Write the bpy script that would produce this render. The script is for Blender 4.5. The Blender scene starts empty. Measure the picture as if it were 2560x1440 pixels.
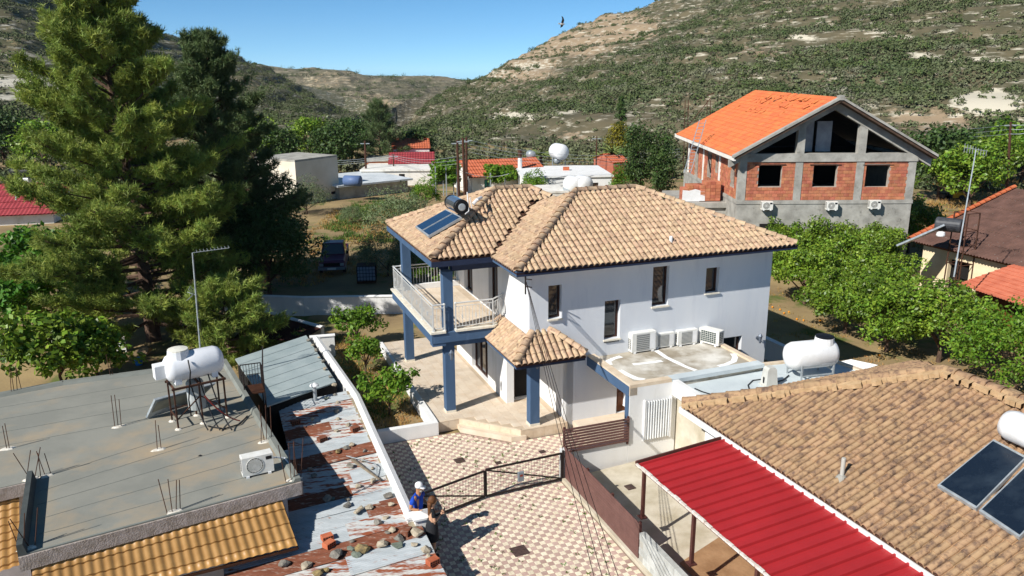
import bpy, bmesh, math, random
import numpy as np
from mathutils import Matrix, Vector
random.seed(11); rng = np.random.default_rng(11)
scn = bpy.context.scene; COL = scn.collection
# ---------------------------------------------------------------- camera
FPX = 2000.0; TH = math.radians(15.3); PH = math.radians(.29); H = 12.1
cF = np.array([0, math.cos(TH), -math.sin(TH)])
_U0 = np.array([0, math.sin(TH), math.cos(TH)]); _R0 = np.array([1., 0, 0])
cR = _R0*math.cos(PH)-_U0*math.sin(PH); cU = _U0*math.cos(PH)+_R0*math.sin(PH)
CAM = np.array([0, 0, H])
cd = bpy.data.cameras.new('camera'); cam = bpy.data.objects.new('camera', cd); COL.objects.link(cam)
cd.sensor_width = 36; cd.lens = FPX/2560*36; cd.clip_start = .1; cd.clip_end = 6000
mw = Matrix.Identity(4)
for i in range(3):
    mw[i][0] = cR[i]; mw[i][1] = cU[i]; mw[i][2] = -cF[i]; mw[i][3] = CAM[i]
cam.matrix_world = mw; scn.camera = cam
# ---------------------------------------------------------------- light
SUN_AZ = math.radians(48); SUN_EL = math.radians(38)      # heading the light travels to (right of +Y), height
ldir = Vector((math.sin(SUN_AZ)*math.cos(SUN_EL), math.cos(SUN_AZ)*math.cos(SUN_EL), -math.sin(SUN_EL)))
w = bpy.data.worlds.new('World'); scn.world = w; w.use_nodes = True
wn = w.node_tree; bg = wn.nodes['Background']; sky = wn.nodes.new('ShaderNodeTexSky')
sky.sky_type = 'NISHITA'; sky.sun_disc = False; sky.sun_elevation = SUN_EL
sky.sun_rotation = math.atan2(-ldir.x, -ldir.y)
sky.air_density = .4; sky.dust_density = 0.; sky.ozone_density = 9.0; sky.altitude = 0
hsv = wn.nodes.new('ShaderNodeHueSaturation'); hsv.inputs['Hue'].default_value = .48; hsv.inputs['Saturation'].default_value = 1.0
wn.links.new(sky.outputs[0], hsv.inputs['Color']); wn.links.new(hsv.outputs[0], bg.inputs[0]); bg.inputs[1].default_value = .108
sl = bpy.data.lights.new('sun', 'SUN'); sl.energy = 5.0; sl.angle = math.radians(.5); sl.color = (1, .965, .9)
so = bpy.data.objects.new('sun', sl); COL.objects.link(so)
so.rotation_euler = ldir.to_track_quat('-Z', 'Y').to_euler(); so.location = (-30, -30, 60)
scn.view_settings.view_transform = 'Standard'; scn.view_settings.look = 'None'
scn.view_settings.exposure = .3; scn.view_settings.gamma = 1.0
scn.cycles.max_bounces = 6; scn.cycles.transparent_max_bounces = 8
# ---------------------------------------------------------------- surveying helpers (pixel of the photo + known height -> point)
def ray(px, py): return cF+cR*(px-1280)/FPX-cU*(py-720)/FPX
def P(px, py, z=0.):
    d = ray(px, py); return Vector(CAM+d*((z-H)/d[2]))
def Yp(px, py, y):
    d = ray(px, py); return Vector(CAM+d*(y/d[1]))
def hit(px, py, p0, n):
    d = ray(px, py); n = np.array(n); return Vector(CAM+d*(((np.array(p0)-CAM)@n)/(d@n)))
def proj(V):
    d = np.asarray(V, float)-CAM; k = d@cF; return 1280+FPX*(d@cR)/k, 720-FPX*(d@cU)/k, k
# ---------------------------------------------------------------- object helpers
WM = {}
def tag(o, label=None, cat=None, group=None, kind=None):
    if label: o['label'] = label
    if cat: o['category'] = cat
    if group: o['group'] = group
    if kind: o['kind'] = kind
    return o
def thing(name, label, cat, loc=(0, 0, 0), rz=0., group=None):
    o = bpy.data.objects.new(name, None); COL.objects.link(o); o.empty_display_size = .2
    o.location = loc; o.rotation_euler = (0, 0, rz)
    WM[o] = Matrix.Translation(Vector(loc)) @ Matrix.Rotation(rz, 4, 'Z')
    return tag(o, label, cat, group)
def wm(o): return WM.get(o, Matrix.Identity(4)) if o else Matrix.Identity(4)
def link(name, me, parent=None, M=None):
    o = bpy.data.objects.new(name, me); COL.objects.link(o)
    if parent is not None: o.parent = parent
    if M is not None: o.matrix_basis = M
    WM[o] = wm(parent) @ (M if M is not None else Matrix.Identity(4))
    return o
def dup(root, loc, rz, label=None, group=None, scale=None):
    def cp(o, parent):
        c = o.copy(); COL.objects.link(c)
        if parent: c.parent = parent
        for k in o.children: cp(k, c)
        return c
    r = cp(root, None); r.location = loc; r.rotation_euler = (0, 0, rz)
    if scale: r.scale = scale if hasattr(scale, '__len__') else (scale,)*3
    if label: r['label'] = label
    if group: r['group'] = group
    return r
def mesh_np(name, V, F, rnd=None):
    me = bpy.data.meshes.new(name); V = np.asarray(V, np.float32); F = np.asarray(F, np.int32)
    n, k = F.shape
    me.vertices.add(len(V)); me.vertices.foreach_set('co', V.ravel())
    me.loops.add(n*k); me.loops.foreach_set('vertex_index', F.ravel())
    me.polygons.add(n); me.polygons.foreach_set('loop_start', np.arange(0, n*k, k, dtype=np.int32))
    me.update(calc_edges=True)
    if rnd is not None:
        a = me.attributes.new('rnd', 'FLOAT', 'FACE'); a.data.foreach_set('value', np.asarray(rnd, np.float32))
    return me
def smooth(me): me.polygons.foreach_set('use_smooth', [True]*len(me.polygons)); return me
class MB:
    def __init__(s): s.v = []; s.f = []
    def add(s, vs, fs):
        b = len(s.v); s.v += [tuple(v) for v in vs]; s.f += [tuple(b+i for i in f) for f in fs]; return s
    def box(s, x0, x1, y0, y1, z0, z1, M=None):
        vs = [Vector((x, y, z)) for z in (z0, z1) for y in (y0, y1) for x in (x0, x1)]
        if M is not None: vs = [M @ v for v in vs]
        return s.add(vs, [(0, 2, 3, 1), (4, 5, 7, 6), (0, 1, 5, 4), (1, 3, 7, 5), (3, 2, 6, 7), (2, 0, 4, 6)])
    def cbox(s, x0, x1, y0, y1, z0, z1, b, M=None):     # box with bevelled top edges
        vs = [Vector(p) for p in ((x0, y0, z0), (x1, y0, z0), (x1, y1, z0), (x0, y1, z0), (x0, y0, z1-b), (x1, y0, z1-b), (x1, y1, z1-b), (x0, y1, z1-b),
              (x0+b, y0+b, z1), (x1-b, y0+b, z1), (x1-b, y1-b, z1), (x0+b, y1-b, z1))]
        if M is not None: vs = [M @ v for v in vs]
        f = [(8, 9, 10, 11)]
        for i in range(4):
            j = (i+1) % 4; f += [(i, j, 4+j, 4+i), (4+i, 4+j, 8+j, 8+i)]
        return s.add(vs, f)
    def prism(s, poly, z0, z1):
        n = len(poly)
        if sum(poly[i][0]*poly[(i+1) % n][1]-poly[(i+1) % n][0]*poly[i][1] for i in range(n)) < 0: poly = poly[::-1]
        zf0 = z0 if callable(z0) else (lambda p: z0); zf1 = z1 if callable(z1) else (lambda p: z1)
        vs = [(p[0], p[1], zf0(p)) for p in poly]+[(p[0], p[1], zf1(p)) for p in poly]
        return s.add(vs, [tuple(range(n))[::-1], tuple(range(n, 2*n))]+[(i, (i+1) % n, n+(i+1) % n, n+i) for i in range(n)])
    def tube(s, p0, p1, r0, r1=None, n=8, cap=True):
        p0 = Vector(p0); p1 = Vector(p1); r1 = r0 if r1 is None else r1
        d = (p1-p0); d.normalize(); a = d.orthogonal().normalized(); b = d.cross(a)
        vs = [p+(a*math.cos(t)+b*math.sin(t))*r for p, r in ((p0, r0), (p1, r1)) for t in [2*math.pi*i/n for i in range(n)]]
        fs = [(i, (i+1) % n, n+(i+1) % n, n+i) for i in range(n)]
        if cap: fs += [tuple(range(n))[::-1], tuple(range(n, 2*n))]
        return s.add(vs, fs)
    def bar(s, p0, p1, w, h=None):          # square bar
        return s.tube(p0, p1, w*.7071, n=4) if h is None else s.tube(p0, p1, w*.7071, n=4)
    def path(s, pts, r, n=6):
        for a, b in zip(pts, pts[1:]): s.tube(a, b, r, n=n)
        return s
    def lathe(s, prof, n=16, M=None):       # prof [(r, z)]
        vs = []; fs = []; m = len(prof)
        for r, z in prof:
            for i in range(n):
                t = 2*math.pi*i/n; vs.append(Vector((r*math.cos(t), r*math.sin(t), z)))
        if M is not None: vs = [M @ v for v in vs]
        for k in range(m-1):
            for i in range(n): fs.append((k*n+i, k*n+(i+1) % n, (k+1)*n+(i+1) % n, (k+1)*n+i))
        fs += [tuple(range(n))[::-1], tuple((m-1)*n+i for i in range(n))]
        return s.add(vs, fs)
    def ball(s, c, r, n=10, m=6, M=None):
        rx, ry, rz = r if hasattr(r, '__len__') else (r, r, r)
        prof = [(math.sin(math.pi*(k+.02)/(m+.04)), -math.cos(math.pi*(k+.02)/(m+.04))) for k in range(m+1)]
        T = Matrix.Translation(Vector(c)) @ Matrix.Diagonal((rx, ry, rz, 1))
        return s.lathe(prof, n, (M @ T) if M is not None else T)
    def quad(s, a, b, c, d): return s.add([a, b, c, d], [(0, 1, 2, 3)])
    def slab(s, a, b, c, d, t):             # quad thickened downward along its normal
        a, b, c, d = map(Vector, (a, b, c, d)); n = (b-a).cross(d-a).normalized()*t
        return s.add([a, b, c, d, a-n, b-n, c-n, d-n], [(0, 1, 2, 3), (7, 6, 5, 4), (0, 4, 5, 1), (1, 5, 6, 2), (2, 6, 7, 3), (3, 7, 4, 0)])
    def mesh(s, name, mat=None, sm=False):
        me = bpy.data.meshes.new(name); me.from_pydata(s.v, [], s.f); me.update()
        if mat: me.materials.append(mat)
        if sm: smooth(me)
        return me
    def build(s, name, mat, parent=None, world=False, sm=False):
        if world and parent is not None:
            I = wm(parent).inverted(); s.v = [tuple(I @ Vector(v)) for v in s.v]
        return link(name, s.mesh(name, mat, sm), parent)
def struct(name, mb, mat): return tag(mb.build(name, mat), kind='structure')
def meshdata(me):
    V = np.empty(len(me.vertices)*3, np.float32); me.vertices.foreach_get('co', V); V = V.reshape(-1, 3)
    return V, [tuple(p.vertices) for p in me.polygons], [p.material_index for p in me.polygons]
def pieces(parent, name, variants, items, limit=300, rest=None):
    """items: (variant index, 4x4 matrix in the parent's frame). The `limit` that show largest are objects, the rest one joined part."""
    W = wm(parent); k = []
    for i, (vi, M) in enumerate(items):
        p = (W @ M).translation; x, y, z = proj(np.array(p)); inside = (-40 < x < 2600) and (-40 < y < 1480)
        k.append((0 if inside else 1, z, i))
    k.sort(); near = k[:limit]; far = k[limit:]
    for a in near:
        vi, M = items[a[2]]; link(name, variants[vi], parent, M)
    if far:
        data = [meshdata(v) for v in variants]; Vs = []; Fs = []; Ms = []; R = []; b = 0
        for a in far:
            vi, M = items[a[2]]; V, F, mi = data[vi]; A = np.array(M)
            Vs.append(V @ A[:3, :3].T+A[:3, 3]); Fs += [tuple(b+i for i in f) for f in F]; b += len(V)
            Ms += [(vi, m) for m in mi]; R += [random.random()]*len(F)
        me = bpy.data.meshes.new(name); me.from_pydata(np.concatenate(Vs).tolist(), [], Fs)
        slots = {}
        for vi, v in enumerate(variants):
            for m, mt in enumerate(v.materials):
                if mt.name not in me.materials: me.materials.append(mt)
                slots[(vi, m)] = list(me.materials).index(mt)
        me.polygons.foreach_set('material_index', [slots[q] for q in Ms])
        at = me.attributes.new('rnd', 'FLOAT', 'FACE'); at.data.foreach_set('value', R); me.update()
        tag(link(rest or (name+'s'), me, parent), kind='stuff')
def frame(o, x, y, z):      # matrix from origin + axes
    x = Vector(x); y = Vector(y); z = Vector(z); o = Vector(o)
    return Matrix(((x.x, y.x, z.x, o.x), (x.y, y.y, z.y, o.y), (x.z, y.z, z.z, o.z), (0, 0, 0, 1)))
def inpoly(p, poly):
    c = False; n = len(poly)
    for i in range(n):
        a = poly[i]; b = poly[(i+1) % n]
        if (a[1] > p[1]) != (b[1] > p[1]) and p[0] < (b[0]-a[0])*(p[1]-a[1])/(b[1]-a[1])+a[0]: c = not c
    return c
# ---------------------------------------------------------------- materials
def C(h):
    h = h.lstrip('#'); r = [int(h[i:i+2], 16)/255 for i in (0, 2, 4)]
    return tuple(((x+.055)/1.055)**2.4 if x > .04045 else x/12.92 for x in r)+(1,)
def mat(name, col, col2=None, rough=.8, scale=2., detail=6, lo=.35, hi=.65, bump=0., bscale=60., piece=0., metal=0., spec=.3, col3=None, s3=8., lo3=.5, hi3=.7, stretch=None, trans=0., hue=0.):
    m = bpy.data.materials.new(name); m.use_nodes = True; nt = m.node_tree; N = nt.nodes; Lk = nt.links.new
    bs = N['Principled BSDF']; bs.inputs['Roughness'].default_value = rough; bs.inputs['Metallic'].default_value = metal
    bs.inputs['Specular IOR Level'].default_value = spec
    geo = N.new('ShaderNodeNewGeometry'); pos = geo.outputs['Position']
    if stretch:
        mp = N.new('ShaderNodeMapping'); mp.inputs['Rotation'].default_value = (0, 0, stretch[3] if len(stretch) > 3 else 0); mp.inputs['Scale'].default_value = stretch[:3]; Lk(pos, mp.inputs[0]); pos = mp.outputs[0]
    def ramp(sc, a, b, off=0):
        nz = N.new('ShaderNodeTexNoise'); nz.inputs['Scale'].default_value = sc; nz.inputs['Detail'].default_value = detail; nz.inputs['Roughness'].default_value = .62
        Lk(pos, nz.inputs['Vector']); mr = N.new('ShaderNodeMapRange'); mr.inputs[1].default_value = a; mr.inputs[2].default_value = b; Lk(nz.outputs['Fac'], mr.inputs[0]); return mr.outputs[0]
    def mix(f, a, b):
        mx = N.new('ShaderNodeMix'); mx.data_type = 'RGBA'
        if isinstance(f, float): mx.inputs[0].default_value = f
        else: Lk(f, mx.inputs[0])
        for i, q in ((6, a), (7, b)):
            if isinstance(q, tuple): mx.inputs[i].default_value = q
            else: Lk(q, mx.inputs[i])
        return mx.outputs[2]
    c = C(col) if isinstance(col, str) else col
    if col2: c = mix(ramp(scale, lo, hi), c, C(col2) if isinstance(col2, str) else col2)
    if col3: c = mix(ramp(s3, lo3, hi3), c, C(col3) if isinstance(col3, str) else col3)
    if piece or hue:
        oi = N.new('ShaderNodeObjectInfo'); at = N.new('ShaderNodeAttribute'); at.attribute_name = 'rnd'
        ad = N.new('ShaderNodeMath'); Lk(oi.outputs['Random'], ad.inputs[0]); Lk(at.outputs['Fac'], ad.inputs[1])
        fr = N.new('ShaderNodeMath'); fr.operation = 'FRACT'; Lk(ad.outputs[0], fr.inputs[0])
        mr = N.new('ShaderNodeMapRange'); Lk(fr.outputs[0], mr.inputs[0]); mr.inputs[3].default_value = 1-piece; mr.inputs[4].default_value = 1+piece
        hs = N.new('ShaderNodeHueSaturation'); Lk(mr.outputs[0], hs.inputs['Value'])
        if hue:
            m2 = N.new('ShaderNodeMath'); m2.operation = 'MULTIPLY'; Lk(fr.outputs[0], m2.inputs[0]); m2.inputs[1].default_value = 7.31
            f2 = N.new('ShaderNodeMath'); f2.operation = 'FRACT'; Lk(m2.outputs[0], f2.inputs[0])
            mh = N.new('ShaderNodeMapRange'); Lk(f2.outputs[0], mh.inputs[0]); mh.inputs[3].default_value = .5-hue; mh.inputs[4].default_value = .5+hue; Lk(mh.outputs[0], hs.inputs['Hue'])
        if isinstance(c, tuple): hs.inputs['Color'].default_value = c
        else: Lk(c, hs.inputs['Color'])
        c = hs.outputs[0]
    if isinstance(c, tuple): bs.inputs['Base Color'].default_value = c
    else: Lk(c, bs.inputs['Base Color'])
    if bump:
        nz = N.new('ShaderNodeTexNoise'); nz.inputs['Scale'].default_value = bscale; nz.inputs['Detail'].default_value = 4; Lk(geo.outputs['Position'], nz.inputs['Vector'])
        bp = N.new('ShaderNodeBump'); bp.inputs['Strength'].default_value = bump; bp.inputs['Distance'].default_value = .02; Lk(nz.outputs['Fac'], bp.inputs['Height']); Lk(bp.outputs[0], bs.inputs['Normal'])
    if trans:
        tr = N.new('ShaderNodeBsdfTranslucent'); ms = N.new('ShaderNodeMixShader'); ms.inputs[0].default_value = trans
        if isinstance(c, tuple): tr.inputs[0].default_value = c
        else: Lk(c, tr.inputs[0])
        Lk(bs.outputs[0], ms.inputs[1]); Lk(tr.outputs[0], ms.inputs[2]); Lk(ms.outputs[0], N['Material Output'].inputs[0])
    return m
mWhite = mat('white_render', '#e9e8e6', '#dfdedb', rough=.9, scale=.8, bump=.25, bscale=90, stretch=(1.6, 1.6, .35), col3='#cfccc4', s3=1.4, lo3=.58, hi3=.85)
mWhiteO = mat('white_old', '#e4e0d8', '#b9b2a4', rough=.9, scale=1.5, lo=.5, hi=.8, bump=.2)
mFacade = mat('pale_blue_render', '#d6d8db', '#cfd2d7', rough=.92, scale=1.2, bump=.3, bscale=80, stretch=(1.4, 1.4, .3), col3='#bcc0c8', s3=1.3, lo3=.55, hi3=.85)
mBlue = mat('blue_render', '#48617f', '#415874', rough=.85, scale=1.5, bump=.2, bscale=90, stretch=(1.5, 1.5, .4), col3='#5b7290', s3=1.6, lo3=.58, hi3=.8)
mNavy = mat('navy_fascia', '#242f48', '#1f2940', rough=.7, scale=2)
mStone = mat('marble', '#e2dccd', '#d3c9b6', rough=.6, scale=6)
mBeige = mat('beige_stone', '#dccbb4', '#cbb69b', rough=.7, scale=3)
mTile = mat('roof_tile', '#c4a98a', '#ae9075', rough=.85, scale=6., lo=.42, hi=.6, piece=.11, hue=.006, col3='#826b5c', s3=7., lo3=.55, hi3=.68, bump=.15, bscale=70)
mTileR = mat('roof_tile_brown', '#ac8d6c', '#9a7a5d', rough=.85, scale=6., lo=.4, hi=.62, piece=.1, hue=.004, col3='#6b574a', s3=6., lo3=.49, hi3=.66, bump=.15, bscale=70)  # browner tile of the bungalow roof
mMortar = mat('mortar', '#c3a47e', '#a88a66', rough=.95, scale=5, bump=.4, bscale=30)
mUnder = mat('roof_underlay', '#4c3226', rough=.95)
mFrame = mat('brown_frame', '#3d241c', rough=.45)
mGlass = mat('window_glass', (.03, .032, .035, 1), rough=.03, spec=1.0)
mDark = mat('dark_interior', (.012, .011, .01, 1), rough=.9)  # near-black in place of the shade inside rooms, openings and brick holes
mFloor = mat('floor_tile', '#dccdb9', '#cfbca5', rough=.55, scale=2.2, piece=.05, col3='#bda68c', s3=9., lo3=.6, hi3=.8)
mGrout = mat('grout', '#b09c86', rough=.95)
mCream = mat('paver_cream', '#eee2cb', '#e0d2b6', rough=.85, scale=3, piece=.08, bump=.3, bscale=120, col3='#cdbfa4', s3=.9, lo3=.56, hi3=.8)
mPink = mat('paver_brown', '#c6aa9e', '#b4968a', rough=.85, scale=1.2, piece=.1, bump=.3, bscale=120, col3='#9a7e72', s3=.8, lo3=.56, hi3=.8)
mJoint = mat('paver_joint', '#948172', rough=.95)
mWhiteP = mat('white_plastic', '#ececec', '#dddddb', rough=.4, scale=3, spec=.4)
mAC = mat('ac_white', '#e6e5e0', '#d6d4cc', rough=.45, scale=5)
mGrill = mat('ac_grille', '#8b8d8c', '#6d6f6e', rough=.6, scale=60)
mBlack = mat('black_plastic', '#15161a', rough=.5)
mSteel = mat('galvanised', '#b9bfc2', '#9aa1a5', rough=.45, scale=5, metal=.35)
mChrome = mat('steel_shiny', '#c9ced2', rough=.22, metal=.9)
mRustBar = mat('rusty_bar', '#5a3a2a', '#3d2a22', rough=.85, scale=8)
mPanel = mat('solar_glass', '#24405f', '#1c3350', rough=.12, scale=1.2, spec=.6)
mPanelD = mat('solar_glass_dusty', '#18222f', '#36414c', rough=.25, scale=1.1, lo=.45, hi=.8, spec=.5)
mConc = mat('concrete', '#b3b0a6', '#8f8c84', rough=.9, scale=1.2, bump=.3, bscale=40)
mConcL = mat('concrete_floor', '#cfc6b4', '#b2a790', rough=.9, scale=1.4, bump=.2, bscale=40)
mWood = mat('dark_wood', '#4a2c1c', '#3a2216', rough=.6, scale=6)
mGateM = mat('gate_metal', '#2a211f', '#1c1615', rough=.5, scale=6)
mBrownF = mat('brown_slat', '#6f4f49', '#634540', rough=.55, scale=4, piece=.05)
mLeafC = mat('leaf_citrus', '#7f9833', '#597722', rough=.42, scale=1.2, piece=.45, hue=.02, trans=.25, spec=.35)
mLeafL = mat('leaf_light', '#6f8f2c', '#56781f', rough=.5, scale=1.2, piece=.3, hue=.02, trans=.3)
mLeafD = mat('leaf_dark', '#4d6330', '#394f25', rough=.55, scale=.8, piece=.35, hue=.02, trans=.15)
mLeafO = mat('leaf_olive', '#76835c', '#5f6d48', rough=.6, scale=1.0, piece=.3, hue=.02, trans=.15)
mNeedle = mat('pine_needles', '#95a24b', '#72843c', rough=.55, scale=.6, piece=.35, hue=.02, trans=.3)
mNeedleD = mat('dark_needles', '#67794a', '#51643a', rough=.6, scale=.6, piece=.3, hue=.02, trans=.12)
mBark = mat('bark', '#6b5547', '#4a3a30', rough=.95, scale=5, bump=.5, bscale=20)
# ================================================================ GROUND AND HILLS
_lat = rng.random((256, 256))
def vn(x, y):
    x = np.asarray(x, float); y = np.asarray(y, float); xi = np.floor(x).astype(int); yi = np.floor(y).astype(int); fx = x-xi; fy = y-yi
    fx = fx*fx*(3-2*fx); fy = fy*fy*(3-2*fy); g = lambda a, b: _lat[a % 256, b % 256]
    return (g(xi, yi)*(1-fx)+g(xi+1, yi)*fx)*(1-fy)+(g(xi, yi+1)*(1-fx)+g(xi+1, yi+1)*fx)*fy
def fbm(x, y, o=4):
    s = 0; a = .5
    for i in range(o): s = s+a*vn(x*2**i+17*i, y*2**i+5*i); a *= .5
    return s
def sst(t): t = np.clip(t, 0, 1); return t*t*(3-2*t)
def gz(x, y):
    x = np.asarray(x, float); y = np.asarray(y, float)
    xw = -2.75-(y-18.35)*.37
    left = sst((xw-x+.05)/.5)*sst((41-y)/6.)
    z = -.07-1.35*left+left*1.0*sst((y-24)/10.)
    z = z+.12*(fbm(x*.35, y*.35)-.5)*sst((np.hypot(x-1, y-27)-9)/6)
    z = z-np.clip(y-168, 0, 260)*.3
    return z
gx = np.concatenate([np.linspace(-2500, -120, 14), np.linspace(-100, -32, 18), np.arange(-30, 40.1, .6), np.linspace(43, 100, 18), np.linspace(120, 2500, 14)])
gy = np.concatenate([np.linspace(-600, -10, 8), np.arange(0, 62.1, .6), np.linspace(64, 140, 30), np.linspace(160, 3500, 16)])
X, Yg = np.meshgrid(gx, gy); Z = gz(X, Yg); ny, nx = X.shape
idx = np.arange(nx*ny).reshape(ny, nx)
F = np.stack([idx[:-1, :-1], idx[:-1, 1:], idx[1:, 1:], idx[1:, :-1]], -1).reshape(-1, 4)
me = smooth(mesh_np('ground', np.stack([X, Yg, Z], -1).reshape(-1, 3), F))
mGround = mat('earth', '#a08a62', '#7d6a4e', rough=1, scale=.25, lo=.35, hi=.65, col3='#59652f', s3=.35, lo3=.54, hi3=.64, bump=.6, bscale=9)
me.materials.append(mGround); tag(link('ground', me), kind='structure')

def attr_mix_mat(name, base, base2, rockc, dryc, sc):
    m = mat(name, base, base2, rough=1, scale=sc, detail=8, lo=.4, hi=.6); nt = m.node_tree; N = nt.nodes; bs = N['Principled BSDF']
    src = bs.inputs['Base Color'].links[0].from_socket
    geo = [n for n in N if n.type == 'NEW_GEOMETRY'][0]
    for an, colr, th in (('dry', dryc, .3), ('rock', rockc, .42)):
        at = N.new('ShaderNodeAttribute'); at.attribute_name = an
        nz = N.new('ShaderNodeTexNoise'); nz.inputs['Scale'].default_value = sc*4.5; nz.inputs['Detail'].default_value = 9; nz.inputs['Roughness'].default_value = .7
        mp = N.new('ShaderNodeMapping'); mp.inputs['Scale'].default_value = (.4, .4, 3.2) if an == 'rock' else (1, 1, 1.5); nt.links.new(geo.outputs['Position'], mp.inputs[0]); nt.links.new(mp.outputs[0], nz.inputs['Vector'])
        ad = N.new('ShaderNodeMath'); ad.operation = 'MULTIPLY_ADD'; nt.links.new(at.outputs['Fac'], ad.inputs[0]); ad.inputs[1].default_value = .4; nt.links.new(nz.outputs['Fac'], ad.inputs[2])
        mr = N.new('ShaderNodeMapRange'); mr.inputs[1].default_value = .72; mr.inputs[2].default_value = .84; nt.links.new(ad.outputs[0], mr.inputs[0])
        mx = N.new('ShaderNodeMix'); mx.data_type = 'RGBA'; nt.links.new(mr.outputs[0], mx.inputs[0]); nt.links.new(src, mx.inputs[6]); mx.inputs[7].default_value = C(colr); src = mx.outputs[2]
    nt.links.new(src, bs.inputs['Base Color']); return m
ICO = bmesh.new(); bmesh.ops.create_icosphere(ICO, subdivisions=2, radius=1)
ICO2 = (np.array([v.co for v in ICO.verts]), np.array([[v.index for v in f.verts] for f in ICO.faces])); ICO.free()
ICO = bmesh.new(); bmesh.ops.create_icosphere(ICO, subdivisions=1, radius=1)
ICO1 = (np.array([v.co for v in ICO.verts]), np.array([[v.index for v in f.verts] for f in ICO.faces])); ICO.free()
def bushes(name, pts, size, mt, nt=24, flat=.7, label=None):
    """each shrub a clump of small leafy facets"""
    n = len(pts); s = size[:, None, None]; d = rng.normal(size=(n, nt, 3)); d[..., 2] = np.abs(d[..., 2])-.15; d /= np.linalg.norm(d, axis=-1, keepdims=True)
    sq = np.stack([rng.uniform(.75, 1.3, n), rng.uniform(.75, 1.3, n), rng.uniform(.7, 1.2, n)*flat], -1)[:, None, :]
    c = pts[:, None, :]+d*sq*s*rng.uniform(.45, 1., (n, nt, 1))+np.array([0, 0, .15])*s
    nm = d+rng.normal(0, .55, (n, nt, 3))+np.array([0, 0, .25]); nm /= np.linalg.norm(nm, axis=-1, keepdims=True)
    t = np.cross(nm, rng.normal(size=(n, nt, 3))); t /= np.linalg.norm(t, axis=-1, keepdims=True); b = np.cross(nm, t); k = np.minimum(s*rng.uniform(.2, .42, (n, nt, 1)), rng.uniform(.16, .3, (n, nt, 1))*(1 if s.max() < 2.7 else s.max()/2.4))
    V = np.stack([c+t*k, c+(-.5*t+.87*b)*k, c+(-.5*t-.87*b)*k], 2).reshape(-1, 3)
    rn = np.clip(np.repeat(rng.random(n), nt)*.75+rng.random(n*nt)*.25, 0, .999)
    me = mesh_np(name, V, np.arange(n*nt*3).reshape(-1, 3), rn); me.materials.append(mt)
    o = tag(link(name, me), kind='stuff')
    if label: tag(o, label, 'shrubs')
    return o
mShrub = mat('scrub', '#66694c', '#525d3d', rough=.95, scale=.035, lo=.38, hi=.62, piece=.32, hue=.018, col3='#7f7b6c', s3=.08, lo3=.55, hi3=.7)
mBushG = mat('bush_green', '#566338', '#424f2c', rough=.9, scale=.05, piece=.35, hue=.025)
mShrubF = mat('scrub_far', '#5d5f48', '#4c5238', rough=1, scale=.02, piece=.3, hue=.02)
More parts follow.
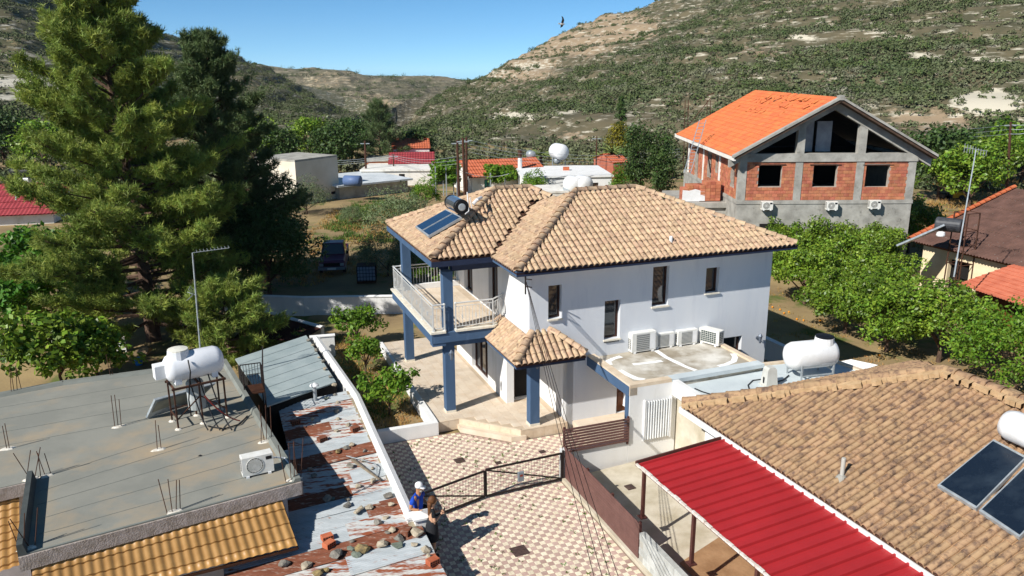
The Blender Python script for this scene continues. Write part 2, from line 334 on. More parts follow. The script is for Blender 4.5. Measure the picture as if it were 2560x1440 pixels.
def hill(name, ctrl, nc, nr, mt, amp, rocks=(), drys=(), nb=0, bs=(1, 2.6), terr=0., power=1., bname='shrubs', bmt=None, blabel=None, nt=24, dens=None, base_rock=.46):
    ctrl = np.array(ctrl, float); px = np.linspace(ctrl[0, 0], ctrl[-1, 0], nc)
    py, rr, rf, zf = (np.interp(px, ctrl[:, 0], ctrl[:, k]) for k in (1, 2, 3, 4))
    k = np.ones(9)/9; sm = lambda a: np.convolve(np.pad(a, 4, 'edge'), k, 'valid')
    rr, rf, zf = sm(rr), sm(rf), sm(zf)
    d = np.array([ray(a, b) for a, b in zip(px, py)]); hyp = np.hypot(d[:, 0], d[:, 1]); dx = d[:, 0]/hyp; dy = d[:, 1]/hyp
    zr = H+d[:, 2]/hyp*rr
    t = np.concatenate([np.linspace(0, 1, nr), [1.04, 1.12, 1.3, 1.6]])[None, :]
    R = rf[:, None]+(rr-rf)[:, None]*t
    tt = np.clip(t, 0, 1)**power; zz = zf[:, None]+(zr-zf)[:, None]*tt-np.clip(t-1, 0, 9)**1.3*(zr-zf)[:, None]*1.2
    Xh = dx[:, None]*R; Yh = dy[:, None]*R
    env = np.clip(t, 0, 1)*np.clip((1.02-t)*8, .12, 1)
    zz = zz+amp*(fbm(Xh/70, Yh/70, 5)-.48)*2*env+amp*.25*(fbm(Xh/14, Yh/14, 3)-.45)*np.clip(t*6, 0, 1)
    if terr:
        q = zz/terr; fq = q-np.floor(q); zz = np.where(t < 1.01, (np.floor(q)+sst((fq-.3)/.5))*terr*.6+zz*.4, zz)
    V = np.stack([Xh, Yh, zz], -1); c, r = zz.shape
    ii = np.arange(c*r).reshape(c, r); F = np.stack([ii[:-1, :-1], ii[1:, :-1], ii[1:, 1:], ii[:-1, 1:]], -1).reshape(-1, 4)
    me = smooth(mesh_np(name, V.reshape(-1, 3), F)); me.materials.append(mt)
    qx, qy, _ = proj(V.reshape(-1, 3)); val = {}
    for an, lst in (('rock', rocks), ('dry', drys)):
        a = np.full(len(qx), base_rock if an == 'rock' else 0.)
        for cx, cy, rx, ry, s in lst: a = np.maximum(a, s*np.clip(1.5-1.2*np.hypot((qx-cx)/rx, (qy-cy)/ry), 0, 1))
        at = me.attributes.new(an, 'FLOAT', 'POINT'); at.data.foreach_set('value', a.astype(np.float32)); val[an] = a.reshape(c, r)
    tag(link(name, me), kind='structure')
    if nb:
        n = nb*5; ci = rng.random(n)*(c-1.001); ri = rng.random(n)**.8*(nr-1.001); a = ci.astype(int); b = ri.astype(int); fa = (ci-a)[:, None]; fb = (ri-b)[:, None]
        p = (V[a, b]*(1-fa)+V[a+1, b]*fa)*(1-fb)+(V[a, b+1]*(1-fa)+V[a+1, b+1]*fa)*fb
        rk = val['rock'][a, b]; dr = val['dry'][a, b]
        pr = np.clip((fbm(p[:, 0]/22, p[:, 1]/22+p[:, 2]/9, 3)-.3)*3.2, .06, 1)*(1-.93*np.clip((rk-base_rock)/(1-base_rock), 0, 1))*(1-.55*np.clip(dr, 0, 1))
        if dens: pr = pr*dens(*proj(p)[:2])
        ok = np.nonzero(rng.random(n) < pr)[0][:nb]; p = p[ok]
        sz = rng.uniform(bs[0], bs[1], len(p))**1*np.where(rng.random(len(p)) < .06, 2.0, 1.)
        bg_ = sz > bs[1]*1.02
        bushes(bname, p[~bg_], sz[~bg_], bmt or mShrub, nt=nt, label=blabel)
        if bg_.any(): bushes('hillside_bushes', p[bg_], sz[bg_], mBushG, nt=nt*3, flat=.85, label=(blabel or '').replace('scrub', 'taller bushes').replace('tiny dark shrubs', 'taller bushes'))
mHillR = attr_mix_mat('hill_right', '#665d47', '#4b4936', '#c3bba8', '#927f67', .12)
mHillL = attr_mix_mat('hill_left', '#5f5a43', '#484c35', '#bfb9aa', '#8f805f', .1)
mHillF = attr_mix_mat('hill_far', '#766d5a', '#5b5a47', '#b8ab92', '#a39074', .05)
hill('hill', [(560, 172, 950, 420, -55), (620, 172, 950, 420, -55), (700, 168, 950, 420, -55), (780, 168, 940, 400, -55), (850, 174, 920, 390, -55), (930, 186, 900, 380, -55), (1050, 190, 900, 380, -55), (1130, 194, 900, 380, -55), (1190, 199, 900, 390, -55), (1300, 205, 900, 400, -55)],
     160, 110, mHillF, 12, rocks=[(840, 200, 90, 22, .5), (900, 245, 110, 30, .5), (1000, 290, 60, 25, .4)], drys=[(820, 200, 120, 30, .6), (930, 260, 120, 40, .7)], nb=9000, nt=14, bs=(1.1, 2.6), terr=6, bname='far_shrubs', bmt=mShrubF, blabel='tiny dark shrubs dotting the terraced far hill')
hill('hill', [(-500, -300, 420, 150, 1), (0, -150, 430, 150, 1), (200, -40, 450, 150, 1), (330, 35, 470, 150, 0), (400, 80, 480, 160, 0), (470, 112, 500, 170, 0), (520, 123, 520, 175, 0), (600, 150, 540, 180, 0), (660, 175, 540, 180, 0), (720, 208, 520, 180, 0), (790, 252, 480, 180, 0), (860, 298, 430, 180, 0), (930, 340, 360, 180, 0), (1000, 370, 280, 180, 0)],
     220, 110, mHillL, 12, rocks=[(60, 205, 190, 22, .95), (60, 235, 170, 16, .8), (560, 160, 60, 20, .4), (20, 270, 120, 14, .5)], drys=[(330, 120, 130, 60, .5), (620, 200, 110, 50, .6), (60, 90, 120, 60, .5), (760, 300, 60, 60, .4)], nb=10500, nt=24, bs=(.6, 1.4), terr=5, bname='hillside_shrubs', blabel='green and olive scrub covering the left hillside')
hill('hill', [(930, 372, 210, 150, 0), (985, 335, 260, 150, 0), (1050, 285, 340, 150, 0), (1120, 240, 400, 145, 0), (1190, 199, 440, 140, 0), (1250, 163, 440, 135, 0), (1300, 136, 435, 130, 0), (1400, 82, 420, 125, 0), (1500, 48, 410, 120, 0), (1600, 22, 400, 118, 0), (1700, -6, 390, 115, 0), (1900, -80, 380, 112, 0), (2200, -170, 370, 108, 0), (2560, -240, 360, 105, 0), (2950, -300, 350, 105, 0)],
     330, 150, mHillR, 9, rocks=[(1240, 185, 70, 32, .62), (1330, 165, 80, 20, .75), (1290, 292, 90, 16, .95), (1400, 280, 70, 14, .8), (1440, 170, 40, 14, .5), (2010, 95, 80, 18, .75), (1900, 110, 70, 20, .5), (2180, 80, 50, 12, .7), (2330, 140, 120, 12, .85), (2480, 148, 120, 10, 1.), (2470, 255, 110, 34, 1.5), (1960, 170, 90, 12, .6), (1900, 200, 90, 14, .6), (2080, 205, 60, 12, .6), (2400, 195, 90, 12, .55), (1210, 365, 60, 12, .8), (1420, 310, 60, 12, .5), (1100, 330, 60, 10, .5), (2280, 110, 90, 14, .4)],
     drys=[(1290, 160, 130, 60, 1.2), (1420, 110, 150, 45, 1.2), (1550, 70, 130, 50, 1.1), (1560, 370, 120, 16, .8), (1430, 340, 80, 16, .7), (2330, 300, 160, 40, 1.), (1900, 130, 140, 30, .6), (1730, 250, 90, 60, .5), (2100, 120, 120, 20, .4), (1060, 390, 70, 12, .8), (1350, 385, 90, 14, .9)], nb=20000, nt=27, bs=(.45, 1.1), terr=4, bname='hillside_shrubs', blabel='olive and green scrub covering the right hillside',
     dens=lambda qx, qy: np.where((qy < 60+(1700-qx)*.22) & (qx < 1760), .35, 1.))
# white retaining road edge and cut chalk face on the right hill
mChalk = mat('chalk', '#ece4d2', '#d8ccb4', rough=1, scale=.5, lo=.4, hi=.7, bump=.5, bscale=2)
# ================================================================ ROOF AND WALL KITS
def tile_mesh(name, w, l, h, mt, lift=.03, jit=.0):
    prof = []
    for t in (0, .025, .1, .24, .41, .58, .72, .795, .82, .91, 1.):
        prof.append((t*w, h*math.sin(math.pi*t/.82)**.55 if 0 < t < .82 else (-.012 if t < .5 else -.02)))
    V = []; n = len(prof)
    for y, dz in ((0, lift-.03), (0, lift), (l*1.1, .0)):
        for x, z in prof: V.append((x-w/2, y+random.uniform(-jit, jit), z+dz))
    Fq = [(k*n+i, k*n+i+1, (k+1)*n+i+1, (k+1)*n+i) for k in range(2) for i in range(n-1)]
    me = bpy.data.meshes.new(name); me.from_pydata(V, [], Fq); me.materials.append(mt)
    return me
def ridge_mesh(name, r, l, mt, n=8):
    V = []; 
    for y, k in ((0, 1.05), (.05, 1.05), (.06, 1.0), (l*1.08, .93)):
        for i in range(n+1):
            t = math.pi*i/n; V.append((-r*k*math.cos(t)*1.05, y, r*k*math.sin(t)*.9+(0.02 if y < .07 else 0)))
    Fq = [(k*(n+1)+i, k*(n+1)+i+1, (k+1)*(n+1)+i+1, (k+1)*(n+1)+i) for k in range(3) for i in range(n)]
    Fq.append(tuple(range(n+1)))
    me = bpy.data.meshes.new(name); me.from_pydata(V, [], Fq); me.materials.append(mt); smooth(me); return me
def slope_items(poly, e0, e1, z0, tanp, w, l, nvar=2, jit=.012):
    e0 = Vector((*e0, 0)); e1 = Vector((*e1, 0)); x = (e1-e0).normalized(); up = Vector((-x.y, x.x, 0)); c = 1/math.sqrt(1+tanp*tanp)
    y = Vector((up.x*c, up.y*c, tanp*c)); z = x.cross(y); L = (e1-e0).length; out = []
    dmax = max((Vector((*p, 0))-e0).dot(up) for p in poly)
    amin = min((Vector((*p, 0))-e0).dot(x) for p in poly); amax = max((Vector((*p, 0))-e0).dot(x) for p in poly)
    s = -.04; 
    while s*c < dmax:
        a = amin+w/2
        while a < amax:
            q = e0+x*a+up*((s+l*.5)*c)
            if inpoly((q.x, q.y), poly):
                o = e0+x*(a+random.uniform(-jit, jit)*.4)+up*(s*c)+Vector((0, 0, z0+s*c*tanp+random.uniform(0, .006)))
                out.append((random.randrange(nvar), frame(o, x, y, z)))
            a += w
        s += l
    return out
def underlay(mb, poly, e0, e1, z0, tanp, t=.06, off=-.03):
    e0 = Vector((*e0, 0)); e1 = Vector((*e1, 0)); x = (e1-e0).normalized(); up = Vector((-x.y, x.x, 0))
    f = lambda p: z0+tanp*(Vector((p[0], p[1], 0))-e0).dot(up)+off
    mb.prism(list(poly), lambda p: f(p)-t, f)
def ridge_items(p0, p1, l, lift=.02):
    p0 = Vector(p0); p1 = Vector(p1); d = p1-p0; n = max(1, round(d.length/l)); y = d.normalized(); x = y.cross(Vector((0, 0, 1))).normalized(); z = x.cross(y)
    return [(0, frame(p0+d*(i/n)+Vector((0, 0, lift)), x, y, z)) for i in range(n)]
def wall_u(mb, u0, u1, v0, v1, z0, z1, holes=()):       # wall running along x, thickness in y
    xs = sorted({u0, u1, *[h[0] for h in holes], *[h[1] for h in holes]}); zs = sorted({z0, z1, *[h[2] for h in holes], *[h[3] for h in holes]})
    for a, b in zip(xs, xs[1:]):
        for c, d in zip(zs, zs[1:]):
            if not any(h[0] <= (a+b)/2 <= h[1] and h[2] <= (c+d)/2 <= h[3] for h in holes): mb.box(a, b, v0, v1, c, d)
def wall_v(mb, u0, u1, v0, v1, z0, z1, holes=()):
    ys = sorted({v0, v1, *[h[0] for h in holes], *[h[1] for h in holes]}); zs = sorted({z0, z1, *[h[2] for h in holes], *[h[3] for h in holes]})
    for a, b in zip(ys, ys[1:]):
        for c, d in zip(zs, zs[1:]):
            if not any(h[0] <= (a+b)/2 <= h[1] and h[2] <= (c+d)/2 <= h[3] for h in holes): mb.box(u0, u1, a, b, c, d)
def floor_items(poly, s, z, gap=.006, rot=0.):
    xs = [p[0] for p in poly]; ys = [p[1] for p in poly]; out = []
    x = min(xs)+s/2
    while x < max(xs):
        y = min(ys)+s/2
        while y < max(ys):
            if all(inpoly((x+a*s*.42, y+b*s*.42), poly) for a, b in ((-1, -1), (1, -1), (1, 1), (-1, 1))): out.append((0, Matrix.Translation((x, y, z))))
            y += s
        x += s
    return out
def window(parent, plane, a0, a1, z0, z1, depth, sill=True, split=1, mt=None):
    """plane ('v', v) faces -v ; ('u', u) faces -u ; a along the wall. frame > pane"""
    ax, c = plane; fr = MB(); g = MB(); t = .06
    def bx(m, p0, p1, q0, q1, d0, d1):
        if ax == 'v': m.box(p0, p1, c+d0, c+d1, q0, q1)
        else: m.box(c+d0, c+d1, p0, p1, q0, q1)
    d = depth
    bx(fr, a0, a1, z1-t, z1, d-.07, d); bx(fr, a0, a1, z0, z0+t, d-.07, d); bx(fr, a0, a0+t, z0+t, z1-t, d-.07, d); bx(fr, a1-t, a1, z0+t, z1-t, d-.07, d)
    for k in range(1, split):
        m_ = a0+(a1-a0)*k/split; bx(fr, m_-t*.6, m_+t*.6, z0+t, z1-t, d-.075, d)
    wnd = fr.build('window', mFrame, parent)
    bx(g, a0+.01, a1-.01, z0+.01, z1-.01, d-.03, d-.01); g.build('pane', mt or mGlass, wnd)
    if sill:
        s = MB(); bx(s, a0-.03, a1+.03, z0-.05, z0-.002, -.07, d-.07); s.build('sill', mStone, parent)
    return wnd
def lantern(parent, p, d):
    """small wall lantern at p, pointing along d"""
    p = Vector(p); d = Vector(d); m = MB(); m.tube(p, p+d*.04, .06, n=8); m.tube(p+d*.03, p+d*.2+Vector((0, 0, .03)), .015, n=6)
    b = p+d*.2; m.lathe([(.02, .22), (.09, .12), (.085, .1), (.07, .1), (.05, -.12), (.02, -.16)], 6, Matrix.Translation(b)); m.build('wall_lantern', mat_lamp, parent)
mat_lamp = mat('lamp_grey', '#6e7682', rough=.5, metal=.4)
# ================================================================ VILLA
VA = math.radians(20.8); VO = Vector((-2.33, 26.18, 0)); VC, VS = math.cos(VA), math.sin(VA)
def LW(u, v, z=0.): return Vector((VO.x+u*VC-v*VS, VO.y+u*VS+v*VC, z))
def WL(p): d = Vector(p)-VO; return (d.x*VC+d.y*VS, -d.x*VS+d.y*VC)
villa = thing('villa', 'two-storey white villa with blue pillars, balcony and tiled hip roof', 'house', VO, VA)
m = MB()
wins = [(2.97, 3.45, 4.1, 5.25), (5.06, 5.66, 3.12, 4.5), (6.89, 7.53, 4.1, 5.52), (9.05, 9.6, 4.36, 5.28)]
wall_u(m, 2.3, 11.86, -2.1, -1.82, 3.1, 5.86, [w_ for w_ in wins])
wall_u(m, 3.67, 11.86, -2.1, -1.82, 0, 3.1, [(5.62, 6.5, .3, 2.25), (9.9, 10.78, 1.6, 2.56), (5.06, 5.66, 2.99, 3.1)])
wall_v(m, 11.58, 11.86, -1.82, 4.4, 0, 5.86)
wall_u(m, 2.58, 11.58, 4.12, 4.4, 0, 5.86)
m.build('facade_wall', mFacade, villa)
m = MB()
wall_v(m, 2.3, 2.58, -1.82, 6.2, 3.1, 5.83, [(.95, 1.95, 3.42, 5.5), (3.9, 5.0, 3.42, 5.5)])
wall_v(m, 2.28, 2.56, .03, 6.2, .0, 3.1, [(2.12, 4.1, .36, 2.6)])
wall_u(m, 2.56, 3.92, .25, .5, 0, 3.1, [(2.64, 3.62, .36, 2.62)])
wall_v(m, 3.67, 3.92, -2.1, .25, 0, 3.1)
m.box(2.58, 3.67, -2.1, .25, 2.95, 3.1)
m.build('side_wall', mWhite, villa)
for w_ in wins: window(villa, ('v', -2.1), *w_, .24)
window(villa, ('v', -2.1), 9.9, 10.78, 1.6, 2.56, .24)
window(villa, ('u', 2.3), .95, 1.95, 3.42, 5.5, .22, False, 2); window(villa, ('u', 2.3), 3.9, 5.0, 3.42, 5.5, .22, False, 2)
window(villa, ('u', 2.28), 2.12, 4.1, .36, 2.6, .22, False, 3)
d_ = MB().box(5.62, 6.5, -1.98, -1.9, .3, 2.25)
for a in (.55, 1.2): d_.box(5.74, 6.38, -2.0, -1.975, a, a+.5)
d_ = d_.build('service_door', mat('door_wood', '#6b3f24', '#55301b', rough=.5, scale=5), villa); MB().tube((5.72, -2.03, 1.25), (5.72, -1.98, 1.25), .03).build('handle', mSteel, d_)
m = MB().box(2.64, 3.62, .45, 1.6, .3, 2.7); m.build('hall_shade', mDark, villa)  # solid near-black box paints the shade inside the open door
d_ = MB().box(2.64, 2.7, .3, .44, .36, 2.62).box(3.56, 3.62, .3, .44, .36, 2.62).box(2.7, 3.56, .3, .44, 2.55, 2.62).build('entrance_door_frame', mFrame, villa)
# pillars with stone foot
for (a, b, z1) in ((0, 0, 5.5), (-.1, 5.57, 5.5), (2.34, -2.1, 3.0)):
    p = MB().box(a, a+.34, b, b+.34, .42, z1).build('pillar', mBlue, villa); MB().box(a-.012, a+.352, b-.012, b+.352, .35, .43).build('pillar_foot', mStone, p)
m = MB().box(.34, 2.3, .01, .33, 2.83, 3.05).box(-.09, .24, .34, 5.57, 2.83, 3.05).box(-.47, 0, -.14, .2, 2.93, 3.05).build('balcony_beam', mBlue, villa)
m = MB(); m.prism([(-.5, -.17), (1.75, -.17), (2.3, .38), (2.3, 5.95), (-.5, 5.95)], 3.05, 3.4); slabp = m.build('balcony_slab', mBlue, villa)
m = MB(); 
m.prism([(-.55, -.22), (-.005, -.22), (-.005, -.02), (-.32, -.02), (-.32, 5.8), (2.3, 5.8), (2.3, 6.0), (-.55, 6.0)], 3.4, 3.47)
m.prism([(.35, -.22), (1.77, -.22), (2.32, .33), (2.29, .55), (1.7, -.02), (.35, -.02)], 3.4, 3.47); m.build('balcony_ledge', mStone, villa)
MB().box(.25, 2.29, 5.62, 5.79, 3.41, 3.62).build('balcony_kerb', mWhite, villa)
MB().prism([(-.3, -.0), (1.72, -.0), (2.29, .55), (2.29, 5.62), (-.3, 5.62)], 3.38, 3.404).build('balcony_screed', mat('screed', '#cbb9a2', '#c0ac94', rough=.7, scale=3), villa)
ft = MB().cbox(-.159, .159, -.159, .159, -.012, .008, .004).mesh('floor_tile', mFloor)
pieces(slabp, 'floor_tile', [ft], floor_items([(-.3, -.0), (1.7, .0), (2.25, .55), (2.25, 5.6), (-.3, 5.6)], .33, 3.408), 300)
m = MB().box(.34, 2.3, .02, .32, 5.5, 5.83).box(0.02, .3, .34, 5.6, 5.5, 5.83).box(-.1, .24, 5.91, 6.1, 5.5, 5.83).build('roof_beam', mNavy, villa)
# balcony railing
rail = MB(); runs = [[(-.42, 5.88), (-.42, -.1), (-.02, -.1)], [(.38, -.1), (1.73, -.1), (2.28, .42)], [(-.42, 5.88), (-.12, 5.88)], [(.28, 5.88), (2.28, 5.88)]]
bal = []; posts = []
bm_ = MB().box(-.008, .008, -.008, .008, 0, .72).mesh('baluster', mSteel); orn = MB().box(-.008, .008, -.008, .008, 0, .72).box(-.022, .022, -.022, .022, .28, .42).mesh('baluster', mSteel)
mRail = mat('rail_paint', '#d3d3d0', rough=.4, metal=.2)
bm_.materials[0] = mRail; orn.materials[0] = mRail
pm_ = MB().box(-.022, .022, -.022, .022, 0, .93).lathe([(.06, 0), (.06, .012), (.03, .03)], 10).mesh('post', mRail)
for run in runs:
    for (a, b) in zip(run, run[1:]):
        A = Vector((*a, 0)); B = Vector((*b, 0)); L_ = (B-A).length; n = max(2, round(L_/.125)); hi_, lo_ = 4.4, 3.56
        rail.tube(A+Vector((0, 0, hi_)), B+Vector((0, 0, hi_)), .028, n=8); rail.tube(A+Vector((0, 0, hi_-.12)), B+Vector((0, 0, hi_-.12)), .014, n=6); rail.tube(A+Vector((0, 0, lo_)), B+Vector((0, 0, lo_)), .014, n=6)
        for i in range(1, n): bal.append((1 if i % 4 == 2 else 0, Matrix.Translation(A+(B-A)*(i/n)+Vector((0, 0, lo_)))))
        k = max(1, round(L_/1.6))
        for i in range(k+1): posts.append((0, Matrix.Translation(A+(B-A)*(i/k)+Vector((0, 0, 3.47)))))
    for q in (run[0], run[-1]): rail.ball((*q, 4.4), .045)
railo = rail.build('railing', mRail, villa); pieces(railo, 'baluster', [bm_, orn], bal); pieces(railo, 'post', [pm_], posts)
# roofs
roof = MB(); soff = MB(); its = []; rid = []
tm = [tile_mesh('tile', .205, .325, .07, mTile, jit=.004) for _ in range(3)]; rm = ridge_mesh('ridge_tile', .13, .38, mTile)
T = .48; zr = 6.0+T*3.75
S = [([(1.6, -2.8), (12.36, -2.8), (7.8, .95), (5.35, .95)], (1.6, -2.8), (12.36, -2.8)),
     ([(1.6, -2.8), (5.35, .95), (4.2, 2.1), (1.6, -.5)], (1.6, 4.7), (1.6, -2.8)),
     ([(-.5, -.5), (1.62, -.5), (4.22, 2.12), (4.95, 2.3), (4.35, 2.92), (2.92, 2.92)], (-.5, -.5), (1.62, -.5)),
     ([(-.5, -.5), (2.92, 2.92), (-.5, 6.34)], (-.5, 6.34), (-.5, -.5))]
for i_, (poly, a, b) in enumerate(S): zz_ = 6.09 if i_ > 1 else 6.0; its += slope_items(poly, a, b, zz_, T, .205, .325, 3); underlay(roof, poly, a, b, zz_, T, .15 if i_ > 1 else .06)  # balcony roof raised and dark underlay thickened for a shadow line along the valley
underlay(roof, [(12.36, -2.8), (12.36, 4.7), (8.8, .95), (7.8, .95)], (12.36, -2.8), (12.36, 4.7), 6.0, T*.79)
underlay(roof, [(12.36, 4.7), (4.3, 4.7), (4.2, 2.1), (5.35, .95), (7.8, .95)], (12.36, 4.7), (1.6, 4.7), 6.0, T)
underlay(roof, [(4.9, 6.34), (-.5, 6.34), (2.92, 2.92), (4.35, 2.92)], (4.9, 6.34), (-.5, 6.34), 6.0, T)
rid += ridge_items((1.62, -2.78, 6.02), (5.35, .95, zr), .38, .03)+ridge_items((5.35, .95, zr), (7.8, .95, zr), .38, .03)+ridge_items((12.31, -2.76, 6.02), (7.8, .95, zr), .38, .03)
rid += ridge_items((-.48, -.48, 6.11), (2.92, 2.92, 7.73), .38, .03)+ridge_items((2.92, 2.92, 7.73), (4.35, 2.92, 7.73), .38, .03)+ridge_items((-.48, 6.3, 6.11), (2.92, 2.92, 7.73), .38, .03)+ridge_items((4.95, 2.3, 7.4), (4.35, 2.92, 7.73), .38, .03)
ro = roof.build('roof', mUnder, villa); pieces(ro, 'tile', tm, its, 300); pieces(ro, 'ridge_tile', [rm], rid)
soff.box(1.65, 12.3, -2.74, 4.65, 5.86, 5.94); soff.box(-.46, 1.64, -.46, 6.3, 5.84, 5.93); soff.build('soffit', mWhite, villa)
f_ = MB().box(1.6, 12.36, -2.8, -2.745, 5.84, 6.0).box(-.52, 1.6, -.52, -.465, 5.82, 6.0).box(12.305, 12.36, -2.745, 4.7, 5.84, 6.0); f_.build('fascia', mNavy, villa)
f_ = MB().box(1.6, 1.645, -2.745, -.5, 5.84, 6.0).box(-.52, -.47, -.465, 6.34, 5.82, 6.0); f_.build('fascia', mBlue, villa)
# porch canopy roof
cr = MB(); its = []; TC = .76
for poly, a, b in (([(1.48, -3.0), (2.34, -2.14), (2.34, .42), (1.48, .5)], (1.48, .5), (1.48, -3.0)), ([(1.48, -3.), (3.95, -3.), (3.1, -2.12), (2.33, -2.12)], (1.48, -3.), (3.95, -3.))):
    its += slope_items(poly, a, b, 3.02, TC, .205, .325, 3); underlay(cr, poly, a, b, 3.02, TC)
underlay(cr, [(3.95, -3.), (3.95, -2.11), (3.1, -2.11)], (3.95, -3.), (3.95, -2.1), 3.02, TC)
co = cr.build('porch_roof', mUnder, villa); pieces(co, 'tile', tm, its)
pieces(co, 'ridge_tile', [rm], ridge_items((1.5, -2.98, 3.06), (2.34, -2.14, 3.68), .36, .03)+ridge_items((3.95, -2.98, 3.06), (3.08, -2.14, 3.68), .3, .03))
MB().box(1.5, 3.93, -2.98, -2.93, 2.84, 3.0).build('porch_fascia', mNavy, co); MB().box(1.5, 1.55, -2.93, .48, 2.84, 3.0).build('porch_fascia', mBlue, co)
MB().box(1.55, 2.28, -2.93, .48, 2.88, 2.95).box(2.28, 3.93, -2.93, -2.12, 2.88, 2.95).build('porch_soffit', mWhite, co)
q = MB(); q.prism([(2.26, .45), (2.3, .45), (2.3, -2.1), (2.26, -2.14)], 3.62, 3.74); q.prism([(2.26, -2.14), (2.3, -2.1), (3.2, -2.1), (3.2, -2.14)], 3.62, 3.74); q.build('flashing', mWhite, co)
# porch floor, step, kerbs
pf = MB(); ppoly = [(-.5, -.62), (.27, -.6), (1.94, -2.26), (3.66, -2.24), (3.66, .24), (2.28, .24), (2.28, 6.2), (2.0, 8.4), (-.52, 8.4)]
pf.prism(ppoly, -.05, .335); pfo = pf.build('porch_floor', mat('screed_porch', '#c6b39b', '#bba68d', rough=.7, scale=3), villa)
pieces(pfo, 'floor_tile', [ft], floor_items(ppoly, .33, .342), 300)
e_ = MB()
for a, b in zip(ppoly[:3], ppoly[1:4]):
    A = Vector((*a, 0)); B = Vector((*b, 0)); x = (B-A).normalized(); n_ = Vector((x.y, -x.x, 0)); L_ = (B-A).length
    e_.box(0, L_, -.02, .06, .33, .36, frame(A+n_*.0, x, -n_, (0, 0, 1))); k = round(L_/.4)
    for i in range(k): e_.box(L_*i/k+.004, L_*(i+1)/k-.004, -.016, .0, -.02, .326, frame(A, x, -n_, (0, 0, 1)))
e_.build('porch_edge', mBeige, villa)
s_ = MB().prism([(.2, -.92), (1.58, -2.28), (2.1, -2.34), (2.08, -2.28), (1.95, -2.275), (.28, -.615), (.2, -.615)], -.02, .165); s_.build('step', mFloor, villa)
kb = MB().box(-2.62, -.55, -.85, -.63, -.05, .45).box(-.74, -.52, -.63, 2.4, -.05, .42).box(-.66, -.52, 2.4, 8.4, -.05, .38); kb.build('planter_kerb', mWhite, villa)
lantern(villa, (.17, -.002, 2.55), (0, -1, 0)); lantern(villa, (2.5, -2.102, 2.65), (0, -1, 0)); lantern(villa, (11.45, -2.102, 2.4), (0, -1, 0))
# ---------------------------------------------------------------- flat-roofed extension
mExtTop = mat('ext_roof_screed', '#b4ab9b', '#938876', rough=.95, scale=.9, lo=.38, hi=.62, col3='#dcd8cf', s3=.5, lo3=.5, hi3=.66, bump=.2)
mFelt = mat('pale_felt', '#ccd4d6', '#bcc5c8', rough=.9, scale=1.2, bump=.2)
ext = MB(); ext.prism([(4.47, -5.02), (5.9, -5.05), (9.5, -4.85), (9.5, -2.1), (4.47, -2.1)], 2.3, 2.55); exo = ext.build('extension_roof', mExtTop, villa)
pp = MB(); pp.box(4.45, 4.72, -5.06, -2.1, 2.3, 2.66).box(4.72, 5.95, -5.06, -4.8, 2.552, 2.66).box(9.35, 9.55, -4.85, -2.1, 2.3, 2.62); pp.build('parapet_coping', mBeige, villa)
pp = MB(); pp.prism([(5.95, -5.06), (9.55, -4.98), (9.55, -4.62), (5.9, -4.7)], 2.5, 2.63); pp.build('felt_upstand', mFelt, villa)
pp = MB(); pp.box(4.43, 4.45, -5.03, -2.1, 2.28, 2.6).box(4.43, 4.6, -5.03, -4.82, .1, 2.29).build('blue_trim', mBlue, villa)
pp = MB(); pp.box(4.46, 6.0, -5.06, -4.83, -.1, 2.55); pp.box(6.0, 6.2, -6.8, -4.83, 2.1, 2.6); pp.box(6.0, 6.15, -5.06, -4.9, -.1, 2.1); pp.build('extension_wall', mWhite, villa)
pp = MB(); pp.prism([(3.92, -5.0), (8.5, -5.0), (8.5, -2.1), (3.92, -2.1)], -.05, .3); pp.build('service_floor', mFloor, villa)
pp = MB().box(8.3, 8.5, -4.85, -2.1, .3, 2.3); pp.build('service_end_wall', mWhite, villa)
# lower felt roof of the carport behind the bungalow
cp = MB(); cpoly = [WL(P(*q_, 2.35)) for q_ in ((1676, 952), (1900, 912), (1992, 902), (2092, 905), (2250, 960), (1900, 1080), (1760, 1010))]
cp.prism(cpoly, 2.1, 2.36); cp.build('carport_roof', mFelt, villa)
pk = MB()
for a, b in ((1, 2), (2, 3), (3, 4)):
    A = Vector((*cpoly[a], 2.3)); B = Vector((*cpoly[b], 2.3)); x = (B-A).normalized(); pk.box(0, (B-A).length, -.02, .16, 0, .12, frame(A, x, Vector((x.y, -x.x, 0)), (0, 0, 1)))
pk.build('coping', mBeige, villa)
pk = MB().box(6.2, 6.24, -7.5, -4.9, .1, 2.05); pk.build('carport_panel', mConcL, villa)
# paint strokes on the roof
mPaint = mat('white_paint', '#f1f1ee', rough=.8)
def stroke(pts, w0, par=exo):
    m_ = MB(); pts = [Vector((*WL(P(a, b, 2.556)), 2.556)) for a, b in pts]
    L_ = []; 
    for i, p in enumerate(pts):
        t = (pts[min(i+1, len(pts)-1)]-pts[max(i-1, 0)]).normalized(); n_ = Vector((-t.y, t.x, 0))*w0*random.uniform(.8, 1.1)/2; L_ += [p+n_, p-n_]
    for i in range(len(pts)-1): m_.quad(L_[2*i], L_[2*i+1], L_[2*i+3], L_[2*i+2])
    m_.build('paint_stroke', mPaint, par)
stroke([(1640, 876), (1665, 893), (1690, 905), (1715, 917), (1740, 926)], .2); stroke([(1582, 911), (1610, 908), (1635, 905), (1655, 902)], .2)
stroke([(1553, 891), (1535, 896), (1520, 903), (1525, 912)], .2); stroke([(1548, 925), (1570, 937), (1590, 946), (1612, 949)], .22); stroke([(1832, 884), (1838, 893), (1834, 903), (1815, 911), (1795, 915)], .2)
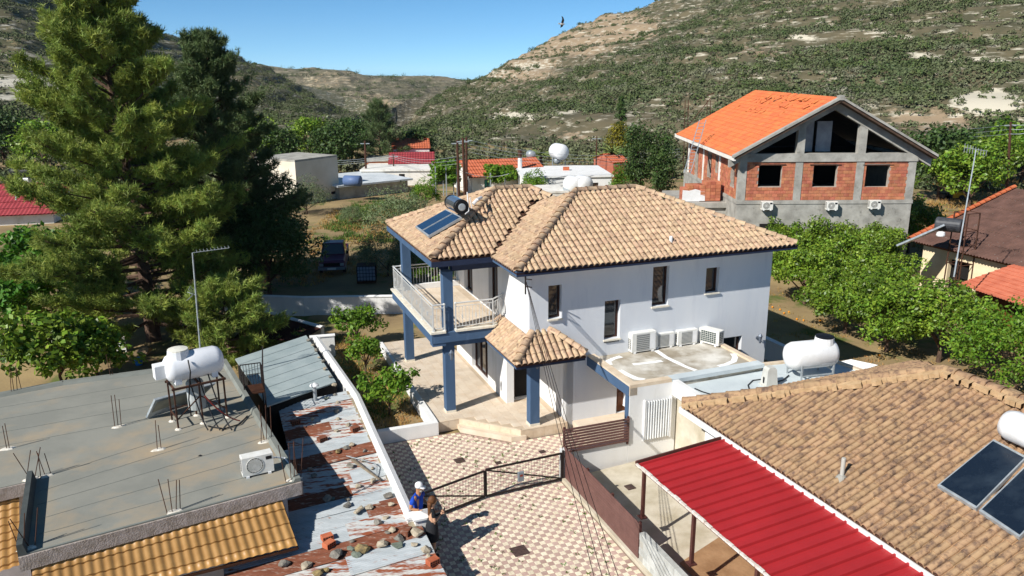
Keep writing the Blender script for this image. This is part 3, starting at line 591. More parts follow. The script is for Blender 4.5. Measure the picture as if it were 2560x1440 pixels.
# corrugated white panel on the extension wall
cw = MB(); n_ = 40; a0, a1, zb, zt = 4.98, 5.9, .75, 2.05
for i in range(n_):
    p = [(a0+(a1-a0)*(i+k)/n_, -5.12-.025*(1 if ((i+k) // 2) % 2 else -1)*1.0) for k in (0, 1)]
    cw.quad((p[0][0], p[0][1], zb), (p[1][0], p[1][1], zb), (p[1][0], p[1][1], zt), (p[0][0], p[0][1], zt))
cwt = thing('corrugated_screen', 'white corrugated metal panel fixed to the extension wall by the slat fence', 'panel', LW(5.4, -5.1, .75), VA)
cw.v = [(x-5.4, y+5.1, z-.75) for x, y, z in cw.v]; cw.build('sheet', mat('white_sheet', '#e8e9e9', '#d4d6d6', rough=.4, scale=2), cwt)
MB().box(-.44, -.4, -.05, .04, -.04, 1.34).box(.5, .54, -.05, .04, -.04, 1.34).build('frame', mWhiteP, cwt)
# ================================================================ ROOFTOP EQUIPMENT
def ac_unit(loc, rz, label, w=.82, h=.58, d=.32, grille='square', group='air conditioner units on the roofs'):
    t = thing('air_conditioner', label, 'air conditioner', loc, rz, group)
    m = MB().cbox(-w/2, w/2, -d/2, d/2, .05, h, .012); m.build('casing', mAC, t)
    MB().box(-w/2+.08, -w/2+.16, -d/2-.02, d/2+.02, 0, .05).box(w/2-.16, w/2-.08, -d/2-.02, d/2+.02, 0, .05).build('feet', mWhiteP, t)
    y = -d/2
    if grille == 'fan':
        c = -w*.1; r = h*.38
        MB().lathe([(r, 0), (r, .012), (r*.97, .012), (r*.97, .002)], 24, Matrix.Translation((c, y, .05+h*.46)) @ Matrix.Rotation(math.pi/2, 4, 'X')).build('fan_ring', mAC, t)
        MB().lathe([(r*.95, .001), (r*.95, .003)], 24, Matrix.Translation((c, y, .05+h*.46)) @ Matrix.Rotation(math.pi/2, 4, 'X')).build('fan_recess', mat_fan, t)
        g = MB()
        for k in range(1, 5): g.lathe([(r*k/5+.006, .006), (r*k/5+.006, .012), (r*k/5-.006, .012), (r*k/5-.006, .006)], 20, Matrix.Translation((c, y, .05+h*.46)) @ Matrix.Rotation(math.pi/2, 4, 'X'))
        for k in range(16):
            a = 2*math.pi*k/16; g.tube((c, y-.009, .05+h*.46), (c+r*math.cos(a), y-.009, .05+h*.46+r*math.sin(a)), .004, n=4)
        g.build('fan_guard', mAC, t)
        MB().box(w/2-.19, w/2-.04, y-.006, y, h-.16, h-.07).build('badge', mBlack, t)
    elif grille == 'square':
        MB().box(-w*.32, w*.22, y-.01, y-.001, .1, h-.06).build('grille', mGrill, t)
        g = MB()
        for k in range(9): g.box(-w*.32, w*.22, y-.016, y-.011, .12+k*(h-.2)/8, .13+k*(h-.2)/8)
        g.build('grille_bars', mAC, t); MB().box(w*.25, w*.46, y-.006, y-.001, .1, h-.07).build('side_panel', mWhiteP, t)
    else:       # coil side
        MB().box(-w*.4, w*.36, y-.006, y-.001, .1, h-.06).build('coil', mat_coil, t)
        g = MB()
        for k in range(7): g.box(-w*.4, w*.36, y-.012, y-.007, .1+k*(h-.17)/6, .11+k*(h-.17)/6)
        for k in range(8): g.box(-w*.4+k*w*.76/7-.004, -w*.4+k*w*.76/7+.004, y-.012, y-.007, .1, h-.06)
        g.build('coil_guard', mAC, t)
    v = MB()
    for s_ in (-1,) if grille != 'coil' else (1,):
        for i in range(2):
            for j in range(6): v.box(s_*w/2-.004, s_*w/2+.004, -d*.3+i*.11, -d*.3+i*.11+.07, .14+j*.065, .18+j*.065)
    v.build('side_vents', mBlack, t)
    return t
mat_fan = mat('fan_dark', '#4a4d4c', rough=.7); mat_coil = mat('coil', '#3d4a4a', '#2b3838', rough=.7, scale=20)
ZE = 2.552
def EL(px, py): p = P(px, py, ZE); return p
ac_unit(EL(1604, 880)+Vector((0, .12, 0)), VA+.02, 'large air conditioner with soot-stained grille on the villa extension roof', .95, .74, .36, 'square')
ac_unit(EL(1656, 870)+Vector((0, .12, 0)), VA, 'second air conditioner from the left on the villa extension roof', .8, .56, .32, 'square')
ac_unit(EL(1714, 863)+Vector((0, .12, 0)), VA, 'third air conditioner from the left on the villa extension roof', .8, .58, .32, 'square')
ac_unit(EL(1779, 862)+Vector((0, .1, 0)), VA-1.15, 'air conditioner turned to show its green coil on the villa extension roof', .8, .58, .34, 'coil')
cabs = thing('cable_bundle', 'tangle of black cables lying by the villa wall beside the air conditioners', 'cables', EL(1500, 880))
m = MB()
for k in range(7):
    a = P(1472, 858, 2.95)+Vector((random.uniform(-.05, .05), 0, random.uniform(-.1, .05))); b = EL(1570, 872)+Vector((0, random.uniform(-.1, .2), .1))
    mid = EL(1515+random.uniform(-8, 8), 888+random.uniform(-5, 4))+Vector((0, 0, .02)); pts = []
    for i in range(11):
        t_ = i/10; pts.append(a*(1-t_)**2+mid*2*t_*(1-t_)+b*t_*t_)
    m.path([Vector((p.x, p.y, max(p.z, 2.57))) for p in pts], .012, 5)
m.build('cable', mBlack, cabs, True)
def water_tank(name, label, loc, rz, L, r, mt, stand=.35, group=None, lid=None, saddles=True):
    t = thing(name, label, 'water tank', loc, rz, group); z = stand+r
    X = Matrix.Translation((0, 0, z)) @ Matrix.Rotation(math.pi/2, 4, 'Y')
    n = 24; prof = [(r*.12, -L/2), (r*.6, -L/2+.02), (r*.88, -L/2+.1), (r, -L/2+.24), (r, 0), (r, L/2-.24), (r*.88, L/2-.1), (r*.6, L/2-.02), (r*.12, L/2)]
    MB().lathe(prof, n, X).build('tank_body', mt, t, sm=True)
    if lid:
        MB().lathe([(.33, -.16), (.3, .06), (.3, .09)], 16, Matrix.Translation((lid[0], 0, z+r))).build('manhole', mt, t)
        MB().lathe([(.29, .09), (.29, .13), (.1, .16)], 16, Matrix.Translation((lid[0], 0, z+r))).build('lid', lid[1], t)
    if saddles:
        for sx in (-L*.32, L*.3): MB().box(sx-.09, sx+.09, -r*.75, r*.75, stand-.02, z-r*.35).build('saddle', mt, t)
    return t
tk = water_tank('water_tank', 'large white horizontal water tank with black lid on a steel cradle', P(2022, 940, 2.36), VA-.12, 1.75, .46, mWhiteP, .3, lid=(.45, mBlack), saddles=False)
m = MB()
for sx in (-.55, .6):
    for sy in (-.4, .4): m.bar((sx, sy, 0), (sx, sy, .55), .05)
    m.bar((sx, -.4, .3), (sx, .4, .3), .05)
for sy in (-.4, .4): m.bar((-.55, sy, .52), (.6, sy, .52), .05); m.bar((-.55, sy, .18), (.6, sy, .18), .04)
m.build('cradle', mSteel, tk)
vb = thing('vent_cowl', 'grey plastic pump cover on the pale felt roof beside the white tank', 'cover', P(1922, 963, 2.36), VA-.1)
m = MB(); m.prism([(-.24, -.22), (.24, -.22), (.24, .22), (-.24, .22)], 0, .03); 
m.add([(-.2, -.18, .03), (.2, -.18, .03), (.2, .18, .03), (-.2, .18, .03), (-.16, -.14, .55), (.16, -.14, .55), (.16, .14, .55), (-.16, .14, .55), (-.1, -.13, .63), (.1, -.13, .63), (.1, .13, .63), (-.1, .13, .63)],
      [(0, 1, 5, 4), (1, 2, 6, 5), (2, 3, 7, 6), (3, 0, 4, 7), (4, 5, 9, 8), (5, 6, 10, 9), (6, 7, 11, 10), (7, 4, 8, 11), (8, 9, 10, 11)])
m.build('cover', mat('grey_plastic', '#c9c8c1', '#b9b8b0', rough=.6), vb); MB().box(-.205, -.198, -.03, .04, .1, .3).build('slot', mBlack, vb)
hs = thing('hose', 'black hose lying across the pale felt roof', 'hose', P(1760, 990, 2.36)); m = MB()
m.path([P(1737, 971, 2.38), P(1755, 979, 2.38), P(1775, 985, 2.38), P(1792, 991, 2.38)], .02); m.path([P(1905, 948, 2.38), P(1882, 951, 2.38), P(1870, 963, 2.38), P(1874, 976, 2.38), P(1890, 985, 2.38)], .02); m.path([P(1940, 955, 2.4), P(1958, 950, 2.4), P(1972, 938, 2.4)], .02); m.build('hose_line', mBlack, hs, True)
wc = thing('roof_sheet', 'white corrugated sheet lying behind the tiled bungalow by the orchard', 'sheet', P(2135, 918, 2.0)); m = MB()
a, b, c, d = P(2088, 907, 2.1), P(2128, 899, 2.1), P(2197, 913, 2.0), P(2135, 932, 2.0); n_ = 24
for i in range(n_):
    k0, k1 = i/n_, (i+1)/n_; z0 = Vector((0, 0, .02 if i % 2 else 0)); z1 = Vector((0, 0, 0 if i % 2 else .02)); m.quad(a.lerp(b, k0)+z0, a.lerp(b, k1)+z1, d.lerp(c, k1)+z1, d.lerp(c, k0)+z0)
m.build('sheet', mWhiteP, wc, True)
# solar heater on the villa roof
T_n = Vector((-math.sin(math.atan(.48)), 0, math.cos(math.atan(.48)))); nW = Matrix.Rotation(VA, 3, 'Z') @ T_n; p0W = LW(-.5, 0, 6.2)
sol = thing('solar_water_heater', 'black and steel solar water heater with two blue panels on the villa roof', 'solar heater', LW(1.2, 3, 6.9), VA)
nW2 = (nW*1.0+Vector((0, 0, .0))).normalized()
def solar_panel(root, cs, n, mt, t=.09, fr=.045):
    cs = [Vector(c_) for c_ in cs]; m_ = MB(); m_.slab(*cs, t); pn = m_.build('solar_panel', mSteel, root, True)
    c0 = sum(cs, Vector())/4; nn = (cs[1]-cs[0]).cross(cs[3]-cs[0]).normalized(); ins = []
    for c_ in cs:
        d_ = (c0-c_); ins.append(c_+d_.normalized()*fr*1.4+nn*.004)
    m_ = MB(); m_.quad(*ins); m_.v = [tuple(wm(root).inverted() @ Vector(v)) for v in m_.v]; m_.build('glass', mt, pn)
A, B, Cc, D = (hit(*q_, p0W+nW*.12, nW) for q_ in ((1037.5, 566), (1115, 523), (1154, 542), (1070, 590)))
def bil(A, B, C_, D, s_, t_): return A.lerp(B, s_).lerp(D.lerp(C_, s_), t_)
for t0, t1 in ((.0, .48), (.52, 1.)):
    solar_panel(sol, [bil(A, B, Cc, D, 0, t1), bil(A, B, Cc, D, 1, t1), bil(A, B, Cc, D, 1, t0), bil(A, B, Cc, D, 0, t0)], nW, mPanel)
tc = hit(1141, 511, p0W+nW*.55, nW); X = Matrix.Translation(wm(sol).inverted() @ tc) @ Matrix.Rotation(math.pi/2, 4, 'X') @ Matrix.Rotation(0, 4, 'Z')
MB().lathe([(.245, -.55), (.255, -.5), (.255, .55), (.245, .6)], 20, X).build('tank', mChrome, sol, sm=False)
MB().lathe([(.265, .5), (.265, .62), (.24, .64)], 20, X).build('end_cap', mBlack, sol); MB().lathe([(.13, .64), (.13, .68), (.1, .69)], 16, X).build('cap_disc', mSteel, sol)
MB().lathe([(.265, -.62), (.265, -.52)], 20, X).build('end_cap', mBlack, sol)
m = MB()
for q_ in ((1150, 540), (1180, 522)): m.tube(hit(*q_, p0W, nW), hit(q_[0]-5, q_[1]-28, p0W+nW*.4, nW), .02)
m.path([hit(1163, 535, p0W+nW*.3, nW), hit(1172, 528, p0W+nW*.3, nW), hit(1168, 480, p0W+nW*.9, nW)], .022); m.build('pipework', mWhiteP, sol, True)
m = MB(); m.path([hit(1183, 510, p0W+nW*.3, nW), hit(1192, 500, p0W+nW*.35, nW), hit(1203, 494, p0W+nW*.2, nW)], .06, 8); m.build('insulated_pipe', mWhiteP, sol, True)
vp = thing('vent_pipe', 'small white vent pipe on the villa main roof slope', 'vent pipe', hit(1677, 608, LW(5, -2.8, 6.0), Matrix.Rotation(VA, 3, 'Z') @ Vector((0, -.43, .9)))); MB().lathe([(.06, -.1), (.06, .22), (.05, .25)], 10).build('pipe', mWhiteP, vp)
# ================================================================ BUNGALOW WITH TILED ROOF (right foreground)
BA = math.radians(22.0); BO = Vector((4.92, 21.5, 0)); BL = Matrix.Translation(BO) @ Matrix.Rotation(BA, 4, 'Z')
bung = thing('bungalow', 'bungalow with large brown tiled hip roof and white fascia in the foreground', 'house', BO, BA)
TB = .425; tb = [tile_mesh('tile', .18, .37, .07, mTileR, .024, jit=.004) for _ in range(3)]; rb = ridge_mesh('ridge_tile', .15, .42, mTileR)
r_ = MB(); poly = [(0, 0), (4.6, -4.6), (4.6, -15), (0, -15)]; its = slope_items(poly, (0, 0), (0, -15), 2.66, TB, .18, .37, 3); underlay(r_, poly, (0, 0), (0, -15), 2.66, TB)
po2 = [(9.2, 0), (0, 0), (4.6, -4.6)]; its2 = slope_items(po2, (9.2, 0), (0, 0), 2.66, TB, .18, .37, 3); underlay(r_, po2, (9.2, 0), (0, 0), 2.66, TB)
po3 = [(9.2, -15), (9.2, 0), (4.6, -4.6), (4.6, -15)]; underlay(r_, po3, (9.2, -15), (9.2, 0), 2.66, TB)
br = r_.build('roof', mUnder, bung); pieces(br, 'tile', tb, its+its2, 300)
pieces(br, 'ridge_tile', [rb], ridge_items((0.02, -.02, 2.7), (4.6, -4.6, (2.7+TB*4.6-.0)), .42, .06)+ridge_items((4.6, -15, (2.7+TB*4.6-.0)), (4.6, -4.6, (2.7+TB*4.6-.0)), .42, .06))
m = MB()
def mort(p, q_, w_):
    p = Vector(p); q_ = Vector(q_); y = (q_-p).normalized(); x = y.cross(Vector((0, 0, 1))).normalized(); z = x.cross(y); L_ = (q_-p).length; n = int(L_/.12)
    for sd in (-1, 1):
        for i in range(n): 
            w0 = w_*random.uniform(.5, 1.25); a_ = p+y*(L_*i/n); b_ = p+y*(L_*(i+1)/n)
            e0, e1 = a_+x*sd*w0, b_+x*sd*w0; m.quad(*((e0+z*.06, e1+z*.06, e1-z*.05, e0-z*.05) if sd < 0 else (e1+z*.06, e0+z*.06, e0-z*.05, e1-z*.05)))
            m.quad(a_+z*.12, b_+z*.12, b_+x*sd*w0+z*.06, a_+x*sd*w0+z*.06) if sd > 0 else m.quad(b_+z*.12, a_+z*.12, a_+x*sd*w0+z*.06, b_+x*sd*w0+z*.06)
mort((.02, -.02, 2.7), (4.6, -4.6, (2.73+TB*4.6)), .3); mort((4.6, -4.6, (2.73+TB*4.6)), (4.6, -15, (2.73+TB*4.6)), .3); m.build('mortar_bed', mMortar, br)
f_ = MB().box(-.06, -.02, -15, .02, 2.42, 2.6).box(-.06, 9.2, .02, .06, 2.42, 2.6); f_.build('fascia', mWhiteP, bung)
MB().box(-.02, .5, -15, 0, 2.44, 2.5).box(.5, 9.2, -.5, 0, 2.44, 2.5).build('soffit', mWhite, bung)
MB().box(.5, .75, -15, -.5, -.1, 2.44).box(.75, 8.7, -.75, -.5, -.1, 2.44).build('wall', mWhite, bung)
nB = BL.to_3x3() @ Vector((-math.sin(math.atan(TB)), 0, math.cos(math.atan(TB)))); pB = BL @ Vector((0, -4, 2.66))
sp = thing('solar_water_heater', 'two dark dusty solar panels with white tank on the bungalow roof', 'solar heater', hit(2480, 1220, pB, nB), BA)
solar_panel(sp, [hit(*q_, pB+nB*.16, nB) for q_ in ((2440, 1271), (2568, 1142), (2484, 1098), (2343, 1213))], nB, mPanelD)
solar_panel(sp, [hit(*q_, pB+nB*.16, nB) for q_ in ((2548, 1343), (2690, 1200), (2578, 1150), (2447, 1276))], nB, mPanelD)
c_ = hit(2612, 1098, pB+nB*.45, nB); X = Matrix.Translation(wm(sp).inverted() @ c_) @ Matrix.Rotation(math.pi/2, 4, 'X')
MB().lathe([(.1, -.9), (.3, -.85), (.34, -.7), (.34, .45), (.3, .6), (.1, .64)], 20, X).build('tank', mWhiteP, sp, sm=True)
MB().tube(wm(sp).inverted() @ hit(2518, 1110, pB, nB), (wm(sp).inverted() @ hit(2518, 1085, pB+nB*.1, nB)), .03).build('pipework', mWhiteP, sp)
vp = thing('vent_pipe', 'grey vent pipe in a mortar collar on the bungalow roof', 'vent pipe', hit(2104, 1196, pB, nB)); MB().lathe([(.05, -.1), (.05, .5), (.045, .52)], 10).build('pipe', mat('grey_pipe', '#b7b4ab', rough=.6), vp); MB().lathe([(.16, -.08), (.12, .04), (.07, .09)], 10).build('collar', mConc, vp)
# ================================================================ RED METAL CANOPY
can = thing('carport_canopy', 'bright red ribbed metal canopy on brown posts beside the bungalow', 'canopy', P(1592, 1158, 2.3), BA)
I = wm(can).inverted(); c0 = I @ P(1592, 1160, 2.3); 
mRed = mat('red_sheet', '#ad2a2e', '#a02629', rough=.5, scale=.9, spec=.4, col3='#c2505a', s3=28, lo3=.7, hi3=.74); mBrownM = mat('brown_metal', '#5a3730', '#4c2c28', rough=.5, scale=4)
cw_ = 2.62; dz = .2; n_ = 30
for k in range(10):                     # ten sheets, ridges run across from bungalow to outer edge
    m = MB(); y1 = -k*1.0-.04; y0 = y1-1.0+.002; seg = [(q_+o_, h_) for q_ in (0., .333, .667) for o_, h_ in ((.0, 0), (.06, 0), (.07, .05), (.105, .05), (.115, 0), (.12, -.015), (.13, 0), (.22, 0), (.23, .008), (.24, 0))]+[(1., 0)]
    for (a, h0), (b, h1) in zip(seg, seg[1:]):
        ya, yb = y1-a, y1-b; m.quad((0, yb, h1), (cw_, yb, h1+dz), (cw_, ya, h0+dz), (0, ya, h0))
    m.build('roof_sheet', mRed, can)
m = MB(); 
for k in range(40): m.box(-.05, .012, -k*.25-.25, -k*.25-.015, -.035, random.uniform(.0, .04))
m.build('edge_trim', mat('white_trim', '#e6e3dc', '#c9b8aa', rough=.7, scale=9), can)
m = MB().box(0, cw_, 0, .08, -.1, .02).box(0, cw_, 0, .05, .02, .05); m.v = [(x, y, z+dz*x/cw_) for x, y, z in m.v]; m.build('front_beam', mBrownM, can)
MB().box(.06, .14, -10, 0, -.16, -.05).build('side_beam', mBrownM, can)
for y_ in (-.25, -2.45, -4.7, -7): 
    pst = MB().box(.04, .12, y_-.04, y_+.04, -1.42, -.1).box(-.02, .18, y_-.1, y_+.1, -1.44, -1.41).build('post', mBrownM, can)
# ================================================================ DRIVEWAY, YARD, WALLS, FENCES, GATE
dv = MB(); dpoly = [(-2.7, -.86), (-.5, -.86), (.2, -.95), (1.62, -2.31), (3.72, -2.3), (4.4, -2.4), (4.4, -4.95), (2.3, -4.95), (2.05, -5.3), (2.05, -18), (-2.7, -18)]
dv.v = []; dv.prism([(a, b) for a, b in [tuple(LW(*p))[:2] for p in dpoly]], -.2, -.012); drive = struct('driveway', dv, mJoint)
sq = .155
def pav(mt):
    m_ = MB(); g = .004
    m_.cbox(-sq/2+g, -g*.6, -sq/2+g, sq/2-g, -.03, 0, .005); m_.cbox(g*.6, sq/2-g, -sq/2+g, sq/2-g, -.03, 0, .005); return m_.mesh('paver', mt)
pv = [pav(mCream), pav(mPink)]; its = []; RZ = Matrix.Rotation(VA, 4, 'Z'); RZ2 = Matrix.Rotation(VA+math.pi/2, 4, 'Z')
for i in range(-18, 30):
    for j in range(-90, -3):
        u, v = (i+.5)*sq, (j+.5)*sq
        if all(inpoly((u+a*.06, v+b*.06), dpoly) for a, b in ((-1, -1), (1, -1), (1, 1), (-1, 1))) and v > -13.4:
            its.append((((i+j) % 2), Matrix.Translation(LW(u, v, random.uniform(-.002, .002))) @ (RZ2 if (i+j) % 2 else RZ)))
pieces(drive, 'paver', pv, its, 300)
mIron = mat('iron_cover', '#5d4a44', '#463733', rough=.7, scale=12, bump=.5, bscale=80)
for px, py, s_, lb in ((1149, 1151, .32, 'rusty square drain cover in the middle of the paved forecourt'), (1299, 1377, .42, 'large rusty drain cover in the paving outside the gate'), (1246, 1157, .2, 'small drain cover behind the gate leaf'), (1356, 1129, .2, 'small square drain cover by the right gate post'), (1575, 1217, .26, 'dark grating in the concrete yard by the red canopy')):
    t = thing('drain_cover', lb, 'drain cover', P(px, py, .004 if px < 1500 else .12), VA+.06, 'drain covers'); MB().cbox(-s_/2, s_/2, -s_/2, s_/2, -.02, .008, .004).build('cover', mIron, t)
    g = MB()
    for k in range(5): g.box(-s_*.42, s_*.42, -s_*.4+k*s_*.2-.006, -s_*.4+k*s_*.2+.006, .008, .012)
    g.build('ribs', mIron, t)
yd = MB(); ypl = [(2.4, -5.3), (4.4, -5.2), (6.1, -5.1), (8.5, -5.0), (8.5, -20), (2.4, -20)]
yd.prism([tuple(LW(*p))[:2] for p in ypl], -.2, lambda p: .05+.03*(p[0]-2)); struct('yard', yd, mConcL)
mStamp = mat('stamped_concrete', '#a98562', '#8f6c4c', rough=.8, scale=1.6, bump=.6, bscale=14)
yd = MB(); yd.prism([tuple(LW(*p))[:2] for p in ((3.0, -10.4), (8, -8.6), (8, -20), (3.0, -20))], -.1, lambda p: .075+.03*(p[0]-2)); struct('yard_floor', yd, mStamp)
kb = MB(); kb.prism([tuple(LW(*p))[:2] for p in ((2.06, -5.25), (2.3, -5.25), (2.3, -18), (2.06, -18))], -.1, .1); struct('kerb', kb, mConcL)
# boundary wall (left of the driveway)
def line_wall(name, label, pts, z0, z1, th, mt, cap=True, cmt=None, piers=False, group=None):
    a = Vector(pts[0]); t = thing(name, label, 'wall', (a.x, a.y, 0), 0, group); m_ = MB(); c_ = MB()
    for p, q_ in zip(pts, pts[1:]):
        p = Vector((*p[:2], 0))-Vector((a.x, a.y, 0)); q_ = Vector((*q_[:2], 0))-Vector((a.x, a.y, 0)); x = (q_-p).normalized(); y = Vector((-x.y, x.x, 0)); L_ = (q_-p).length; Fm = frame(p, x, y, (0, 0, 1))
        m_.box(-.0, L_, -th/2, th/2, z0, z1, Fm)
        if cap: 
            w_ = th/2+.035; V_ = [Fm @ Vector(v) for v in ((-.03, -w_, z1), (L_+.03, -w_, z1), (L_+.03, w_, z1), (-.03, w_, z1), (-.03, -w_, z1+.04), (L_+.03, -w_, z1+.04), (L_+.03, 0, z1+.09), (L_+.03, w_, z1+.04), (-.03, w_, z1+.04), (-.03, 0, z1+.09))]
            c_.add(V_, [(0, 3, 2, 1), (0, 1, 5, 4), (4, 5, 6, 9), (9, 6, 7, 8), (2, 3, 8, 7), (1, 2, 7, 6, 5), (3, 0, 4, 9, 8)])
    m_.build('wall_body', mt, t)
    if cap: c_.build('coping', cmt or mt, t)
    return t
bw = line_wall('boundary_wall', 'long white rendered boundary wall between the driveway and the rusty shed roofs', [P(1028, 1292, 1.0)+Vector((0, 0, 0)), P(890, 985, 1.0), P(790, 842, 1.0)], -1.4, .93, .2, mWhite)
I = wm(bw).inverted(); q_ = I @ LW(-2.83, -7.33); Fm = Matrix.Translation(q_) @ Matrix.Rotation(VA, 4, 'Z')
MB().box(-.19, .19, -.16, .2, -.2, 1.0, Fm).build('end_pier', mWhite, bw)
c_ = MB(); c_.add([Fm @ Vector(v) for v in ((-.24, -.21, 1.), (.24, -.21, 1.), (.24, .25, 1.), (-.24, .25, 1.), (-.24, -.21, 1.05), (.24, -.21, 1.05), (.24, .25, 1.05), (-.24, .25, 1.05), (0, .02, 1.14))], [(0, 3, 2, 1), (0, 1, 5, 4), (1, 2, 6, 5), (2, 3, 7, 6), (3, 0, 4, 7), (4, 5, 8), (5, 6, 8), (6, 7, 8), (7, 4, 8)]); c_.build('pier_cap', mWhite, bw)
line_wall('boundary_wall', 'short white wall return at the top of the garden beside the shed', [P(775, 838, .95), P(835, 833, .95)], -.3, .85, .2, mWhite)
line_wall('garden_wall', 'white garden wall in shade running behind the villa under the parked pickup', [P(560, 735, .9), P(760, 742, .9), P(1010, 738, .9), P(1100, 740, .9)], -.4, .85, .2, mWhite)
line_wall('garden_wall', 'white wall edge beside the dark rusty roof under the pine', [P(655, 770, .9), P(730, 793, .85), P(806, 816, .8)], -.5, .75, .18, mWhite)
line_wall('orchard_wall', 'white wall beside the villa end in shade next to the orchard', [P(1905, 838, .9), P(1965, 866, .9), P(2045, 905, .9)], -.2, .85, .2, mWhite)
# brown slat fence along the driveway, slat screen, block wall
def slat_fence(name, label, A, B, z0, z1, n, gap, posts=True):
    A = Vector(A); B = Vector(B); A.z = B.z = 0; x = (B-A).normalized(); t = thing(name, label, 'fence', A, math.atan2(x.y, x.x)); L_ = (B-A).length; hh = (z1-z0)/n
    sm_ = MB().cbox(0, L_, -.012, .012, 0, hh-gap, .004).mesh('slat', mBrownF)
    for k in range(n): link('slat', sm_, t, Matrix.Translation((0, 0, z0+k*hh)))
    np_ = max(1, round(L_/1.5)); pm = MB().box(-.03, .03, .014, .07, -.1, z1-z0+.02).mesh('post', mBrownM)
    for k in range(np_+1): link('post', pm, t, Matrix.Translation((.03+(L_-.06)*k/np_, 0, z0)))
    return t
slat_fence('slat_fence', 'long brown slatted fence along the right edge of the driveway', LW(2.17, -5.25), LW(2.16, -9.8), .1, 1.1, 12, .006)
slat_fence('slat_fence', 'short brown slatted screen with wide gaps between gate and villa extension', LW(2.2, -5.12), LW(4.45, -5.12), .8, 1.62, 9, .022)
lw = thing('low_wall', 'low white wall carrying the short slatted screen', 'wall', LW(2.2, -5.0), VA); MB().box(0, 2.25, -.05, .12, -.2, .78).build('wall_body', mWhite, lw)
bk = thing('block_wall', 'pale concrete block wall under the red canopy posts', 'wall', LW(2.22, -9.85), VA-math.pi/2)
mBlock = mat('concrete_block', '#c4c5c0', '#a9aaa4', rough=.95, scale=3, piece=.1, bump=.4, bscale=60)
bmesh_ = MB().cbox(.004, .396, -.08, .08, .004, .196, .006).mesh('block', mBlock); its = []
MB().box(0, 8, -.07, .07, -.2, .84).build('mortar', mConc, bk)
for r in range(-1, 5):
    for k in range(20): its.append((0, Matrix.Translation((k*.4+(.2 if r % 2 else 0), 0, r*.2-.12+.0))))
pieces(bk, 'block', [bmesh_], its)
# gate
gt = thing('gate', 'black double driveway gate with wire mesh standing across the paving', 'gate', P(1407, 1200), 0)
def leaf(a, b, h0, h1, dg):
    a = Vector(a); b = Vector(b); L_ = (b-a).length; x = (b-a).normalized(); up = Vector((0, 0, 1)); m_ = MB(); r = .028
    for p_, q_ in ((a+up*h0, b+up*h0), (a+up*h1, b+up*h1), (a+up*h0, a+up*h1), (b+up*h0, b+up*h1)): m_.bar(p_, q_, .05)
    m_.bar((a if dg else b)+up*(h0+.02), (b if dg else a)+up*(h1-.02), .035); lf = m_.build('gate_leaf', mGateM, gt, True)
    w_ = MB(); n = int(L_/.09)
    for k in range(1, n): w_.tube(a+x*(L_*k/n)+up*h0, a+x*(L_*k/n)+up*h1, .004, n=3, cap=False)
    for k in range(1, int((h1-h0)/.09)): w_.tube(a+up*(h0+k*.09), b+up*(h0+k*.09), .004, n=3, cap=False)
    I_ = wm(gt).inverted(); w_.v = [tuple(I_ @ Vector(v)) for v in w_.v]; w_.build('wire_mesh', mGateM, lf)
g1, g2, g3 = P(1403, 1203), P(1216, 1246), P(1046, 1312)
leaf(g1, g2, .08, .93, True); leaf(g2+Vector((-.05, -.03, 0)), g3, .08, .9, True)
MB().bar(g1+Vector((.05, .03, 0)), g1+Vector((.05, .03, 1.)), .07).bar(g3+Vector((-.06, -.03, 0)), g3+Vector((-.06, -.03, 1.)), .07).build('hinge_post', mGateM, gt, True)
pst = thing('gate_post', 'white square gate post at the end of the brown fence', 'post', LW(2.13, -5.2)); MB().box(-.09, .09, -.09, .09, -.1, 1.0).build('post', mWhite, pst)
lb = thing('letter_box', 'small grey letter box hanging on the gate', 'letter box', g1.lerp(g2, .56)+Vector((0, 0, .35)), math.atan2((g1-g2).y, (g1-g2).x)); MB().cbox(-.09, .09, -.09, -.02, 0, .3, .01).build('box', mat('grey_box', '#7d858c', rough=.5), lb); MB().box(-.04, .05, -.094, -.09, .16, .22).build('plate', mat('box_red', '#8a3a2a', rough=.6), lb)
# white hatchback under the carport
car = thing('parked_car', 'white car with red tail light under the felt carport roof', 'car', P(1762, 1122, .2), VA-math.pi/2+.1)
m = MB(); prof = [(0, .35), (0, .75), (.12, .95), (.5, 1.4), (1.6, 1.45), (2.4, 1.0), (3.5, .85), (3.7, .6), (3.7, .3)]
V_ = []; 
for y, ins in ((-.8, .0), (.8, .0)): V_ += [(-p[0], y*(.86 if p[1] > 1.1 else 1), p[1]) for p in prof]
n = len(prof); m.add(V_, [tuple(range(n)), tuple(range(n, 2*n))[::-1]]+[(i, n+i, n+(i+1) % n, (i+1) % n) for i in range(n)]); m.build('body', mat('car_white', '#e8e8e8', rough=.25, spec=.5), car)
for sy in (-.62, .62): MB().box(-.1, .02, sy-.15, sy+.15, .72, .98).build('tail_light', mat('tail_red', '#8f1626', rough=.2), car)
for sx in (-.7, -3.): 
    for sy in (-.78, .7): MB().lathe([(.3, 0), (.3, .1)], 14, Matrix.Translation((sx, sy, .3)) @ Matrix.Rotation(-math.pi/2, 4, 'X')).build('wheel', mBlack, car)
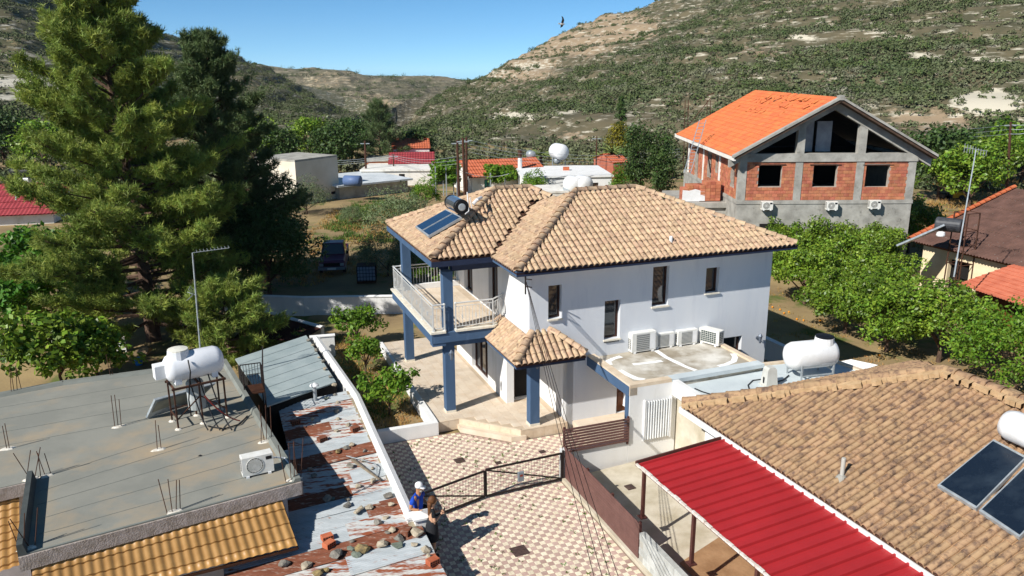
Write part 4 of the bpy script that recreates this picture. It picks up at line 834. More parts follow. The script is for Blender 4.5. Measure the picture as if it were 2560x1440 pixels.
# ================================================================ LEFT FLAT-ROOFED HOUSE
mFeltG = mat('grey_felt', '#8d8c83', '#83837b', rough=.92, scale=.7, lo=.4, hi=.6, col3='#a8957a', s3=.3, lo3=.48, hi3=.66, bump=.15, bscale=80)
mRough = mat('roughcast', '#b3a8a2', '#94897f', rough=1, scale=6, bump=1.0, bscale=26)
mYel = mat('yellow_tile_sheet', '#bd8f54', '#ad7f45', rough=.42, scale=2., spec=.5)
mLeft = mat('left_house_wall', '#cfc9cb', '#b9b2b2', rough=.95, scale=1.5, bump=.3)
ZF = 1.8; Ac, Bc, Cc_ = P(45, 1392, ZF), P(752, 1203, ZF), P(566, 903, ZF); Dd = P(158, 957, ZF); E1 = P(-300, 1043, ZF); E2 = P(-300, 1288, ZF); N1 = P(72, 1203, ZF)
house = thing('flat_roof_house', 'low house with grey felt flat roof and yellow tile-sheet awnings on the left', 'house', (Bc.x, Bc.y, 0))
xF = (Bc-Ac).normalized(); yF = Vector((-xF.y, xF.x, 0)); HA = math.atan2(xF.y, xF.x)
pl = [Ac, Bc, Cc_, Dd, E1, E2, N1]; m = MB(); m.prism([(p.x, p.y) for p in pl], ZF-.33, ZF); m.build('roof_slab', mFeltG, house, True)
cen = sum(pl, Vector())/len(pl); m = MB(); m.prism([tuple((p+(cen-p).normalized()*.45).to_2d()) for p in pl], -1.5, ZF-.335); m.build('wall', mLeft, house, True)
m = MB(); m.box(0, (Bc-Ac).length, -.045, .0, ZF-.36, ZF-.01, frame(Ac.xy.to_3d(), xF, yF, (0, 0, 1))); x2 = (E2-N1).normalized(); m.box(0, 4, -.04, -.0, ZF-.36, ZF-.02, frame(N1.xy.to_3d(), x2, Vector((x2.y, -x2.x, 0)), (0, 0, 1))); 
x3 = (Cc_-Bc).normalized(); m.box(0, 1.0, -.04, 0, ZF-.36, ZF-.01, frame(Bc.xy.to_3d(), x3, Vector((-x3.y, x3.x, 0)), (0, 0, 1))); m.build('roughcast_fascia', mRough, house, True)
def upstand(a, b, w_, h, mt, nm='upstand', side=1):
    a = Vector((a.x, a.y, 0)); b = Vector((b.x, b.y, 0)); x = (b-a).normalized(); y = Vector((-x.y, x.x, 0))*side
    m_ = MB(); L_ = (b-a).length; z0 = ZF+.002
    V_ = [a+y*.0+Vector((0, 0, z0)), a+y*w_*1.5+Vector((0, 0, z0)), a+y*w_+Vector((0, 0, z0+h)), a+Vector((0, 0, z0+h))]; d_ = x*L_
    V_ += [v+d_ for v in V_]; f = [(0, 1, 2, 3), (7, 6, 5, 4), (1, 5, 6, 2), (2, 6, 7, 3), (3, 7, 4, 0)]
    m_.add(V_, f if side > 0 else [q_[::-1] for q_ in f]); return m_.build(nm, mt, house, True)
mUp = mat('grey_felt_edge', '#7f827c', '#74766f', rough=.9, scale=2)
upstand(Bc, Cc_, .14, .1, mUp); upstand(Cc_, Dd, .18, .09, mUp); upstand(Dd, E1, .18, .09, mUp); upstand(N1, Ac, .12, .28, mat('felt_dark', '#4e5352', '#434847', rough=.9, scale=3), 'upstand', 1); upstand(Ac, Bc, .06, .025, mUp)
A2 = Ac-xF*.0; 
for k in range(1, 10):                   # felt lap seams
    s_ = k/10; a = P(45, 1392, ZF).lerp(P(-60, 1000, ZF), s_) if s_ > .5 else N1.lerp(Ac, 1-s_*2)+xF*.25; b = Bc.lerp(Cc_, s_)-xF*.25; a.z = b.z = 0
    x = (b-a).normalized(); q_ = MB(); n = 14
    for i in range(n): L_ = (b-a).length; o_ = random.uniform(-.012, .012); q_.box(L_*i/n, L_*(i+1)/n, o_, o_+.014, ZF+.001, ZF+.007, frame(a, x, Vector((-x.y, x.x, 0)), (0, 0, 1)))
    q_.build('felt_seam', mUp, house, True)
# awnings of pressed tile sheet
def tile_sheet(name, a, b, c, d, parent, mt, wave=.2, step=.33, amp=.024):
    a, b, c, d = map(Vector, (a, b, c, d)); nu = max(2, int((b-a).length/wave))*8; L_ = (d-a).length; rows = []
    k = 0.
    while k < L_-.01:
        rows += [(k, .0), (min(k+step-.012, L_), .045)]; k += step
    V_ = []; n = (b-a).cross(d-a).normalized()
    for s_, lift in [(L_-q_[0], q_[1]) for q_ in rows]:
        for i in range(nu+1):
            t_ = i/nu; p = a.lerp(b, t_).lerp(d.lerp(c, t_), s_/L_); ph = (i % 8)/8; h = amp*(math.sin(math.pi*ph/.7) if ph < .7 else -.25*math.sin(math.pi*(ph-.7)/.3))
            V_.append(p+n*(h+lift))
    m_ = MB(); r = len(rows); w1 = nu+1; m_.add(V_, [(j*w1+i, (j+1)*w1+i, (j+1)*w1+i+1, j*w1+i+1) for j in range(r-1) for i in range(nu)])
    o = m_.build(name, mt, parent, True); smooth(o.data)
    for p in o.data.polygons:
        if (p.index//nu) % 2 == 1: p.use_smooth = False
    return o
ta, tb_ = P(79, 1410, 1.44), P(700, 1240, 1.44); ba_, bb_ = P(90, 1530, .85), P(744, 1366, .85)
tile_sheet('awning_sheet', ba_, bb_, tb_, ta, house, mYel)
tile_sheet('awning_sheet', P(-240, 1520, .8), P(50, 1416, .8), P(48, 1235, 1.35), P(-240, 1305, 1.35), house, mYel)
m = MB(); m.tube(ba_-Vector((0, 0, .05)), bb_-Vector((0, 0, .05)), .04, n=4); m.tube(ta, ba_, .03, n=4); m.tube(tb_-Vector((0, 0, .04)), bb_-Vector((0, 0, .06)), .03, n=4); m.build('awning_frame', mWood, house, True)
# window shutters beneath the awning
m = MB(); o_ = P(560, 1400, .3)
sh = thing('felt_scrap', 'black scrap lying on the grey felt roof', 'scrap', P(500, 1140, ZF)); MB().add([(-.06, -.02, .003), (.05, -.04, .012), (.06, .03, .005), (-.01, .05, .02)], [(0, 1, 2, 3)]).build('scrap', mBlack, sh)
# starter bars
mLime = mat('lime_mortar', '#e4dfd4', '#c9bfae', rough=.95, scale=12)
bars = [((20, 1122), 2, .95, .0, 'at the left edge of the grey roof'), ((77, 1198), 3, .9, .35, 'crossing each other beside the dark upstand'), ((116, 1190), 3, .85, .1, 'near the dark upstand corner'), ((296, 1067), 3, 1.0, .06, 'in the middle of the roof left of the panel'), ((398, 1124), 2, .95, .05, 'in front of the leaning solar panel'), ((664, 1104), 4, 1.1, .08, 'at the right roof edge by the tank stand'),
        ((735, 1199), 5, 1.05, .2, 'at the roof corner beside the air conditioner'), ((437, 1279), 4, .95, .12, 'at the middle of the front roof edge'), ((66, 1372), 4, .9, .3, 'at the front left roof corner'), ((280, 943), 2, .9, .05, 'in the white mortar lump on the far roof edge'), ((40, 982), 4, .9, .1, 'at the far left roof edge')]
for (px, py), n, h, sp_, wh in bars:
    t = thing('starter_bars', 'rusty starter bars '+wh, 'rebar', P(px, py, ZF), HA, 'rusty starter bars on the flat roof'); m_ = MB()
    for k in range(n):
        x0 = (k-(n-1)/2)*.1+random.uniform(-.03, .03); y0 = random.uniform(-.05, .05); MB_ = MB().tube((x0, y0, -.02), (x0+random.uniform(-sp_, sp_), y0+random.uniform(-.05, .05), h*random.uniform(.75, 1.05)), .011, n=5).build('steel_bar', mRustBar, t)
    V_ = []; nn = 12
    for k in range(nn): a_ = 2*math.pi*k/nn; r_ = random.uniform(.8, 1.2); V_ += [(.2*r_*math.cos(a_), .1*r_*math.sin(a_), 0.0), (.15*r_*math.cos(a_), .06*r_*math.sin(a_), .035)]
    m_.add(V_, [(2*k, 2*((k+1) % nn), 2*((k+1) % nn)+1, 2*k+1) for k in range(nn)]+[tuple(2*k+1 for k in range(nn))]); m_.build('mortar_lump', mLime, t)
ac_unit(P(642, 1188, ZF)+Vector((0, .1, 0)), HA-.06, 'air conditioner with round fan on the grey felt roof', .8, .58, .3, 'fan')
cb = thing('hose', 'white insulated hose running from the air conditioner over the roof edge', 'hose', P(700, 1150, ZF)); MB().path([P(668, 1148, 2.1), P(690, 1143, 2.0), P(712, 1145, 1.9), P(722, 1160, 1.88), P(728, 1180, 1.86)], .025, 6).build('hose_line', mWhiteP, cb, True)
# water tank on its stand
base = P(500, 1048, ZF); RT = math.radians(36)
st = thing('tank_stand', 'rusty angle-iron stand carrying the white tank on the grey roof', 'stand', base, RT); m = MB(); hP = 1.28
for sx in (-.72, .0, .72):
    for sy in (-.36, .36):
        MB().bar((sx, sy, 0), (sx, sy, hP), .045).build('leg', mRustBar, st); MB().lathe([(.11, 0), (.06, .04)], 8, Matrix.Translation((sx, sy, .002))).build('mortar_foot', mLime, st)
m.bar((-.78, -.4, hP), (.78, -.4, hP), .06).bar((-.78, .4, hP), (.78, .4, hP), .06)
for sx in (-.72, 0, .72): m.bar((sx, -.42, hP+.03), (sx, .42, hP+.03), .05)
m.bar((-.72, -.36, .3), (0, -.36, .9), .03).bar((0, -.36, .9), (.72, -.36, .3), .03).bar((-.72, .36, .4), (.72, .36, .4), .03).bar((-.72, -.36, .35), (-.72, .36, .35), .03)
m.build('frame', mRustBar, st)
wt = water_tank('water_tank', 'white horizontal water tank with round lid on the iron stand', base+Vector((0, 0, hP)), RT, 1.7, .43, mat('tank_white', '#e6e7ea', '#d6d8dc', rough=.45, scale=2), .1, lid=(-.4, mat('tank_lid', '#dcd9cc', rough=.6)))
bx = thing('float_box', 'white plastic box on the end of the roof tank', 'box', base+Vector((-.95*math.cos(RT), -.95*math.sin(RT), hP+.3)), RT); MB().cbox(-.17, .17, -.14, .2, 0, .42, .02).build('box', mWhiteP, bx)
sx_ = thing('hot_water_cylinder', 'grey white cylinder under the rooftop tank', 'cylinder', base+Vector((-.1, .15, .3)), RT); MB().lathe([(.2, 0), (.26, .03), (.26, .85), (.22, .92)], 16).build('cylinder', mat('cyl', '#b8bcbc', '#9aa09f', rough=.5, scale=3), sx_)
so_ = thing('solar_collector', 'solar panel leaning with its grey back to the camera on the flat roof', 'solar panel', P(440, 1030, ZF)); m = MB(); m.slab(P(367, 1046, 1.84), P(488, 1008, 1.84), P(540, 958, 2.5), P(388, 1001, 2.5), .08); m.build('panel', mSteel, so_, True)
MB().slab(P(375, 1041, 1.87), P(484, 1008, 1.87), P(528, 966, 2.44), P(392, 1006, 2.44), .002).build('back_sheet', mat('zinc_back', '#8b8b80', '#6f7069', rough=.6, scale=2), so_, True)
pi_ = thing('pipes', 'black and red pipes hanging round the tank stand', 'pipes', base+Vector((.3, 0, 0))); m = MB()
def sag(a, b, d_, n=10): a = Vector(a); b = Vector(b); return [a.lerp(b, i/n)+Vector((0, 0, -d_*4*(i/n)*(1-i/n))) for i in range(n+1)]
for k in range(3): m.path(sag(P(470+25*k, 935, 3.3), P(520+30*k, 1075, ZF+.06), .25), .022, 6)
m.path([P(520, 1065, ZF+.05), P(560, 1072, ZF+.04), P(600, 1060, ZF+.04), P(618, 1040, ZF+.04)], .022, 6); m.path([P(470, 900, 3.9), P(476, 930, 3.6), P(472, 1000, 2.6), P(478, 1040, 2.0)], .022); m.build('black_pipe', mBlack, pi_, True)
m = MB().path(sag(P(512, 990, 2.9), P(600, 1052, ZF+.06), .15), .02); m.build('red_pipe', mat('red_pipe', '#8e2f25', rough=.6), pi_, True)
# television mast
mb_ = P(503, 905, ZF); top = Yp(481, 632, mb_.y+.1)
tv = thing('television_mast', 'thin steel television mast with two aerials rising behind the white tank', 'aerial', mb_); m = MB().tube(mb_, top, .03, .024); m.build('mast', mSteel, tv, True)
e_ = Yp(572, 620, mb_.y+.7); m = MB().tube(top, e_, .012, n=6); d_ = (e_-top); sd = d_.cross(Vector((0, 0, 1))).normalized()
for k in range(10): q_ = top+d_*(.12+.88*k/9); m.tube(q_-sd*.14+Vector((0, 0, .06)), q_, .007, n=4); m.tube(q_, q_+sd*.14+Vector((0, 0, .06)), .007, n=4)
m.build('yagi_aerial', mSteel, tv, True)
c_ = mb_.lerp(top, .62); m = MB()
for sg in (-1, 1):
    for k in range(6): m.tube(c_+Vector((-.08*sg*0-.1-.22*(k/5)*(1 if sg < 0 else .5), -.1, .02+sg*.04*k)), c_+Vector((-.05-.2*(k/5), .22, .08+sg*.04*k)), .008, n=4)
m.tube(c_, c_+Vector((-.3, 0, .12)), .012, n=5); m.build('grid_aerial', mSteel, tv, True)
MB().path([top+Vector((.03, 0, -.1)), mb_.lerp(top, .7)+Vector((.05, 0, 0)), mb_.lerp(top, .3)+Vector((.07, 0, 0)), mb_+Vector((.3, 0, .1))], .01, 5).build('cable', mBlack, tv, True)
# iron stair landing beside the flat roof
ld = thing('stair_landing', 'black iron stair landing with railings between the flat roof and the pale shed', 'landing', P(635, 985, 1.75)); m = MB()
pA, pB, pC, pD = P(612, 985, 1.75), P(662, 978, 1.75), P(655, 958, 1.75), P(605, 965, 1.75); m.slab(pA, pB, pC, pD, .05); m.build('deck', mWood, ld, True); m = MB(); up = Vector((0, 0, .75))
for q_ in (pA, pB, pC, pD): m.bar(q_, q_+up, .03); m.bar(q_, q_-Vector((0, 0, 3)), .04)
for a, b in ((pB, pC), (pC, pD)):
    m.bar(a+up, b+up, .03); m.bar(a+up*.5, b+up*.5, .02)
    for k in range(1, 7): m.bar(a.lerp(b, k/7), a.lerp(b, k/7)+up, .014)
m.bar(pC, pC+Vector((.1, .1, 1.3)), .03); m.bar(pB+up, pC+Vector((.1, .1, 1.3)), .03); m.build('railing', mGateM, ld, True)
# ================================================================ RUSTY TIN SHEDS
mTinG = mat('tin_galvanised', '#b9bec0', '#9ea4a6', rough=.55, scale=1.2, metal=.0, stretch=(1, 4, 1, -VA), col3='#8a5a42', s3=2.2, lo3=.6, hi3=.72)
mTinR = mat('tin_rust', '#85523d', '#6d3f2c', rough=.85, scale=1.6, stretch=(1, 5, 1, -VA), col3='#a8988a', s3=3., lo3=.55, hi3=.7)
mTinM = mat('tin_mixed', '#c6c2ba', '#aeb4b6', rough=.65, scale=1.1, stretch=(.7, 5, 1, -VA), col3='#8c4c30', s3=1.6, lo3=.47, hi3=.58)
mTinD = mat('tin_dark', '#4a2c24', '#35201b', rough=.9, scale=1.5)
def corr(parent, a, b, c, d, mt, name='sheet', per=.076, amp=.011, thick=0):
    """corrugated sheet: waves repeat along a->b, run a->d"""
    a, b, c, d = map(Vector, (a, b, c, d)); n = max(6, int((b-a).length/per*6)); nm = (b-a).cross(d-a).normalized(); m_ = MB(); V_ = []
    for i in range(n+1): h = nm*amp*math.cos(2*math.pi*i/6); V_ += [a.lerp(b, i/n)+h, d.lerp(c, i/n)+h]
    m_.add(V_, [(2*i, 2*i+2, 2*i+3, 2*i+1) for i in range(n)]); o = m_.build(name, mt, parent, True); smooth(o.data); return o
shed = thing('tin_shed', 'low lean-to shed roofed with rusty and pale corrugated tin sheets', 'shed', LW(-4.5, -4), VA)
def TZ(u): return .8+.075*(u+3.)
strips = 'GMRGMRMGRMMRGMRRGMG'; v = -11.2; k = 0
cols = {'G': mTinG, 'R': mTinR, 'M': mTinM}
order = [(-11.2, 'M'), (-10.4, 'M'), (-9.55, 'M'), (-8.75, 'G'), (-8.0, 'R'), (-7.3, 'M'), (-6.6, 'R'), (-5.9, 'G'), (-5.25, 'M'), (-4.55, 'G'), (-3.8, 'M'), (-3.0, 'R'), (-2.25, 'G'), (-1.5, 'M'), (-.8, 'M'), (-.1, 'G'), (.65, 'M'), (1.4, 'G')]
for i, (v0, cc) in enumerate(order):
    v1 = (order[i+1][0] if i+1 < len(order) else 2.1)+.07; uL = -7.6 if v0 < -6 else (-6.2 if v0 < -1.5 else -5.5+.0*v0); uR = -2.86 if v0 < -7.6 else -3.06
    cut = [uL, uR] if i % 3 == 1 else [uL, random.uniform(-5.2, -3.9), uR]
    if v0 < -8: cut = [uL, -4.7+random.uniform(-.3, .3), uR]
    dz = random.uniform(0, .03)
    for j, (a, b) in enumerate(zip(cut, cut[1:])):
        c2 = cc if j == len(cut)-2 else random.choice('GGMMR' if v0 > -7.5 else 'MG'); z_ = dz+.008*j; sk = random.uniform(-.04, .04)
        corr(shed, LW(b, v0+sk, TZ(b)+z_), LW(b, v1+sk, TZ(b)+z_), LW(a-.08, v1, TZ(a)+z_), LW(a-.08, v0, TZ(a)+z_), cols[c2])
m = MB(); m.box(-7.5, -3.2, -11.2, -11.1, -1.5, .4).box(-3.3, -3.15, -11.1, 2., -1.5, .7).box(-2.95, -2.88, -11.1, -7.6, -1.5, .75); m.v = [tuple(LW(*v)) for v in m.v]; m.build('wall', mConc, shed, True)
m = MB(); 
for i in range(40): v0 = -7.5+i*.24; m.box(-3.12+random.uniform(-.05, .03), -2.95, v0, v0+.25, .6, .84+random.uniform(-.02, .03))
m.v = [tuple(LW(*v)) for v in m.v]; m.build('mortar_fillet', mat('rough_mortar', '#a89c86', '#857a68', rough=1, scale=5, bump=.8, bscale=30), shed, True)
# stones and bricks weighing the sheets down
mRock = [mat('rock_grey', '#8d887e', '#6c675f', rough=1, scale=9, bump=.8, bscale=25), mat('rock_pale', '#b9ad98', '#978a76', rough=1, scale=9, bump=.8, bscale=25), mat('rock_green', '#7b8274', '#5f665a', rough=1, scale=7, bump=.6, bscale=30), mat('rock_ochre', '#a08a5c', '#6f624a', rough=1, scale=8, bump=.8, bscale=25)]
def tinpt(px, py):
    p = P(px, py, .8)
    for _ in range(3): u, _v = WL(p); p = P(px, py, TZ(u)+.03)
    return p
stones = [(819, 1245, 22, 0, 'dark round'), (972, 1238, 22, 0, 'dark jagged'), (978, 1261, 16, 1, 'small tan'), (896, 1275, 26, 1, 'crumbled pale'), (923, 1268, 18, 1, 'grey flat'), (868, 1262, 21, 0, 'round grey'), (868, 1247, 13, 0, 'small lumpy'), (931, 1201, 17, 1, 'chunky pale'), (895, 1215, 17, 1, 'pointed tan'), (876, 1163, 19, 0, 'square brownish'), (908, 1151, 15, 1, 'pale block-shaped'), (931, 1170, 13, 1, 'white block-shaped'), (912, 1127, 13, 0, 'bluish'), (845, 1128, 22, 3, 'ochre lumpy'), (865, 1119, 18, 0, 'grey middle'), (879, 1111, 17, 1, 'pale upper'), (946, 1305, 20, 0, 'dark grey'), (963, 1293, 15, 1, 'cream'), (980, 1325, 15, 1, 'upright cream'), (970, 1330, 11, 0, 'small upright'), (956, 1358, 26, 1, 'broad grey'), (996, 1345, 24, 0, 'speckled'), (994, 1362, 21, 2, 'green grey'), (1043, 1330, 31, 1, 'tall knobbly'), (1036, 1360, 14, 1, 'low tan'), (1065, 1373, 20, 1, 'cream wedge'), (1072, 1393, 15, 1, 'small cream'), (879, 1372, 19, 2, 'smooth greenish'), (892, 1384, 20, 2, 'lower smooth greenish'), (905, 1372, 30, 3, 'long ochre'), (882, 1352, 11, 0, 'dark splintered'), (842, 1385, 27, 0, 'standing grey'), (766, 1413, 22, 1, 'tan lumpy'), (797, 1433, 22, 3, 'ochre bottom'), (815, 1424, 14, 3, 'smaller ochre'), (711, 1408, 24, 0, 'pale grey slab-like'), (837, 985, 14, 0, 'dark upper'), (817, 994, 15, 2, 'smooth bluish'), (844, 1005, 12, 1, 'pale upper'), (840, 1026, 20, 0, 'lumpy with straw'), (846, 1046, 14, 1, 'flat pale'), (870, 1061, 14, 1, 'flat tan'), (842, 1076, 16, 1, 'square pale'), (781, 1046, 15, 1, 'flat upper left'), (795, 1028, 12, 0, 'small flat'), (785, 1188, 17, 0, 'shaded lump'), (775, 1172, 16, 0, 'shaded flat'), (833, 1246, 10, 2, 'small dark shaded')]
def stone_mesh(seed, mt):
    r_ = np.random.default_rng(seed); b_ = bmesh.new(); ax = np.array([1, r_.uniform(.6, .95), r_.uniform(.4, .7)])
    d_ = r_.normal(size=(20, 3)); d_ /= np.linalg.norm(d_, axis=1)[:, None]
    for q_ in d_*ax*r_.uniform(.72, 1.1, (20, 1)): b_.verts.new(q_)
    h_ = bmesh.ops.convex_hull(b_, input=b_.verts); bmesh.ops.delete(b_, geom=[g for g in h_['geom_interior'] if isinstance(g, bmesh.types.BMVert)], context='VERTS')
    me_ = bpy.data.meshes.new('stone'); b_.to_mesh(me_); b_.free(); me_.materials.append(mt); return me_
for i, (px, py, s_, mi, adj) in enumerate(stones):
    o = link('stone', stone_mesh(100+i, mRock[mi])); r_ = s_/2/94*1.4; p = tinpt(px, py+s_*.25); o.location = p+Vector((0, 0, r_*.38)); o.scale = (r_,)*3; o.rotation_euler = (random.uniform(-.2, .2), random.uniform(-.2, .2), random.uniform(0, 6))
    nb = 'near the white wall' if px > 900 and py < 1310 else ('on the near pale sheets' if py > 1310 else 'on the far tin sheets' if py < 1060 else 'on the rusty middle sheets')
    tag(o, f'{adj} stone lying {nb} of the tin shed roof', 'stone', 'stones weighing down the tin roof')
mBrick = mat('clay_brick', '#c4714f', '#a9593c', rough=.9, scale=4, piece=.1, bump=.3)
for px, py, rz, lb in ((1016, 1335, .9, 'brown hollow clay brick leaning among stones at the roof corner'), (1082, 1410, .35, 'orange hollow clay brick near the bottom corner of the tin roof'), (818, 1350, .2, 'upright red hollow brick on the rusty sheets'), (823, 1367, .6, 'flat orange brick beside the upright red one'), (888, 1077, .3, 'dark hollow brick by the white wall'), (806, 1103, .4, 'thin red brick on the far rusty sheet'), (739, 1060, .3, 'broken brick at the far left of the tin roof')):
    t = thing('clay_brick', lb, 'brick', tinpt(px, py)+Vector((0, 0, .02)), VA+rz, 'loose clay bricks on the tin roof'); MB().cbox(-.14, .14, -.1, .1, 0, .13, .006).build('brick_body', mBrick if py > 1340 else mTinR, t); h_ = MB()
    for a in range(4):
        for b in range(2): h_.box(-.12+a*.065, -.08+a*.065, -.102, -.1, .02+b*.055, .055+b*.055)
    h_.build('holes', mDark, t)  # black patches on the solid brick, shade of the holes put in colour
pk = thing('timber_batten', 'weathered timber batten lying across the tin roof', 'timber', tinpt(915, 1178)); MB().tube(tinpt(880, 1152)+Vector((0, 0, .05)), tinpt(952, 1205)+Vector((0, 0, .06)), .05, .03, n=4).build('batten', mat('grey_timber', '#8f8270', '#75695a', rough=.95, scale=6), pk, True)
pk = thing('steel_tube', 'bent grey steel tube lying on the tin roof', 'tube', tinpt(900, 1150)); MB().path([tinpt(866, 1145)+Vector((0, 0, .07)), tinpt(935, 1165)+Vector((0, 0, .1)), tinpt(943, 1172)+Vector((0, 0, .1)), tinpt(942, 1195)+Vector((0, 0, .05))], .016).build('tube', mSteel, pk, True)
# pale flat shed roof and dark rusty roof behind it
ps = thing('pale_shed', 'shed with pale blue grey metal panel roof beside the boundary wall', 'shed', P(700, 950, .95)); q = [P(588, 897, 1.0), P(668, 1016, 1.0), P(846, 955, .95), P(770, 838, .95)]
mPaleS = mat('pale_sheet', '#adb8b8', '#9ba8a9', rough=.6, scale=1.3, metal=.1)
for k in range(7):
    a, b = k/7, (k+1)/7-.006; m = MB(); m.slab(q[0].lerp(q[1], b), q[3].lerp(q[2], b)-Vector((.08, 0, 0)), q[3].lerp(q[2], a)-Vector((.08, 0, 0)), q[0].lerp(q[1], a), .05); m.build('roof_panel', mPaleS, ps, True)
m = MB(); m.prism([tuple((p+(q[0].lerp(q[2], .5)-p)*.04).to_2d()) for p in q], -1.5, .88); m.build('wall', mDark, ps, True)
vt = thing('flue', 'white mushroom cap on a grey flue pipe at the pale shed edge', 'flue', P(788, 994, .85)); MB().lathe([(.07, -.1), (.07, .45)], 10).build('pipe', mSteel, vt); MB().lathe([(.03, .44), (.17, .46), (.15, .5), (.05, .56)], 14).build('cap', mWhiteP, vt)
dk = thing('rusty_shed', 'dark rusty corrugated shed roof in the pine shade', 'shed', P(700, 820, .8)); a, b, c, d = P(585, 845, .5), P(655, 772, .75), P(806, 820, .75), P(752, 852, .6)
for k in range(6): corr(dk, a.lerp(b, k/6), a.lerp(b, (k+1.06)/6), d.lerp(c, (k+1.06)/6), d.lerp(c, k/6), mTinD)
for i, (px, py, s_) in enumerate(((772, 850, 16), (782, 862, 14), (790, 875, 16), (797, 893, 10), (808, 902, 15), (812, 921, 15), (825, 942, 15), (836, 962, 16))):
    o = link('stone', stone_mesh(300+i, mRock[i % 2])); o.location = P(px, py, 1.02); o.scale = (s_/2/62,)*3; o.rotation_euler = (0, 0, i); tag(o, ('first', 'second', 'third', 'fourth', 'fifth', 'sixth', 'seventh', 'last')[i]+' stone from the far end of the row on the pale shed edge', 'stone', 'row of stones on the pale shed')
# ================================================================ UNFINISHED BRICK HOUSE
YF = 47.7; uh = thing('unfinished_house', 'unfinished red brick house with concrete frame and orange tiled gable roof', 'house', (13.55, YF, 0))
def ub(m_, *a): m_.box(a[0]-13.55, a[1]-13.55, a[2]-YF, a[3]-YF, a[4], a[5]); return m_
mBrickU = mat('hollow_brick', '#bf7c5e', '#ab664b', rough=.95, scale=3, piece=.2, hue=.01, bump=.3)
mBrickM = mat('brick_mortar', '#b3a89c', '#968a80', rough=1, scale=4)
mFrameC = mat('raw_concrete', '#b1aea6', '#8e8b84', rough=.95, scale=1.4, bump=.4, bscale=20, col3='#6f6c66', s3=2.5, lo3=.6, hi3=.75)
cols_ = [(13.55, 14.0), (16.88, 17.32), (20.5, 20.95), (23.6, 24.05)]
for a, b in cols_:
    m = MB(); ub(m, a, b, YF, YF+.4, 4.42, 6.72).build('column', mFrameC, uh)
for k, (y_) in enumerate((52.2, 56.7, 61.5)): m = MB(); ub(m, 13.55, 13.95, y_, y_+.35, 4.42, 6.72).build('column', mWhiteO, uh)
m = MB(); ub(m, 13.5, 24.1, YF-.05, YF+.4, 6.72, 7.2); ub(m, 13.5, 13.95, YF+.4, 63, 6.72, 7.1); m.build('ring_beam', mFrameC, uh)
m = MB(); ub(m, 13.5, 24.1, YF-.02, 63, 4.2, 4.42); ub(m, 13.55, 24.05, YF+.02, YF+.4, -.3, 4.2); ub(m, 13.55, 13.9, YF+.4, 63, -.3, 4.2); ub(m, 23.7, 24.05, YF+.4, 63, -.3, 7.1); ub(m, 13.9, 23.7, 62.6, 63, -.3, 7.1)
m.build('ground_storey', mFrameC, uh)
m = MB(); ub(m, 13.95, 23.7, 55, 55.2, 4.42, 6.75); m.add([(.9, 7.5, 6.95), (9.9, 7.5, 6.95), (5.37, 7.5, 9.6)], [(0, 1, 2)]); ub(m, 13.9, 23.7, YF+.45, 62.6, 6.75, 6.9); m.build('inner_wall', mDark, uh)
wn_ = [(14.73, 16.12, 5.24, 6.51), (17.99, 19.4, 5.22, 6.5), (21.12, 22.51, 5.2, 6.48)]
m = MB()
for (a, b), w_ in zip(((14.0, 16.88), (17.32, 20.5), (20.95, 23.6)), wn_): m2 = MB(); wall_u(m2, a-13.55, b-13.55, .06, .3, 4.42, 6.72, [(w_[0]-13.55, w_[1]-13.55, w_[2], w_[3])]); m.add(m2.v, m2.f)
sw = [(48.8, 49.8, 5.1, 6.5), (52.9, 53.6, 5.4, 6.5), (54.6, 55.8, 4.8, 6.5), (58.5, 59.7, 4.5, 6.5)]
for a, b in ((48.1, 52.2), (52.55, 56.7), (57.05, 61.5)): m2 = MB(); wall_v(m2, .06, .3, a-YF, b-YF, 4.42, 6.72, [(h[0]-YF, h[1]-YF, h[2], h[3]) for h in sw if a < h[0] < b]); m.add(m2.v, m2.f)
bwall = m.build('brick_wall', mBrickM, uh)
bw_, bh_ = .325, .195; bmsh = MB().cbox(-bw_/2+.006, bw_/2-.006, -bh_/2+.006, bh_/2-.006, -.04, .03, .008).mesh('brick', mBrickU)
its = []
def lay(a, b, z0, z1, holes, M0):
    r = 0; z = z0+bh_/2
    while z < z1-.05:
        x = a+(0 if r % 2 else -bw_/2)+bw_/2
        while x < b+bw_/2-.01:
            x0, x1 = max(x-bw_/2, a), min(x+bw_/2, b)
            for h in holes:
                if h[2]-.05 < z < h[3]+.05:
                    if x0 < h[0] < x1 and x < h[0]+.17: x1 = min(x1, h[0])
                    elif x0 < h[1] < x1: x0 = max(x0, h[1])
            c_ = (x0+x1)/2; s_ = (x1-x0)/bw_
            if s_ > .25 and not any(h[0]-.02 < c_ < h[1]+.02 and h[2]-.05 < z < h[3]+.05 for h in holes): its.append((0, M0 @ Matrix.Translation((c_+random.uniform(-.004, .004), z, random.uniform(-.012, .006))) @ Matrix.Diagonal((s_, 1, 1, 1))))
            x += bw_
        z += bh_; r += 1
Mf = frame((-13.55, .06, 0), (1, 0, 0), (0, 0, 1), (0, -1, 0))
for (a, b), w_ in zip(((14.0, 16.88), (17.32, 20.5), (20.95, 23.6)), wn_): lay(a, b, 4.42, 6.72, [w_], Mf)
Ms = frame((.06, -YF, 0), (0, 1, 0), (0, 0, 1), (-1, 0, 0))
for a, b in ((48.1, 52.2), (52.55, 56.7), (57.05, 61.5)): lay(a, b, 4.42, 6.72, sw, Ms)
pieces(bwall, 'brick', [bmsh], its, 300)
m = MB()
for w_ in wn_: ub(m, w_[0]-.25, w_[1]+.2, YF+.0, YF+.1, w_[3], w_[3]+.05)
m.build('lintel', mRustBar, uh)
